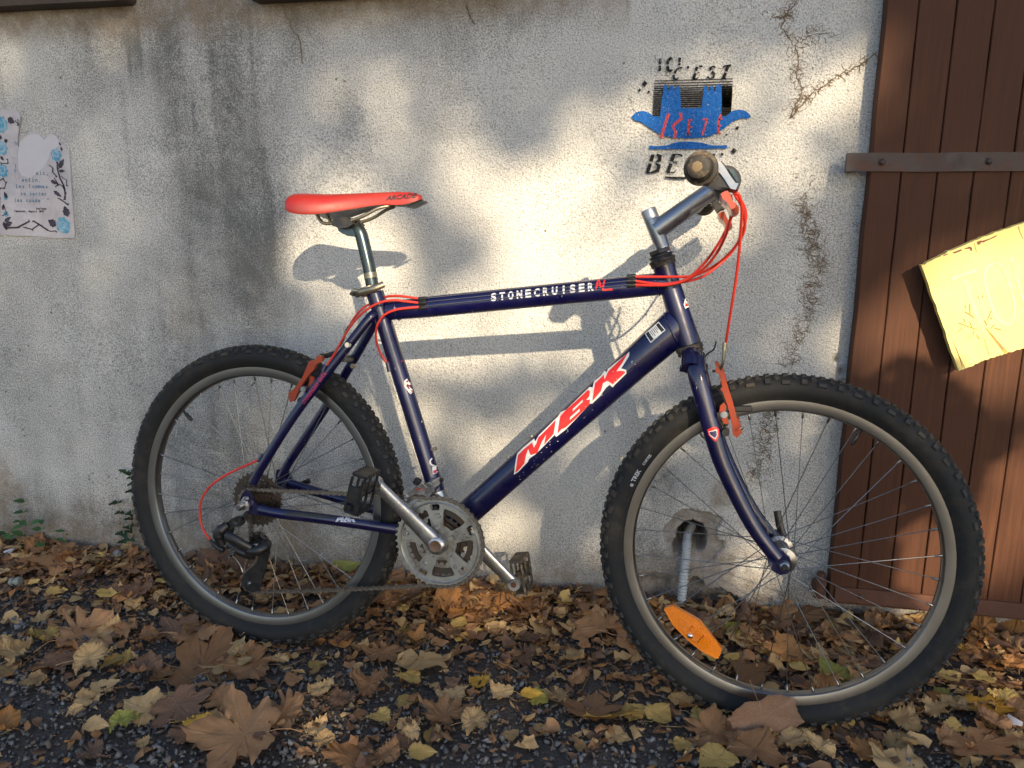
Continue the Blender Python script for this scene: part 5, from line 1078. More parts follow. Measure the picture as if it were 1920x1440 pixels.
# lettering on the front tyre's sidewall
def arc_text(s, size, a0, r, parent, tb, name, mat, bold=.0002):
    sh = text2d(s, size, bold); return project(name, xf2d(sh, lambda x, y: ((r+y)*math.cos(a0-x/r), (r+y)*math.sin(a0-x/r))), tb, mat, parent, None, .003, .0004, -.2)
TA = (-.2725,-.02,.4496); ta = math.atan2(TA[2]-RA, TA[0])
arc_text('TREK', .0105, ta, .2935, frontw, ftb, 'tyre_lettering', M['decal_grey'], .0003)
arc_text('CORTEZ', .0062, ta-.125, .2945, frontw, ftb, 'tyre_lettering', M['decal_grey'])
arc_text('@', .006, ta+.035, .2945, frontw, ftb, 'tyre_lettering', M['decal_grey'])

# ---- frame: every tube a piece of its own
frame = empty('frame', bike, Matrix.Identity(4))
def ftube(name, pts, r, n=28, mat=None):
    b = MB().tube(pts, r, n); build(name, b, mat or M['paint'], frame, None, 50); return b
BB = Vector((.4290, 0, .2945))
hT, hB = Vector((.8347, 0, .8551)), Vector((.8886, 0, .7075)); hd = (hB-hT).normalized()
b = MB().tube([hT-hd*.002, hT+hd*.012, hT+hd*.018, hT+hd*.05, hB-hd*.03, hB-hd*.012, hB], [.0205, .0205, .0188, .0195, .0215, .0225, .0225], 30)
build('head_tube', b, M['paint'], frame, None, 50); headmb = b
st0 = Vector((.27,0,.7659)); st1 = Vector((.4087,0,.3696)); sdir = (st1-st0).normalized()
stmb = ftube('seat_tube', [st0-sdir*.018, st0+sdir*.02, st1, BB], [.0180, .0172, .0172, .0172])
tt0 = Vector((.2935,0,.7474)); tt1 = Vector((.8548,0,.819))
ttmb = ftube('top_tube', [tt0, tt0.lerp(tt1, .15), tt0.lerp(tt1, .5), tt0.lerp(tt1, .85), tt1], [(.0170, .0190), (.0195, .0208), (.0205, .0208), (.0200, .0208), (.0190, .0205)])
dta = Vector((.4700, 0, .3450)); dtb = Vector((.8620, 0, .7370)); dd = (dtb-dta).normalized()
dtmb = ftube('down_tube', [BB+Vector((.008, 0, .010)), dta, dta.lerp(dtb, .5), dta.lerp(dtb, .82), dtb-dd*.01, dtb+dd*.012], [(.023, .0245), (.024, .0262), (.0245, .0275), (.0245, .0305), (.0230, .0335), (.020, .034)], 36)
ftube('bottom_bracket_shell', [BB+Vector((0, -.036, 0)), BB+Vector((0, .036, 0))], .0215)
g = np.random.default_rng(8)
def weld(c, ax, r, n, seed_r=.0016, y=1.):
    """the little rippled bead where two tubes meet"""
    pts = []
    ax = Vector(ax).normalized(); e1 = Vector((0, 1, 0)); e2 = ax.cross(e1)
    P = [Vector(c)+e1*(r[0]*math.cos(2*PI*i/n))+e2*(r[1]*math.sin(2*PI*i/n)) for i in range(n)]
    return MB().tube(P, [seed_r*(1+.35*(i % 2)) for i in range(n)], 6, closed=True)
wb = weld(dtb-dd*.006, (dd.x*.9+.1, 0, dd.z*.55), (.0245, .0345), 54); build('weld_bead', wb, M['paint'], frame)
wb = weld(tt1-(tt1-tt0).normalized()*.026, (tt1-tt0), (.0195, .0212), 40, .0013); build('weld_bead', wb, M['paint'], frame)
wb = weld(tt0+(tt1-tt0).normalized()*.022, (tt1-tt0), (.0185, .0205), 40, .0013); build('weld_bead', wb, M['paint'], frame)
# gusset fillet under the top tube at the seat tube
for sgn in (-1, 1):
    w0 = .062*sgn
    A = Vector((.2608,0,.7365))
    if sgn < 0: P = [(.2706,-.016,.7417),(.2615,-.026,.7289),(.21,-.04,.6578),(.122,-.055,.5431),(.0498,-.06,.4346),(.0162,-.06,.3803)]
    else: P = [(.2651,.016,.7383),(.2487,.026,.7154),(.1835,.04,.617),(.1251,.05,.5301),(.0336,.06,.4054),(.0091,.06,.3629)]
    ftube('seat_stay', curve(P, 5), [(.0082, .0098)]*(5*5+1), 18)
    P = [(.0331,-.062,.3251),(.0747,-.062,.3214),(.1722,-.06,.3199),(.2631,-.05,.3144),(.3329,-.035,.3065)] if sgn < 0 else [(.0158,.062,.3532),(.052,.062,.3457),(.1322,.06,.3321),(.2406,.048,.3163),(.3213,.034,.2936)]
    ftube('chain_stay', curve(P, 5), [(.0092, .0110)]*21, 18)
    DP = [(.0106,.3589),(.0203,.342),(.0325,.3321),(.0497,.3305),(.0494,.3126),(.0248,.3133),(.0099,.3151),(-.0025,.3195),(-.0122,.332),(-.0094,.348),(.0008,.3647)] if sgn < 0 else [(-.0014,.3799),(.0255,.3823),(.0413,.3532),(.0318,.3314),(.0088,.3255),(-.0073,.3399)]
    b = MB().plate([DP], w0-.0035, w0+.0035); build('dropout', b, M['paint'], frame, None, 30)
# bridge with bolt between the seat stays
b = MB().tube([(.21,-.04,.6502),(.1958,.04,.6427)], .0075, 12); build('stay_bridge', b, M['blackmetal'], frame)
b = MB().lathe([(.030, 0), (.030, .005), (.034, .007), (.036, .007)], Vector((.1989,.034,.6276))-Vector((0, .034, 0)), n=10); build('bolt', b, M['brass'], frame)
c_ = (.2298,-.042,.6793); b = MB().lathe([(-.0125, .0022), (-.0125, .0052), (-.008, .0058), (-.006, .0058)], (c_[0], -.0415, c_[2]), n=16); build('eyelet', b, M['chrome'], frame)
# hanger
b = MB().plate([[(-.0023,.346),(.0011,.3508),(.0053,.3524),(.0102,.3513),(.0131,.3465),(.012,.3408),(.0153,.3322),(.0137,.3231),(.0047,.3199),(-.0004,.3093),(-.0006,.2991),(-.0082,.2904),(-.0183,.2893),(-.0269,.2963),(-.0254,.31),(-.0232,.3192),(-.0175,.3288),(-.0087,.3342)]], -.073, -.067)
build('derailleur_hanger', b, M['alu'], frame, None, 30)
b = MB().lathe([(-.0785, 0), (-.0785, .0035), (-.0765, .0050), (-.073, .0052)], Vector((.0098,-.076,.3483))+Vector((0, .076, 0)), n=14); build('bolt', b, M['chrome'], frame)
# seat clamp
cc = Vector((.2534,0,.7869)); sd_ = sdir
b = MB().tube([cc-sd_*.0085, cc-sd_*.0075, cc+sd_*.0075, cc+sd_*.0085], [.0198, .0212, .0212, .0198], 28)
b.box(cc+Vector((-.026, 0, -.004)), (.020, .016, .014), Matrix.Rotation(.15, 3, 'Y'), .002)
lev = [(.2929,-.02,.8007),(.2732,-.027,.7917),(.2486,-.024,.7846),(.2287,-.012,.7776)]
b.tube(curve(lev, 4), [(.0035, .0065)]*13, 8); ring_ = MB().lathe([(-.024, 0), (-.024, .0035), (-.018, .005), (.016, .005)], (cc.x-.030, 0, cc.z-.007), n=12)
cl = build('seat_clamp', b, M['brass'], bike, None, 40); build('clamp_bolt', ring_, M['blackmetal'], cl)
# bottle bosses, pump peg
for p in ((.3943,0,.4716), (.4025,0,.3947), (.5529,0,.4676), (.5992,0,.5141)):
    d_ = Vector((.94, 0, .34)) if p[0] < .45 else Vector((-.70, 0, .70))
    base = Vector(p) if p[0] < .45 else Vector(p)+Vector((.004, 0, -.004))
    b = MB().tube([base-d_*.008, base+d_*.004, base+d_*.0042, base+d_*.0075], [.0032, .0032, .0045, .0042], 10); build('bottle_boss_bolt', b, M['brass'], frame)
# cable stops and wires on the frame
def stop(p, q, r=.0042): build('cable_stop', MB().tube([p, q], [r, r], 10), M['paint'], frame)
stop((.2995,-.014,.644), (.3043,-.014,.6259), .0048); stop((.1821,-.05,.6367), (.1761,-.052,.6236), .0048); stop((.0398,-.058,.4423), (.0321,-.06,.4285), .0050)
for k, (a, b_) in enumerate(((((.3845,-.022,.7762)), (.7805,-.022,.8274)), ((.3852,-.0235,.769), (.781,-.0235,.8207)), ((.3853,-.0235,.7607), (.7813,-.0235,.8139)))):
    build('bare_cable', MB().tube([a, b_], .0006, 6), M['cabledark'], frame)
build('bare_cable', MB().tube([(.3032,-.014,.6259), (.3839,-.018,.405)], .0009, 6), M['cabledark'], frame)
build('bare_cable', MB().tube([(.1761,-.052,.6236), (.0411,-.06,.4429)], .0009, 6), M['cabledark'], frame)
for nm, L3 in (('cable_guide', ((.374,-.018,.7748), (.3749,-.02,.7665), (.375,-.02,.7571))), ('cable_guide', ((.7809,-.018,.8284), (.7816,-.02,.8198), (.7819,-.02,.812)))):
    b = MB()
    for p in L3:
        p = Vector(p); ax = (tt1-tt0).normalized(); b.tube([p-ax*.0085, p-ax*.006, p+ax*.006, p+ax*.0085], [.0036, .0042, .0042, .0036], 10)
    c2 = Vector(L3[1]); b.box(c2+Vector((0, .003, 0)), (.014, .006, .020), None, .001); build(nm, b, M['black'], frame)

# ---- printed marks on the frame
M0 = [860, 640, 4]
OUTL = [(.5719,.4405),(.5735,.4597),(.575,.4809),(.5859,.4929),(.6078,.513),(.6119,.5086),(.6173,.5205),(.6532,.5593),(.6568,.567),(.6694,.5743),(.7121,.6202),(.7184,.6196),(.7194,.6307),(.7324,.6427),(.7383,.6518),(.7428,.65),(.7448,.6561),(.7834,.6902),(.7839,.6829),(.7708,.6593),(.78,.6571),(.7808,.6507),(.7592,.6271),(.7569,.6235),(.7505,.6276),(.7445,.6222),(.7375,.6117),(.734,.6055),(.7196,.5904),(.7158,.5902),(.6855,.554),(.6683,.5348),(.6532,.5218),(.65,.5251),(.6234,.495),(.6127,.4836),(.6016,.4748),(.5986,.4677),(.5793,.4457)]
RM = [(.575,.4445),(.5767,.46),(.5778,.478),(.5886,.49),(.6054,.5057),(.6101,.497),(.6146,.5052),(.6174,.5163),(.6346,.5348),(.6501,.5527),(.6495,.539),(.6479,.527),(.6304,.5052),(.6316,.5144),(.6336,.5249),(.625,.5086),(.6173,.4877),(.6043,.4821),(.6015,.4871),(.5986,.4929),(.5955,.4827),(.5921,.4645),(.5818,.4512)]
RB = [(.6556,.5287),(.6571,.5447),(.6588,.5608),(.6669,.5711),(.6891,.593),(.7098,.6145),(.7142,.6123),(.7135,.6034),(.708,.5962),(.7153,.5977),(.7151,.5896),(.7074,.5803),(.6879,.5585),(.6706,.5411),(.663,.5375)]
RBH1 = [(.6826,.5768),(.7012,.5963),(.7018,.5923),(.6833,.5727)]; RBH2 = [(.6786,.5612),(.6968,.5795),(.6965,.5742),(.6783,.556)]
RK = [(.7201,.5955),(.7212,.6127),(.7226,.6274),(.7302,.6358),(.7388,.6448),(.7402,.6364),(.7434,.6436),(.747,.6522),(.7635,.67),(.7808,.6877),(.7728,.6705),(.7622,.6531),(.7695,.655),(.7779,.6545),(.7785,.6521),(.7566,.6294),(.7503,.633),(.7448,.6342),(.738,.6293),(.7356,.6156),(.729,.6069)]
project('tube_lettering', fill2d([OUTL]), dtmb, M['decal_white'], frame, edge=.006, eps=.0004)
for l_ in (fill2d([RM]), fill2d([RB, RBH1, RBH2]), fill2d([RK])): project('tube_letter', l_, dtmb, M['decal_red'], frame, edge=.006, eps=.0009)
# nicks in the print
SP = MB(); sps = []
for _ in range(46):
    t_ = g.random(); c = Vector((OUTL[0][0], 0, OUTL[0][1])).lerp(Vector((OUTL[18][0], 0, OUTL[18][1])), t_)+Vector((g.normal()*.006+.008, 0, g.normal()*.006-.006)); r_ = g.uniform(.0005, .0013)
    sps.append(([(c.x-r_, c.z), (c.x, c.z-r_*.6), (c.x+r_*1.5, c.z+r_*.3), (c.x, c.z+r_*.7)], [(0, 1, 2, 3)]))
project('print_nicks', join2d(*sps), dtmb, M['decal_white'], frame, edge=.01, eps=.0013, kind='stuff')
LT = [(.5158,.7763),(.7127,.8023)]; L0 = Vector((LT[0][0], LT[0][1])); L1 = Vector((LT[1][0], LT[1][1])); la = math.atan2(L1.y-L0.y, L1.x-L0.x); Ln = (L1-L0).length
sh = []; word = 'STONECRUISER'
for i, ch in enumerate(word):
    s_ = text2d(ch, .0185, .0009); w_ = max(p[0] for p in s_[0])-min(p[0] for p in s_[0]); x0 = min(p[0] for p in s_[0])
    o = L0.lerp(L1, (i+.0)/(len(word)-.4)); s_ = xf2d(s_, lambda a, b: ((a-x0)*(.0110/w_) if ch != 'I' else a-x0+.0055-w_/2, b)); sh.append(place2d(s_, (o.x, o.y-.001), la))
for l_ in sh: project('tube_letter', l_, ttmb, M['decal_grey'], frame, edge=.004, eps=.0009)
AL = [([(.7173,.8027),(.7183,.8125),(.7192,.8207)], .0028), ([(.7192,.8207),(.7239,.8139),(.7257,.8069)], .0028), ([(.717,.8097),(.7255,.8116)], .0024), ([(.7317,.8199),(.7303,.8094),(.7301,.8021)], .0030), ([(.7297,.8016),(.7381,.803),(.7475,.8036)], .0030)]
for l_ in (AL[:3], AL[3:]): project('tube_letter', join2d(*[stroke(a, w) for a, w in l_]), ttmb, M['decal_red'], frame, edge=.004, eps=.0009)
# white label with black bands on the down tube
LB = [(.8097,.7245),(.8338,.7473),(.8475,.7335),(.822,.7087)]
project('label_sticker', fill2d([LB]), dtmb, M['decal_white'], frame, edge=.006, eps=.0005)
def inq(a, b): p0, p1, p2, p3 = [Vector(q) for q in LB]; return tuple((p0.lerp(p1, a)).lerp(p3.lerp(p2, a), b))
sh = [([inq(.04, .06), inq(.96, .06), inq(.96, .94), inq(.04, .94)][::1], [(0, 1, 2, 3)])]
bands = join2d(([inq(.05, .08), inq(.24, .08), inq(.24, .92), inq(.05, .92)], [(0, 1, 2, 3)]), ([inq(.78, .08), inq(.96, .08), inq(.96, .92), inq(.78, .92)], [(0, 1, 2, 3)]),
               *[([inq(x, .15), inq(x+.03, .15), inq(x+.03, .15+l), inq(x, .15+l)], [(0, 1, 2, 3)]) for x, l in ((.31, .5), (.40, .65), (.50, .45), (.60, .6), (.69, .35))])
project('label_print', bands, dtmb, M['decal_black'], frame, edge=.006, eps=.0008)
# seat tube stickers
def P2(l): return l
sh1 = [(.3123,.6983),(.3175,.7007),(.3219,.6982),(.3263,.6909),(.3273,.6776),(.3235,.6795),(.3168,.6865)]
project('sticker', fill2d([sh1]), stmb, M['decal_white'], frame, edge=.004, eps=.0004); sh1 = [(.315,.6957),(.3196,.6981),(.3242,.6921),(.3255,.6815),(.3214,.684),(.3173,.6892)]
project('sticker', fill2d([sh1]), stmb, M['decal_black'], frame, edge=.004, eps=.0007)
gr = (.3391,-.014,.6488); gear_ = [(gr[0]+(.0125 if (i//2) % 2 else .0096)*math.cos(2*PI*i/28), gr[2]+(.0125 if (i//2) % 2 else .0096)*math.sin(2*PI*i/28)) for i in range(28)]
project('sticker', fill2d([gear_, ring_loop(.0052, 14, (gr[0], gr[2]))]), stmb, M['decal_red'], frame, edge=.004, eps=.0004)
for a in ([(.3316,.6349),(.3416,.6376),(.3426,.6334),(.3328,.6312)], [(.3369,.6212),(.3461,.6239),(.3467,.6207),(.3376,.618)]): project('sticker', fill2d([a]), stmb, M['decal_red'], frame, edge=.005, eps=.0004)
o7 = (.3346,-.013,.6232); project('sticker', place2d(text2d('70', .012, .0004), (o7[0], o7[2]), R(8)), stmb, M['decal_white'], frame, edge=.004, eps=.0005)
CS = [(.3357,.6093),(.3431,.617),(.3528,.6171),(.3593,.6066),(.363,.588),(.3626,.5717),(.358,.5741),(.3457,.5855),(.3375,.5972)]
project('sticker', fill2d([CS]), stmb, M['decal_white'], frame, edge=.005, eps=.0004)
CS = [(.338,.6081),(.3437,.6144),(.3512,.6143),(.3564,.6051),(.3595,.5905),(.3596,.5796),(.3544,.582),(.3463,.5896),(.3398,.5987)]
project('sticker', fill2d([CS]), stmb, simple('sticker_dark_red', (.16, .008, .03), .4), frame, edge=.005, eps=.0007)
o7 = (.3378,-.011,.5999); project('sticker', place2d(text2d('MBK', .0105, .0004), (o7[0], o7[2]), R(10), .9), stmb, M['decal_white'], frame, edge=.004, eps=.0010)
CS = [(.3501,.5858),(.3595,.5883),(.3596,.5802),(.3544,.582)]; project('sticker', fill2d([CS]), stmb, M['decal_red'], frame, edge=.005, eps=.0010)
fc = (.4019,-.01,.4484); project('sticker', fill2d([ring_loop(.0100, 18, (fc[0], fc[2])), ring_loop(.0078, 18, (fc[0], fc[2]))]), stmb, M['decal_white'], frame, edge=.004, eps=.0005)
CS = [(.3972,.4375),(.4078,.4407),(.4109,.4264),(.4001,.4226)]; project('sticker', fill2d([CS]), stmb, M['decal_white'], frame, edge=.004, eps=.0005)
CS = [(.3994,.43),(.4091,.4325),(.4097,.4271),(.4009,.4241)]; project('sticker', fill2d([CS]), stmb, M['decal_pink'], frame, edge=.004, eps=.0008)
# head tube sticker, stay prints
CS = [(.8783,.794),(.882,.7937),(.8848,.7758),(.8795,.7729),(.8764,.7801)]; project('sticker', fill2d([CS]), headmb, M['decal_white'], frame, edge=.004, eps=.0005)
CS = [(.8788,.7853),(.882,.7849),(.8833,.7776),(.8789,.7761)]; project('sticker', fill2d([CS]), headmb, M['decal_red'], frame, edge=.004, eps=.0008)
ssm = MB().tube(curve([(.2706,-.016,.7417),(.2615,-.026,.7289),(.21,-.04,.6578),(.122,-.055,.5431),(.0498,-.06,.4346),(.0162,-.06,.3803)], 5), [(.0082, .0098)]*26, 18)
o7 = (.1389,-.05,.5534); o8 = (.1949,-.05,.6309); a7 = math.atan2(o8[2]-o7[2], o8[0]-o7[0])
project('stay_lettering', place2d(text2d('mountain bike', .0150, .0001, .3), (o7[0]-.001, o7[2]+.001), a7, .93), ssm, M['decal_pink'], frame, edge=.004, eps=.0005)
csm = MB().tube(curve([(.0331,-.062,.3251),(.0747,-.062,.3214),(.1722,-.06,.3199),(.2631,-.05,.3144),(.3329,-.035,.3065)], 5), [(.0092, .0110)]*21, 18)
o7 = (.2102,-.07,.3213); o8 = (.2634,-.07,.3237); a7 = math.atan2(o8[2]-o7[2], o8[0]-o7[0])
project('stay_lettering', place2d(text2d('MBK', .0130, .0006, .3), (o7[0], o7[2]-.002), a7, 1.55), csm, M['decal_grey'], frame, edge=.004, eps=.0005)
CS = [(.0983,.3296),(.209,.3312),(.209,.3245),(.0983,.3216)]; project('stay_lettering', fill2d([CS]), csm, M['decal_black'], frame, edge=.006, eps=.0004)

# ---- saddle and post
SAD = [((.0674,0,.9667), (.1054,-.06,.9491), .040), ((.0747,0,.9765), (.1213,-.072,.9403), .066), ((.089,0,.9788), (.1353,-.076,.9314), .075), ((.1113,0,.9777), (.1534,-.074,.928), .074),
       ((.1415,0,.9769), (.1778,-.066,.9283), .066), ((.1714,0,.9772), (.199,-.052,.9327), .054), ((.201,0,.9785), (.2215,-.04,.9385), .041), ((.2303,0,.9795), (.2452,-.03,.9446), .031), ((.2594,0,.9805), (.2708,-.024,.9504), .0245),
       ((.2881,0,.9816), (.2978,-.021,.9545), .0205), ((.3128,0,.9824), (.3232,-.019,.9518), .019), ((.3355,0,.982), (.3429,-.017,.9555), .017), ((.3524,0,.9789), (.3579,-.013,.961), .013), ((.3618,0,.9743), (.3651,-.008,.9666), .007)]
def saddle_mesh():
    b = MB(); n = 21; vs = []
    for top, bot, hw in SAD:
        u, zt, zb = (top[0]+bot[0])/2, top[2], bot[2]
        for i in range(n):
            a = -PI/2+PI*i/(n-1); s = math.sin(a); y = hw*math.copysign(abs(s)**.80, s); z = zb+(zt-zb)*(max(math.cos(a), 0)**.62)
            vs.append((u, y, z))
    m = len(SAD); fs = [(i*n+k, i*n+k+1, (i+1)*n+k+1, (i+1)*n+k) for i in range(m-1) for k in range(n-1)]
    o = len(vs)
    for i, (top, bot, hw) in enumerate(SAD):     # underside
        u, zb = (top[0]+bot[0])/2, bot[2]
        for t in (-.85, 0, .85): vs.append((u, hw*t, zb+(.012 if abs(t) < .5 else .006)*min(1, hw/.03)))
    for i in range(m-1):
        fs += [(i*n, (i+1)*n, o+3*(i+1), o+3*i), (o+3*i, o+3*(i+1), o+3*(i+1)+1, o+3*i+1), (o+3*i+1, o+3*(i+1)+1, o+3*(i+1)+2, o+3*i+2), (o+3*i+2, o+3*(i+1)+2, (i+1)*n+n-1, i*n+n-1)]
    nt = (m-1)*(n-1); ends = [tuple(range(n))[::-1], tuple((m-1)*n+k for k in range(n))]
    b.add(vs, fs+ends); b.mi = [0]*nt+[1]*(len(fs)-nt)+[0, 0]; return b
sm = saddle_mesh(); saddle = build('saddle', sm, [M['saddle'], M['black']], bike, None, 70)
ss = saddle.modifiers.new('smooth', 'SUBSURF'); ss.levels = ss.render_levels = 1
o7 = (.2963,-.02,.9636); o8 = (.3458,-.02,.9687); a7 = math.atan2(o8[2]-o7[2], o8[0]-o7[0])
project('saddle_lettering', place2d(text2d('ARCADE', .0118, .0003, .35), (o7[0], o7[2]), a7, 1.28), sm, M['decal_black'], saddle, edge=.004, eps=.0012)
for s_ in (-1, 1):
    P = [(.1456,-.022,.9381),(.1535,-.022,.925),(.1633,-.022,.9185),(.183,-.022,.919),(.222,-.022,.9245),(.2509,-.022,.9342),(.278,-.019,.9483),(.2994,-.012,.9542)]
    P = [(a, y*s_, c) for a, y, c in P]; build('saddle_rail', MB().tube(curve(P, 5), .0034, 10), M['brass'], saddle)
NB = [(.3346,.9511),(.3495,.9557),(.3697,.965),(.3701,.9625),(.3495,.9531),(.3402,.9506)]; build('nose_bumper', MB().plate([NB], -.014, .014), M['black'], saddle)
post_ = [(.2178,0,.9158),(.2267,0,.9088),(.233,0,.8983),(.2385,0,.8807),(.2445,0,.8578),(.2505,0,.8349),(.2585,0,.7959)]
PM = curve(post_, 5); sp = build('seat_post', MB().tube(PM, [.0118+.0013*min(1, i/8) for i in range(len(PM))], 24), M['post'], bike)
build('seat_post_head', MB().plate([[(.1862,.9105),(.1971,.912),(.2129,.9148),(.2286,.922),(.2329,.9124),(.2306,.8983),(.2208,.8937),(.209,.8948),(.1971,.8993),(.1892,.904)]], -.011, .011), M['post'], sp, None, 30)
build('rail_clamp', MB().plate([[(.181,.9218),(.1898,.928),(.2015,.9324),(.2171,.9299),(.2229,.9247),(.2288,.9178),(.2191,.9108),(.1976,.908),(.1878,.9131),(.1829,.9175)]], -.027, .027), M['blackmetal'], sp, None, 30)
build('worn_band', MB().tube([Vector((.2531,0,.8225)), Vector((.2553,0,.8119))], .0134, 24), M['brass'], sp)

# ---- headset and stem (steered)
hT2 = Vector((-.2386,0,.855)); hB2 = Vector((-.1843,0,.7035)); ha = (hB2-hT2).normalized()
def along(c, ax, prof, n=28): return MB().lathe(prof, c, ax, n)
hs = build('headset', along(hT2, -ha, [(-.006, .0), (-.006, .0225), (.002, .0235), (.0035, .0245), (.006, .0245), (.0075, .0215), (.010, .0205), (.012, .0225), (.0135, .0225), (.015, .018), (.016, .0172)]), M['blackmetal'], bike, GM)
nut = [hT2-ha*.016+Vector((0, 0, 0))]; e2 = ha.cross(Vector((0, 1, 0)))
hx = MB().hull([hT2-ha*k+Vector((0, 1, 0))*(rr_*math.cos(PI/3*i))+e2*(rr_*math.sin(PI/3*i)) for k, rr_ in ((.016, .0195), (.017, .0205), (.0235, .0205), (.0245, .0185)) for i in range(6)])
build('lock_nut', hx, M['blackmetal'], hs, None, 25)
build('lower_cup', along(hB2, ha, [(-.004, .0), (-.004, .0228), (-.001, .0250), (.004, .0252), (.006, .0232), (.008, .0232), (.011, .0240), (.0135, .0215), (.0150, 0)]), M['grip'], hs)
q0 = Vector((-.2697,0,.9486)); q1 = Vector((-.2356,0,.8713)); qd = (q1-q0).normalized()
sb = MB().tube([q0, q0+qd*.002, q0+qd*.055, q0+qd*.09], [.0135, .0142, .0140, .0112], 26)
e0 = q0+qd*.040; e1 = Vector((-.1447,0,.993)); sb.tube([e0, e0.lerp(e1, .3), e0.lerp(e1, .8), e1], [.0180, .0172, .0160, .0150], 26)
sb.tube([e1+Vector((0, -.020, 0)), e1+Vector((0, .020, 0))], .0190, 26)
stem = build('stem', sb, M['stem'], bike, GM, 45)
build('stem_bolt', MB().tube([q0-qd*.0005, q0+qd*.003], [.0060, .0060], 16), M['blackmetal'], stem)
build('stem_shaft', MB().tube([q0+qd*.062, q1+qd*.02], .0125, 24), M['chrome'], stem)
# ---- handlebar
GE = Vector((-.179, -.294, .983)); HC = e1
hp = [(GE.x, -.285, GE.z), (-.168, -.20, GE.z+.003), (-.150, -.10, HC.z), (HC.x, -.05, HC.z), (HC.x, .05, HC.z), (-.150, .10, HC.z), (-.168, .20, GE.z+.003), (GE.x, .285, GE.z)]
bar = build('handlebar', MB().tube(curve(hp, 4), .0111, 18), M['blackmetal'], bike, GM)
def grip(sg):
    ax = Vector((.12, 1*1., .03)).normalized() if sg < 0 else Vector((.12, -1., .03)).normalized()
    e = Vector((GE.x, sg*.296, GE.z)); b = MB()
    prof = [(0, 0), (0, .0098), (.0008, .0125), (.003, .0158), (.010, .0170), (.014, .0172), (.018, .0190), (.020, .0208), (.0215, .0238), (.0265, .0248), (.029, .0242), (.031, .0222), (.035, .0215), (.065, .0185), (.10, .0165), (.118, .0165)]
    b.lathe(prof, e, ax, 40)
    a1 = Vector((0, 0, 1)); a1 = (a1-ax*a1.dot(ax)).normalized(); a2 = ax.cross(a1)
    for i in range(40):
        t = 2*PI*i/40; d = a1*math.cos(t)+a2*math.sin(t); tn = a2*math.cos(t)-a1*math.sin(t); p = e+ax*.0145+d*.0180
        b.hull([p+ax*s*.0035+tn*u*.0006+d*(.0012 if u == 0 else -.001)+d*(s*.0006) for s in (-1, 1) for u in (-1, 0, 1)])
    for k in range(10):
        for i in range(20):
            t = 2*PI*(i+.5*(k % 2))/20; d = a1*math.cos(t)+a2*math.sin(t); p = e+ax*(.040+k*.0075)+d*(.0212-k*.0005)
            b.box(p, (.003, .003, .003))
    o = build('grip', b, M['grip'], bike, GM, 40)
    pl = MB().lathe([(-.0006, 0), (-.0006, .0070), (-.0003, .0078)], e+a2*.0015*sg, ax, 7); build('bar_end_plug', pl, simple('worn_brown_plug', (.16, .115, .065), .75, 0, .8, (.05, .04, .03), 160), o)
    return o
grip(-1); grip(1)
# shifter pods, brake levers
def pod(sg):
    A = [(-.1526,.9903),(-.1638,.9804),(-.1693,.973),(-.1706,.9693),(-.1555,.964),(-.148,.9622),(-.1391,.9607),(-.1273,.9577),(-.1208,.9594),(-.1175,.9698),(-.119,.9779),(-.123,.9845),(-.1292,.9901),(-.1351,.9922),(-.141,.9926),(-.148,.9994)]
    w0, w1 = (-.235, -.185) if sg < 0 else (.185, .235)
    b = MB().plate([A], w0, w1); o = build('shifter_pod', b, M['black'], bike, GM, 30)
    Bp = [(-.1544,.9979),(-.1526,.9982),(-.1487,.9974),(-.1436,.9916),(-.1413,.988),(-.1335,.9764),(-.1258,.967),(-.1215,.966),(-.1249,.957),(-.1324,.9589),(-.1363,.9642),(-.141,.9714),(-.1487,.9809),(-.1544,.9864)]
    build('pod_cover', MB().plate([Bp], w0-.004 if sg < 0 else w1-.002, w0+.002 if sg < 0 else w1+.004), M['stem'], o, None, 30)
    Cp = [(-.1375,.9876),(-.1303,.9866),(-.124,.9776),(-.1214,.9696),(-.1242,.9686),(-.1304,.9777)]
    build('gear_window', MB().plate([Cp], w0-.003 if sg < 0 else w1+.001, w0+.01 if sg < 0 else w1+.003), M['post'], o, None, 30)
    return o
pod(-1)
LBD = [(-.1471,.9521),(-.1421,.9559),(-.1347,.9585),(-.1307,.9536),(-.1271,.9445),(-.123,.9384),(-.1172,.9336),(-.1169,.9278),(-.12,.9244),(-.1243,.9224),(-.1271,.9235),(-.1292,.9277),(-.1325,.9338),(-.1373,.9381),(-.1428,.9417)]
LBK = [(-.1587,.9711),(-.1473,.9726),(-.1386,.9672),(-.1337,.961),(-.1427,.9579),(-.1482,.9528),(-.1528,.9603)]
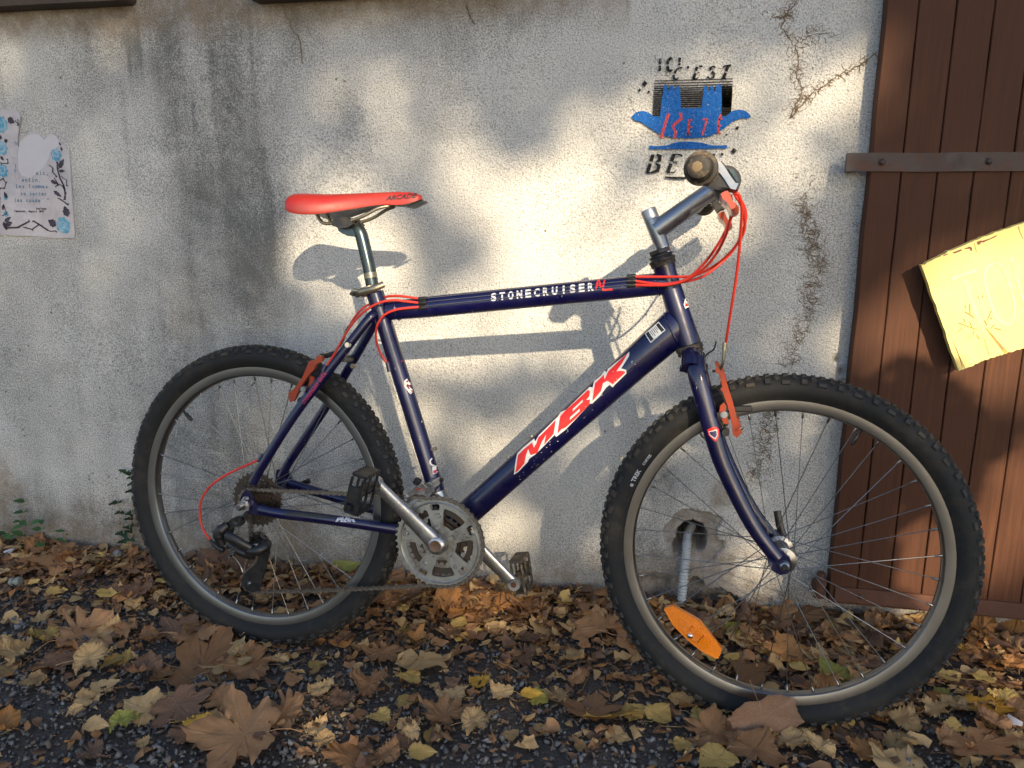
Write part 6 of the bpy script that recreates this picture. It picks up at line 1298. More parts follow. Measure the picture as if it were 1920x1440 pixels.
def lever(sg):
    w0, w1 = (-.235, -.125) if sg < 0 else (.125, .235)
    n = 9; V, F = [], []; L = len(LBD)                                                   # blade: lofted along the bar, curved and thinned at its ends
    for i in range(n):
        t = i/(n-1); y = w0+(w1-w0)*t; s = 1-.25*abs(2*t-1)**3; cx = sum(p[0] for p in LBD)/L; cz = sum(p[1] for p in LBD)/L; off = .010*(2*t-1)**2 if sg < 0 else .010*(2*t-1)**2
        for a, c in LBD: V.append((cx+(a-cx)*s-off*.3, y, cz+(c-cz)*s+off*.3))
    for i in range(n-1):
        for k in range(L): F.append((i*L+k, i*L+(k+1) % L, (i+1)*L+(k+1) % L, (i+1)*L+k))
    F += [tuple(range(L))[::-1], tuple((n-1)*L+k for k in range(L))]
    b = MB().add(V, F); bm_ = MB().plate([LBK], -.150 if sg < 0 else .105, -.105 if sg < 0 else .150)
    bm_.tube([(HC.x-.012, sg*.128-.012, HC.z-.006), (HC.x-.012, sg*.128+.012, HC.z-.006)], .0165, 18)
    o = build('brake_lever', b, M['orange'] if sg < 0 else M['red'], bike, GM, 45); build('lever_bracket', bm_, M['blackmetal'], o, None, 35); return o  # far lever gets a darker red to paint in its shade
lever(-1); lever(1)
A = [(-.2001,.978),(-.1958,.9878),(-.1884,.9957),(-.1786,.9947),(-.1673,1.0015),(-.1534,.9956),(-.145,.9839),(-.1563,.9781),(-.1659,.9761),(-.1752,.9682),(-.1845,.9603),(-.1922,.9583),(-.1986,.9682)]
build('shifter_pod', MB().plate([A], .165, .215), M['black'], bike, GM, 30)

# ---- fork
fork = empty('fork', bike, GM)
BLD = [(-.1725,-.03,.6864),(-.1672,-.046,.6617),(-.1559,-.051,.625),(-.1382,-.052,.569),(-.1195,-.052,.5147),(-.0886,-.053,.4527),(-.0563,-.055,.398),(-.0289,-.057,.3625),(-.0116,-.058,.3432)]
for s_ in (-1, 1):
    P = curve([(a, y*-s_ if s_ > 0 else y, c) for a, y, c in BLD], 5); m_ = len(P)
    rr = [(.0125-.0030*(i/m_)**1.2, .0172-.0048*(i/m_)**1.1) for i in range(m_)]
    fb = MB().tube(P, rr, 26); build('fork_blade', fb, M['paint'], fork, None, 60)
    if s_ < 0: fbm = fb
    DP = [(-.0302,.3529),(-.018,.3591),(-.0037,.3578),(.0086,.3475),(.0123,.3313),(.0069,.319),(-.0062,.3145),(-.0191,.3208),(-.0271,.3337)]
    build('dropout', MB().plate([DP], s_*.0585-.004, s_*.0585+.004), M['paint'], fork, None, 30)
    c_ = (-.0243,-.058,.332); build('eyelet', MB().lathe([(-.002, 0), (-.002, .003), (.002, .0035), (.012, .0035)], (c_[0], s_*.066, c_[2]), n=10), M['chrome'], fork)
cr = MB().tube(curve([(hB2.x+.006, -.044, hB2.z-.034), (hB2.x+.005, -.026, hB2.z-.016), (hB2.x+.004, 0, hB2.z-.010), (hB2.x+.005, .026, hB2.z-.016), (hB2.x+.006, .044, hB2.z-.034)], 5), [(.0165, .0175)]*21, 22)
cr.tube([hB2+ha*.006, hB2+ha*.030], [.0200, .0190], 24); build('fork_crown', cr, M['paint'], fork, None, 60)
SH = [(-.1443,.5651),(-.1364,.5701),(-.129,.5712),(-.1244,.5659),(-.1243,.5532),(-.1287,.5446),(-.1343,.5487),(-.1414,.5558)]
project('sticker', fill2d([SH]), fbm, M['decal_red'], fork, edge=.004, eps=.0004)
SH = [(-.1417,.5621),(-.1281,.5669),(-.1263,.5562),(-.1295,.549),(-.1345,.5518),(-.139,.5559)]; project('sticker', fill2d([SH]), fbm, M['decal_white'], fork, edge=.004, eps=.0008)
SH = [(-.1405,.5615),(-.1292,.5649),(-.1278,.5567),(-.1303,.5515),(-.1346,.5544),(-.1384,.5573)]; project('sticker', fill2d([SH]), fbm, simple('sticker_navy', (.02, .02, .09), .4), fork, edge=.004, eps=.0012)
# lamp bracket and bolt by the crown
b = MB().tube(curve([(-.1534,-.01,.6583),(-.1584,-.008,.6792),(-.1516,-.006,.6929),(-.1409,-.004,.7019),(-.1371,-.003,.7164)], 4), [(.0045, .0016)]*17, 8)
b.box((-.154,-.008,.6678), (.010, .014, .016), None, .002); build('lamp_bracket', b, M['blackmetal'], fork)
c_ = Vector((-.1884,-.02,.6663)); b = MB().tube([c_+Vector((-.004, 0, 0)), c_+Vector((.022, .004, 0))], .0035, 10); b.tube([c_+Vector((-.010, 0, 0)), c_+Vector((-.003, 0, 0))], .0065, 8); build('bolt', b, M['blackmetal'], fork)

# ---- brakes
def vbrake(name, mw, arm, y, pivot, pad, boltp, parentmat=M['red']):
    r_ = empty(name, bike, mw)
    for s_ in (-1, 1):
        yy = s_*y; b = MB().plate([arm], yy-.0045, yy+.0045); o = build('brake_arm', b, parentmat, r_, None, 30)
        b = MB().lathe([(-.004 if s_ < 0 else .004, 0), (-.004 if s_ < 0 else .004, .0062), (0, .0075), (-s_*.016, .0075)], (pivot[0], yy+s_*.004, pivot[2]), (0, 1, 0), 14)
        build('pivot', b, M['blackmetal'], o)
        b = MB().box((pad[0], s_*.0165, pad[2]), (.050, .008, .011), Matrix.Rotation(pad[3], 3, 'Y'), .002); build('brake_pad', b, M['black'], o)
        b = MB().tube([(boltp[0], yy*1.28, boltp[2]), (boltp[0], s_*.018, boltp[2])], .0062, 12); b.tube([(boltp[0], yy*1.33, boltp[2]), (boltp[0], yy*1.27, boltp[2])], .0042, 6); build('pad_bolt', b, M['stem'], o)
    return r_
FA = [(-.1372,.6743),(-.1312,.6752),(-.1279,.6692),(-.1224,.6682),(-.1167,.6514),(-.1102,.633),(-.1038,.6155),(-.0971,.5945),(-.0934,.5815),(-.0883,.5768),(-.0845,.5632),(-.0931,.5525),(-.1004,.5583),(-.1024,.5721),(-.1065,.5908),(-.1124,.6093),(-.1173,.6216),(-.1219,.6323),(-.126,.6368),(-.1226,.6407),(-.1257,.6524),(-.1305,.6631),(-.1356,.6675)]
fbk = vbrake('front_brake', GM, FA, .050, (-.1131,-.05,.5609), (-.0933,-.02,.5987)+(R(-4),), (-.1174,-.05,.5936))
for s_ in (-1, 1): build('brake_link', MB().plate([[(-.1249,.6077),(-.1192,.6144),(-.1141,.6084),(-.1153,.5988),(-.111,.5865),(-.108,.5771),(-.117,.5765),(-.1223,.5889),(-.1255,.5982)]], s_*.048-.010, s_*.048-.003), M['red'], fbk, None, 30)
RB_ = [(.0971,.5742),(.1023,.5776),(.11,.5842),(.1159,.5907),(.1244,.6003),(.1321,.6144),(.1397,.6314),(.1448,.6414),(.1498,.6442),(.1564,.644),(.1606,.6475),(.1617,.6528),(.1672,.6549),(.1743,.653),(.1749,.6468),(.1726,.6422),(.1647,.6387),(.158,.6339),(.1563,.6263),(.148,.6183),(.1412,.6104),(.1328,.5993),(.1243,.5874),(.1178,.5771),(.114,.5662),(.1072,.5573),(.1012,.5558),(.0984,.5636)]
rbk = vbrake('rear_brake', None, RB_, .048, (.1254,-.05,.5601), (.109,-.02,.5876)+(R(-52),), (.1356,-.06,.5852))
build('brake_link', MB().plate([[(.1417,.6114),(.1484,.6102),(.1534,.5984),(.1517,.5938),(.1449,.5858),(.1432,.5765),(.1314,.5727),(.1374,.5823),(.14,.5976)]], -.045, -.038), M['red'], rbk, None, 30)
# noodles and boots
b = MB().tube(curve([(.2114,-.022,.7074),(.201,-.018,.6828),(.1836,-.01,.665),(.1673,0,.6546)], 5), .0028, 10); build('cable_noodle', b, M['brass'], rbk)
b = MB(); P = curve([(.1834,-.012,.6575),(.1759,-.016,.6552),(.1686,-.025,.6523),(.1648,-.04,.6533)], 5); b.tube(P, [.0046 if i % 2 else .0056 for i in range(len(P))], 12); build('rubber_boot', b, M['black'], rbk)
b = MB().tube(curve([(-.123,-.045,.7173),(-.1236,-.044,.6967),(-.1252,-.04,.6774),(-.1325,-.02,.6663),(-.1385,.01,.6608)], 5), .0028, 10); b.tube([(-.1231,-.045,.7183),(-.1232,-.045,.7052)], .0042, 10); build('cable_noodle', b, M['brass'], fbk)
build('cable_tip', MB().tube([(-.0874,-.07,.573),(-.0826,-.075,.5771)], [.0035, .001], 8), M['chrome'], fbk)

# ---- cables
def cable(pts, mw=None, r=.0025, n=8): return build('cable_housing', MB().tube(curve(pts, 8), r, n), M['cable'], bike, mw, 60)
cable([(.3677,-.019,.7746),(.3431,-.017,.777),(.3173,-.01,.7782),(.2854,.002,.775),(.2559,.01,.7631),(.2332,.008,.7505),(.2218,-.005,.7319),(.2164,-.018,.7139)])
cable([(.3686,-.021,.7663),(.3405,-.024,.7686),(.3139,-.028,.7699),(.2858,-.034,.7627),(.2589,-.04,.7451),(.2354,-.044,.7201),(.2166,-.046,.6907),(.2,-.048,.6611),(.1833,-.05,.6346)])
cable([(.3687,-.021,.758),(.3415,-.026,.7551),(.3183,-.03,.7501),(.2965,-.032,.7378),(.282,-.03,.7139),(.2793,-.024,.6868),(.286,-.018,.662),(.3007,-.014,.6398)])
cable([(.0347,-.06,.4333),(.017,-.064,.4235),(-.0135,-.07,.4085),(-.0489,-.075,.3881),(-.0783,-.078,.3642),(-.0959,-.08,.334),(-.0994,-.08,.3011),(-.0922,-.08,.2738),(-.0757,-.08,.2523)])
for q_ in ([(.0347,-.06,.4321),(.029,-.061,.4284)], [(-.0757,-.08,.2523),(-.0706,-.08,.2458)], [(.3007,-.014,.6398),(.2995,-.014,.6462)], [(.2164,-.018,.7139),(.2126,-.022,.7042)], [(.1833,-.05,.6346),(.1797,-.05,.6279)]):
    build('cable_ferrule', MB().tube(q_, .0034, 10), M['black'], bike)
cable([(.7889,-.02,.8276),(.8209,-.024,.8284),(.8544,-.03,.8291),(.892,-.045,.8317),(.9278,-.075,.8491),(.9558,-.11,.8748),(.9711,-.14,.9039),(.9671,-.165,.935),(.9537,-.18,.9546)])
cable([(.7894,-.021,.8199),(.8266,-.028,.8161),(.8571,-.034,.8178),(.8905,-.05,.8297),(.9188,-.08,.8533),(.9367,-.11,.8815),(.9469,-.14,.9096),(.9501,-.16,.9371),(.9473,-.175,.9551)])
cable([(.7897,-.021,.8132),(.822,-.028,.8131),(.8536,-.036,.8158),(.8833,-.048,.8268),(.9139,-.07,.858),(.9343,-.09,.8895),(.9464,-.1,.9169),(.9522,-.11,.9334)])
cable([(.7878,-.02,.8112),(.826,-.02,.8142),(.8621,-.024,.818),(.9098,-.03,.8323),(.9511,-.02,.8707),(.969,0,.9063),(.9756,.03,.9414),(.9678,.05,.967),(.9537,.08,.9876)])
cable([(-.1278,-.19,.9575),(-.119,-.19,.9551),(-.1128,-.18,.9361),(-.1117,-.16,.9051),(-.1115,-.13,.8647),(-.113,-.1,.822),(-.1176,-.07,.7677),(-.1213,-.046,.7184)], GM)

# ---- gears
def gear(R_, n, th, y, holes=(), ph=0.):
    L = []
    for i in range(n):
        a = 2*PI*i/n+ph; s = 2*PI/n
        for f, r in ((.0, R_-.0048), (.30, R_-.0040), (.42, R_), (.58, R_), (.70, R_-.0040)): L.append((r*math.cos(a+f*s), r*math.sin(a+f*s)))
    return MB().plate([L]+list(holes), y-th/2, y+th/2)
def window(r0, r1, a, wa, n=6, taper=.75):
    lp = [(r1*math.cos(a+wa*(-.5+i/n)), r1*math.sin(a+wa*(-.5+i/n))) for i in range(n+1)]
    lp += [(r0*math.cos(a+wa*taper*(.5-i/n)), r0*math.sin(a+wa*taper*(.5-i/n))) for i in range(n+1)]
    out = []                                                           # round the corners
    for i in range(len(lp)):
        p0, p1, p2 = Vector(lp[i-1]), Vector(lp[i]), Vector(lp[(i+1) % len(lp)])
        if (p1-p0).normalized().dot((p2-p1).normalized()) < .5: out += [tuple(p1.lerp(p0, .35)), tuple(p1.lerp((p0+p2)/2, .22)), tuple(p1.lerp(p2, .35))]
        else: out.append(tuple(p1))
    return out
crank = empty('crankset', bike, Matrix.Translation(BB))
wins = [window(.036, .071, R(-82+72*i), R(44)) for i in range(5)]+[window(.066, .0785, R(-46+72*i), R(15), 4, 1.) for i in range(5)]
build('chainring', gear(.0945, 46, .0032, -.047, wins), M['ring'], crank, None, 30)
rim_ = MB().lathe([(-.0515, .0805), (-.0530, .0820), (-.0515, .0835), (-.0488, .0835), (-.0488, .0805)], n=72, closed=True); build('chain_guard_ridge', rim_, M['ring'], crank)
build('chainring', gear(.0715, 34, .0025, -.039, [window(.040, .056, R(-82+72*i), R(48)) for i in range(5)]), M['greasy'], crank, None, 30)  # dark greasy steel also paints in the shade behind the outer ring's windows
build('chainring', gear(.0510, 24, .0025, -.031, [ring_loop(.030, 24)]), M['greasy'], crank, None, 30)
for i in range(5):
    for r_, a0 in ((.0305, -46), (.0560, -52)):
        a = R(a0+72*i); build('chainring_bolt', MB().lathe([(-.0510, .0018), (-.0525, .0022), (-.0525, .0042), (-.0512, .0048), (-.0486, .0048)], (r_*math.cos(a), 0, r_*math.sin(a)), n=14), M['alu'], crank)
# crank arms
ce = Vector((.3029,-.088,.4143)); cp = Vector((.4306,-.07,.2966))
a_ = ce-BB; ang = math.atan2(a_.z, a_.x); la_ = .170
def crank_arm(ang, y0, y1, mat, name='crank_arm'):
    d = Vector((math.cos(ang), 0, math.sin(ang))); n_ = Vector((-d.z, 0, d.x)); b = MB(); vs = []; st = 12; k = 16
    for i in range(st+1):
        t = i/st; w = .0175-.0055*t**.8+(.0015 if i == 0 else 0)+(.001 if i == st else 0); th = .0075-.001*t; y = y0+(y1-y0)*t**1.1
        c = d*(-.004+(la_+.004)*t)
        for j in range(k):
            a = 2*PI*j/k; ca, sa = math.cos(a), math.sin(a); vs.append(c+n_*(w*math.copysign(abs(ca)**.6, ca))+Vector((0, 1, 0))*(y+th*math.copysign(abs(sa)**.75, sa)))
    fs = [(i*k+j, i*k+(j+1) % k, (i+1)*k+(j+1) % k, (i+1)*k+j) for i in range(st) for j in range(k)]
    b.add(vs, fs+[tuple(range(k))[::-1], tuple(st*k+j for j in range(k))])
    s = 1 if y1 > 0 else -1
    b.lathe([(y0-s*.012, .0205), (y0+s*.004, .0195), (y0+s*.0085, .0165), (y0+s*.0095, .012), (y0+s*.0095, 0)], n=32)
    b.lathe([(y1-s*.0075, .0135), (y1+s*.0055, .0135), (y1+s*.0075, .0120), (y1+s*.0075, 0)], tuple(d*la_), n=24)
    o = build(name, b, mat, crank, None, 50)
    build('axle_cap', MB().lathe([(y0+s*.0098, .0112), (y0+s*.0112, .0108), (y0+s*.0105, .009), (y0+s*.0102, 0)], n=20), simple('rusty_cap', (.20, .12, .08), .6, .6, .7, (.15, .05, .02), 150), o)
    if s > 0 or True: build('pedal_thread', MB().lathe([(y1-.0085*s, .0062), (y1-.0086*s, 0)], tuple(d*la_), n=14), M['rust'], o)
    return d*la_
pR = crank_arm(ang, -.062, -.080, M['alu'])
pL = crank_arm(ang+PI, .060, .080, M['alu'])
build('spindle', MB().tube([(0, -.058, 0), (0, .058, 0)], .010, 18), M['greasy'], crank)
def pedal(c, sg, tilt, mat):
    root = empty('pedal', bike, Matrix.Translation(c) @ Matrix.Rotation(tilt, 4, 'Y'))
    y = lambda t: sg*t                                              # t outward from the crank; the tread stands upright
    b = MB(); H, T = .037, .0135
    b.tube([(0, y(.006), 0), (0, y(.020), 0), (0, y(.060), 0), (0, y(.085), 0)], [.0085, .0115, .0105, .0120], 16)
    for z in (-H, H):
        b.box((0, y(.054), z), (T*2, .066, .0055), None, .0015)
        for k in range(6): b.box((T+.0005, y(.028+k*.0105), z), (.003, .0045, .0062)); b.box((-T-.0005, y(.028+k*.0105), z), (.003, .0045, .0062))
    for yy in (.024, .088):
        for x in (-T+.002, T-.002): b.box((x, y(yy), 0), (.0048, .0065, H*2-.006), None, .0015)
        b.box((0, y(yy), 0), (T*2, .0065, .014), None, .002)
    for x in (-T+.002, T-.002): b.box((x, y(.056), 0), (.004, .004, H*2-.006))
    b.box((0, y(.0895), 0), (.020, .003, .034), None, .001)
    build('pedal_cage', b, mat, root, None, 30)
    build('pedal_axle', MB().tube([(0, y(-.006), 0), (0, y(.024), 0)], .0072, 14), M['greasy'], root)
pedal(BB+pR+Vector((0, -.086, 0)), -1, R(14), M['black']); pedal(BB+pL+Vector((0, .086, 0)), 1, R(-10), M['grip'])
# cassette
cas = [(.0610, 30, -.019), (.0500, 24, -.0235), (.0440, 21, -.028), (.0385, 18, -.0325), (.0335, 16, -.037), (.0300, 14, -.0415), (.0265, 12, -.046)]
for i, (r_, n_, y_) in enumerate(cas):
    hl_ = [window(.032, .048, R(25+60*k), R(34), 4) for k in range(6)] if i == 0 else [ring_loop(.016, 16)] if r_ < .05 else [window(.026, .039, R(10+60*k), R(30), 4) for k in range(6)]
    build('sprocket', gear(r_, n_, .0018, y_, hl_, i*.1), M['greasy'], rearw, None, 30)
build('freehub', MB().lathe([(-.018, .017), (-.048, .017), (-.050, .012), (-.058, .010)], n=20), M['greasy'], rearw)
# rear derailleur
rd = empty('rear_derailleur', bike, Matrix.Identity(4))
def dp(name, poly, y0, y1, mat=M['black']): return build(name, MB().plate([poly], y0, y1), mat, rd, None, 30)
dp('mounting_arm', [(-.0365,.2929),(-.0269,.3),(-.0172,.3071),(-.0092,.3109),(.0002,.3103),(.006,.3047),(.0066,.2969),(.0004,.2911),(-.0121,.2882),(-.0202,.2843),(-.0219,.2724),(-.0338,.2684),(-.045,.2744)], -.084, -.074)
build('mounting_bolt', MB().lathe([(-.092, .0035), (-.0925, .0045), (-.0925, .0085), (-.090, .0100), (-.083, .0100)], Vector((-.0032,-.088,.3034))+Vector((0, .088, 0)), n=18), M['blackmetal'], rd)
def rounded(name, pts, r, mat=M['black']): return build(name, MB().tube(curve(pts, 5), r, 16), mat, rd, None, 60)
rounded('upper_knuckle', [(-.0318,-.082,.2894),(-.0377,-.088,.2838),(-.0452,-.09,.2746),(-.0462,-.09,.2621),(-.0424,-.086,.2466)], [(.009, .0100)]*6+[(.010, .0125)]*9+[(.009, .0100)]*6)
rounded('parallelogram', [(-.0248,-.096,.2709),(-.0062,-.098,.267),(.0119,-.096,.2573),(.0274,-.09,.2472)], [(.0065, .0115)]*16)
rounded('parallelogram', [(-.029,-.08,.2474),(-.0079,-.082,.2381),(.0119,-.082,.2326),(.0303,-.08,.2308)], [(.008, .0100)]*16)
rounded('lower_knuckle', [(.0197,-.086,.2416),(.0371,-.09,.2439),(.0505,-.088,.2481),(.0576,-.08,.2531),(.0542,-.07,.2573)], [(.0100, .0105)]*21)
dp('cage_plate', [(.0171,.2281),(.0322,.2356),(.0522,.2482),(.054,.2325),(.0514,.2232),(.0454,.2042),(.0415,.19),(.0342,.1662),(.031,.1531),(.0208,.1419),(.0082,.1392),(-.0044,.1427),(-.0148,.1575),(-.0167,.163),(-.0076,.1781),(.0065,.1925),(.0205,.2023),(.027,.2202)], -.060, -.057)
dp('cage_plate', [(-.0058,.2488),(.0095,.2574),(.0296,.2551),(.0395,.2425),(.0379,.2171),(.0299,.1837),(.0258,.1647),(.0154,.147),(.0001,.1403),(-.0126,.148),(-.0123,.1644),(.0034,.192),(.0139,.2142),(-.001,.2309)], -.041, -.039)
for c_, n_ in (((.0209,-.05,.2447), 11), ((.0039,-.05,.1597), 11)):
    bq = gear(.0255, n_, .005, -.049, [ring_loop(.006, 10)]+[ring_loop(.0038, 8, (.0135*math.cos(R(72*k)), .0135*math.sin(R(72*k)))) for k in range(5)])
    bq.v = [(v[0]+c_[0], v[1], v[2]+c_[2]) for v in bq.v]; build('jockey_wheel', bq, M['black'], rd, None, 30)
    build('pulley_bolt', MB().lathe([(-.0645, 0), (-.0645, .003), (-.062, .0048), (-.046, .0048)], (c_[0], 0, c_[2]), n=12), M['chrome'], rd)
build('barrel_adjuster', MB().tube(curve([(-.0705,-.082,.2489),(-.0603,-.084,.2439),(-.0503,-.084,.2389),(-.0391,-.084,.2351)], 3), [.0036, .0042, .0060, .0060, .0066, .0066, .0058, .0070, .0062, .006], 12), M['blackmetal'], rd)
for p in ((-.0164,-.094,.2426), (-.0095,-.094,.2396), (-.02,-.09,.2253), (-.0597,-.09,.2757)):
    build('adjusting_screw', MB().lathe([(-.004, 0), (-.004, .0030), (.002, .0034), (.012, .0034)], p, n=10), M['chrome'], rd)
build('cable_tail', MB().tube(curve([(-.015,-.09,.2275),(-.0052,-.09,.2197),(.0045,-.09,.2074),(.0092,-.09,.1956)], 4), [.0007]*9+[.0018]*4, 6), M['cabledark'], rd)
# front derailleur
fd = empty('front_derailleur', bike, Matrix.Identity(4))
b = MB().plate([[(.3538,.3807),(.3583,.3871),(.3675,.3936),(.3812,.407),(.3949,.4143),(.4019,.409),(.4053,.406),(.4008,.4008),(.3814,.3927),(.37,.386),(.3584,.3789)]], -.058, -.055); build('outer_cage', b, M['chrome'], fd, None, 30)
b = MB().plate([[(.352,.3671),(.3589,.379),(.3728,.3893),(.3912,.3945),(.4005,.392),(.396,.3849),(.3775,.3798),(.3637,.3706),(.3556,.3641)]], -.040, -.037); build('inner_cage', b, M['alu'], fd, None, 30)
project('cage_sticker', fill2d([[(.381,.4016),(.4027,.4103),(.4043,.4067),(.3834,.3981)]]), MB().plate([[(.3538,.3807),(.3583,.3871),(.3675,.3936),(.3812,.407),(.3949,.4143),(.4019,.409),(.4053,.406),(.4008,.4008),(.3814,.3927),(.37,.386),(.3584,.3789)]], -.058, -.055), simple('dull_red_print', (.35, .06, .05), .5, .3, .6), fd, edge=.02)
b = MB().plate([[(.3917,.4105),(.4009,.4136),(.4105,.4171),(.4138,.4148),(.4135,.4037),(.4105,.3927),(.4037,.3831),(.3967,.3842),(.3938,.3911),(.3983,.4)]], -.045, -.008); build('clamp_body', b, M['chrome'], fd, None, 30)
b = MB().tube([st1-sdir*.016, st1+sdir*.006], .0205, 24); build('band_clamp', b, M['alu'], fd)
b = MB().box((.3691,-.02,.4064), (.014, .012, .014), Matrix.Rotation(.5, 3, 'Y'), .002); b.tube([(.4081,0,.4098),(.4175,0,.4095)], .0042, 8); build('cable_anchor', b, M['blackmetal'], fd)
# ---- chain: a closed path, one link after another
def arc(c, r, a0, a1, y0, y1, n=24): return [Vector((c[0]+r*math.cos(a0+(a1-a0)*i/n), y0+(y1-y0)*i/n, c[1]+r*math.sin(a0+(a1-a0)*i/n))) for i in range(n+1)]
J1 = (.0209,-.05,.2447); J2 = (.0039,-.05,.1597); rr_ = .0905
yr, yc = -.047, -.0415
path = [Vector((J2[0]+.004, -.049, J2[2]-.0235))]+[Vector((J2[0]+.004, -.049, J2[2]-.0235)).lerp(Vector((BB.x-.012, yr, BB.z-rr_*.99)), t) for t in (.25, .5, .75)]
path[2].z -= .003; path[1].z -= .002; path[3].z -= .002
path += arc((BB.x, BB.z), rr_, R(-98), R(100), yr, yr, 40)
path += arc((0, RA), .0275, R(93), R(265), yc, yc, 16)
path += arc((J1[0], J1[2]), .0225, R(160), R(-40), -.046, -.049, 12)
path += arc((J2[0], J2[2]), .0225, R(150), R(262), -.049, -.049, 10)
D = [0]
for i in range(len(path)-1): D.append(D[-1]+(path[i+1]-path[i]).length)
def at(s):
    s = s % D[-1]; i = max(k for k in range(len(D)) if D[k] <= s); i = min(i, len(path)-2); return path[i].lerp(path[i+1], (s-D[i])/max(D[i+1]-D[i], 1e-9))
nl = int(round(D[-1]/.0127/2))*2; pit = D[-1]/nl; chain = empty('chain', bike, Matrix.Identity(4))
def link_mesh(outer):
    b = MB(); y = .0036 if outer else .0023; ol = []
    for i in range(7): a = PI/2+PI*i/6; ol.append((.0042*math.cos(a), .0042*math.sin(a)))
    ol += [(.004, -.0026), (.0087, -.0026)]
    for i in range(7): a = -PI/2+PI*i/6; ol.append((.0127+.0042*math.cos(a), .0042*math.sin(a)))
    ol += [(.0087, .0026), (.004, .0026)]
    for s in (-1, 1): b.plate([ol], s*y-.0005, s*y+.0005)
    b.lathe([(-.0046, 0), (-.0046, .0021), (.0046, .0021), (.0046, 0)] if outer else [(-.002, 0), (-.002, .0038), (.002, .0038), (.002, 0)], n=8)
    return b
LKS = {}
for k in range(nl):
    p, q_ = at(k*pit), at((k+1)*pit); d = (q_-p).normalized(); up = Vector((-d.z, 0, d.x)).normalized(); sd = up.cross(d); mw = Matrix(((d.x, sd.x, up.x, p.x), (d.y, sd.y, up.y, p.y), (d.z, sd.z, up.z, p.z), (0, 0, 0, 1)))
    o = k % 2
    if o not in LKS: LKS[o] = build('link', link_mesh(o), M['chainm'], chain, mw, 35)
    else: linked('link', LKS[o], chain, mw)

# ------------------------------------------------------------------ the trees across the path: their crowns let the sun through in patches
E1 = SD.cross(Vector((0, 0, 1))).normalized(); E2 = E1.cross(SD).normalized()
def sc_(p): p = Vector(p); return (p.dot(E1), p.dot(E2))
# sun patches: a point of the wall, door or ground they fall on, half widths, how open the crown is there
PATCH = [(-.2833,0,.8897,.15,.19,1),(-.3696,0,.7672,.11,.09,.78),(-.5729,0,1.1829,.1,.15,.4),(-.7215,0,1.2892,.12,.1,.3),(-.7996,0,1.0209,.09,.09,.25),(-.7675,0,.8478,.14,.09,.9),(-.7024,0,.7855,.12,.1,.9),(-.8774,0,.8464,.05,.08,.7),(-.5194,0,.6367,.2,.11,.66),(-.2994,0,.6443,.16,.12,.72),(-.6043,0,.4474,.07,.13,.5),(-.3758,0,.3658,.11,.1,.68),(-.6699,0,.552,.06,.13,.62),(-.3757,0,.1577,.09,.075,.75),(-.0888,0,.6393,.14,.14,.66),(-.1951,0,.4434,.12,.13,.58),(-.0455,0,.4518,.1,.1,.55),(.0266,0,1.1914,.15,.15,.36),(.1902,0,1.0162,.13,.08,.36),(.2531,0,1.1755,.14,.08,.3),(-.0177,0,.938,.13,.1,.65),(-.095,0,.8209,.12,.1,.85),(.1418,0,.9161,.08,.06,.42),(.3541,0,1.204,.06,.16,.36),(-1.6273,0,1.3058,.03,.07,.6),(-1.3093,0,1.3557,.035,.07,.55),(-.4629,0,1.0193,.08,.08,.35),(-.1965,0,1.0747,.06,.08,.3)] + [(.6314,-.09,.7763,.2,.14,1),(.726,-.05,.5321,.13,.2,.95),(.5936,-.05,.2057,.14,.14,1),(.4933,-.05,.7023,.12,.08,.9),(.5999,-.05,.5712,.16,.14,1),(.7591,-.05,.2759,.09,.14,.8)] + [(.3309,0,.4732,.06,.06,.6),(.2302,0,.3534,.035,.035,.6),(.2505,0,.1445,.055,.085,.6)]
PATCH = [(sc_(p[:3]), p[3], p[4], p[5]) for p in PATCH]
GPT = [(-.4034,-.1163,.02),(-.2805,-.078,.02),(.7409,-.1298,.02),(.6778,-.2796,0)]
for p, (a, b_, o_) in zip(GPT, ((.10, .04, .95), (.07, .04, .7), (.06, .05, .95), (.05, .04, .6))): PATCH.append((sc_(p), a, b_, o_))
def openness(s, t):
    o = np.full(s.shape, .006)
    for (cs, ct), a, b_, k in PATCH:
        d = np.sqrt(((s-cs)/(a*.95))**2+((t-ct)/(b_*.95))**2); o = np.maximum(o, k*smoothstep(1.12, .72, d))
    return o
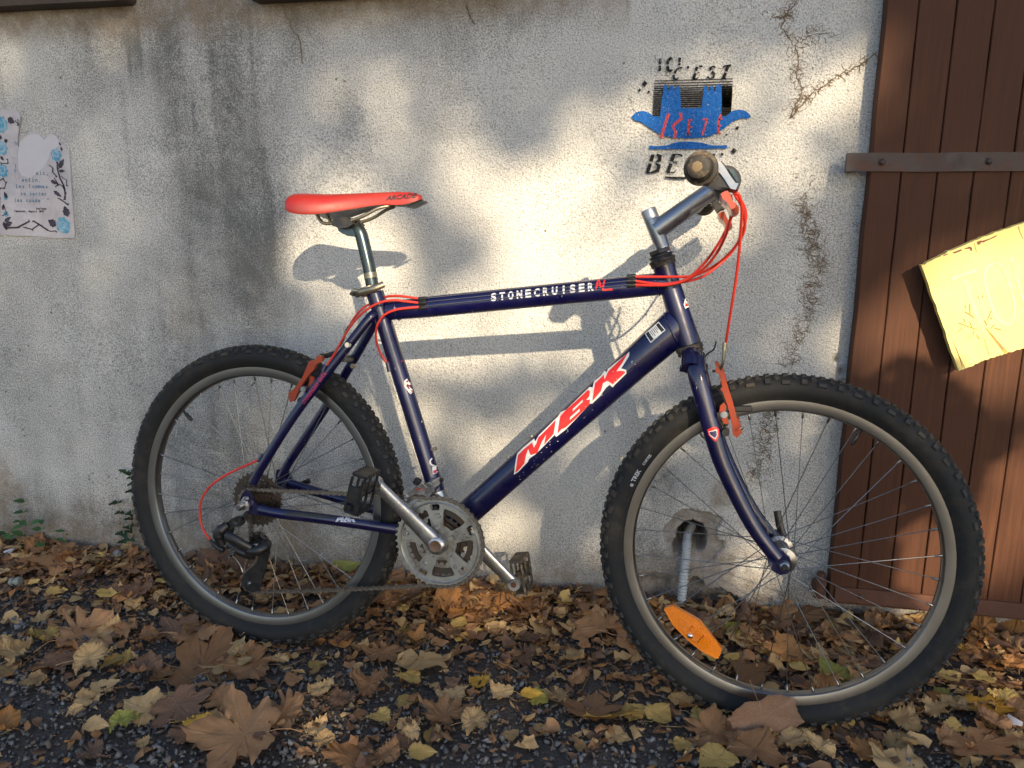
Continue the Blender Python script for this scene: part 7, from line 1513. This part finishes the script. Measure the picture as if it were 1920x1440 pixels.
def crown(name, dist, spread, n, s0, s1, t0, t1, leaf, seed, label, base, openness=openness, fall=.35):
    """leaves of a tree crown standing between the wall and the sun; clumped, with the gaps the light falls through"""
    g = np.random.default_rng(seed); s = g.uniform(s0, s1, n); t = g.uniform(t0, t1, n); d = dist+g.normal(0, spread, n).clip(-2*spread, 2*spread)
    dens = n*leaf*leaf*.27/((s1-s0)*(t1-t0)); keep = g.random(n) < -np.log(openness(s, t).clip(.004, .995))/dens
    cs = ((s-(s0+s1)/2)/((s1-s0)/2))**2+((t-(t0+t1)/2)/((t1-t0)/2))**2; keep &= (fall == 0) | (g.random(n) > smoothstep(.75, 1.15, cs+fall*(vnoise(s, t, .9, seed, 3)-.5)))
    s, t, d = s[keep], t[keep], d[keep]; n = len(s)
    P = s[:, None]*np.array(E1)+t[:, None]*np.array(E2)-d[:, None]*np.array(SD)
    ok = P[:, 2] > .35; P = P[ok]; n = len(P)
    L = leaf*g.uniform(.7, 1.25, n); shp = np.array([(0, -.5, 0), (.28, -.28, .04), (.42, .05, .0), (.22, .22, .03), (0, .6, -.06), (-.22, .22, .03), (-.42, .05, 0), (-.28, -.28, .04)])
    V = (shp[None]*L[:, None, None]) @ np.transpose(rot_many(n, PI, g), (0, 2, 1))+P[:, None, :]
    tri = np.array([(0, 1, 7), (1, 2, 7), (2, 6, 7), (2, 3, 6), (3, 5, 6), (3, 4, 5)]); F = tri[None]+np.arange(n)[:, None, None]*8
    root = empty(name, None, Matrix.Translation(base), label=label, category='tree' if name.endswith('tree') else 'shrub')
    o = bulk('crown', V.reshape(-1, 3), F.reshape(-1, 3), [LM['green'], LM['yellow'], M['greenleaf']], np.repeat(g.choice(3, n, p=[.35, .15, .5]), 6), 180)
    o.parent = root; o.matrix_parent_inverse = Matrix.Translation(base).inverted(); o['kind'] = 'stuff'
    return root, P
bark = simple('grey_plane_bark', (.16, .14, .11), .85, 0, .7, (.30, .28, .2), 6, bump=.6)
def branches(root, base, top, P, r, n, seed):
    g = np.random.default_rng(seed); base, top = Vector(base), Vector(top); b = MB(); q = curve([base, base.lerp(top, .4)+Vector((.1, .1, 0)), base.lerp(top, .75)+Vector((-.08, .05, 0)), top], 4)
    q = [p-base for p in q]; b.tube(q, [r*(1-.6*i/len(q)) for i in range(len(q))], 14); build('trunk', b, bark, root)
    cp = []
    for _ in range(n):
        k = g.integers(0, len(P)); tgt = Vector(P[k])-base; st = q[g.integers(len(q)//2, len(q))]
        s_, t_ = sc_(tgt+base); mid = st.lerp(tgt, .5)+Vector((g.normal()*.1, g.normal()*.1, .15))
        pts = curve([st, mid, tgt], 5)
        if max(float(openness(np.array([sc_(p+base)[0]]), np.array([sc_(p+base)[1]]))[0]) for p in pts) > .3: continue
        build('limb', MB().tube(pts, [r*.28*(1-.8*i/len(pts)) for i in range(len(pts))], 7), bark, root)
s_c, t_c = sc_((-.35, 0, .7))
TB = Vector((4.1, -9.5, 0))+E1*2.7
root, P = crown('plane_tree', 11.5, .6, 140000, s_c-3.9, s_c+3.4, t_c-1.8, t_c+2.6, .085, 31, 'leafy plane tree across the path behind the viewer', TB)
branches(root, TB, TB+Vector((.25, .5, 6.3)), P, .19, 60, 3)

# unseen leaf mass, added to cast the sharper shade on the door's foot
DARK = [sc_((a, -.05, b_)) for a, b_ in [(.3567,.5887),(.4406,.604),(.464,.6336),(.4989,.6486),(.5348,.65),(.5783,.627),(.6128,.5923),(.6633,.5515),(.7055,.4966),(.7161,.4683),(.6984,.4146),(.6578,.3402),(.6315,.2957),(.6179,.2761),(.5776,.3035),(.5429,.276),(.5249,.2183),(.5341,.1493),(.5686,.082),(.5878,.0056),(.4086,-.0152)]]
def blocker_open(s, t): return np.where(inpoly(s+.010*np.sin(t*60), t+.008*np.sin(s*70), DARK), .002, 1.)
ds_ = [p[0] for p in DARK]; dt_ = [p[1] for p in DARK]
def sh_(s, t): return blocker_open(s, t)
root, P = crown('shade_leaf_mass', 3.3, .07, 26000, min(ds_)-.05, max(ds_)+.05, min(dt_)-.05, max(dt_)+.05, .030, 41, 'unseen leaf mass at the right of the viewer, added to shade the door', (2.25, -3.0, 0), sh_, 0)
branches(root, (2.25, -3.0, 0), (2.2, -2.98, 1.7), P, .022, 14, 5)
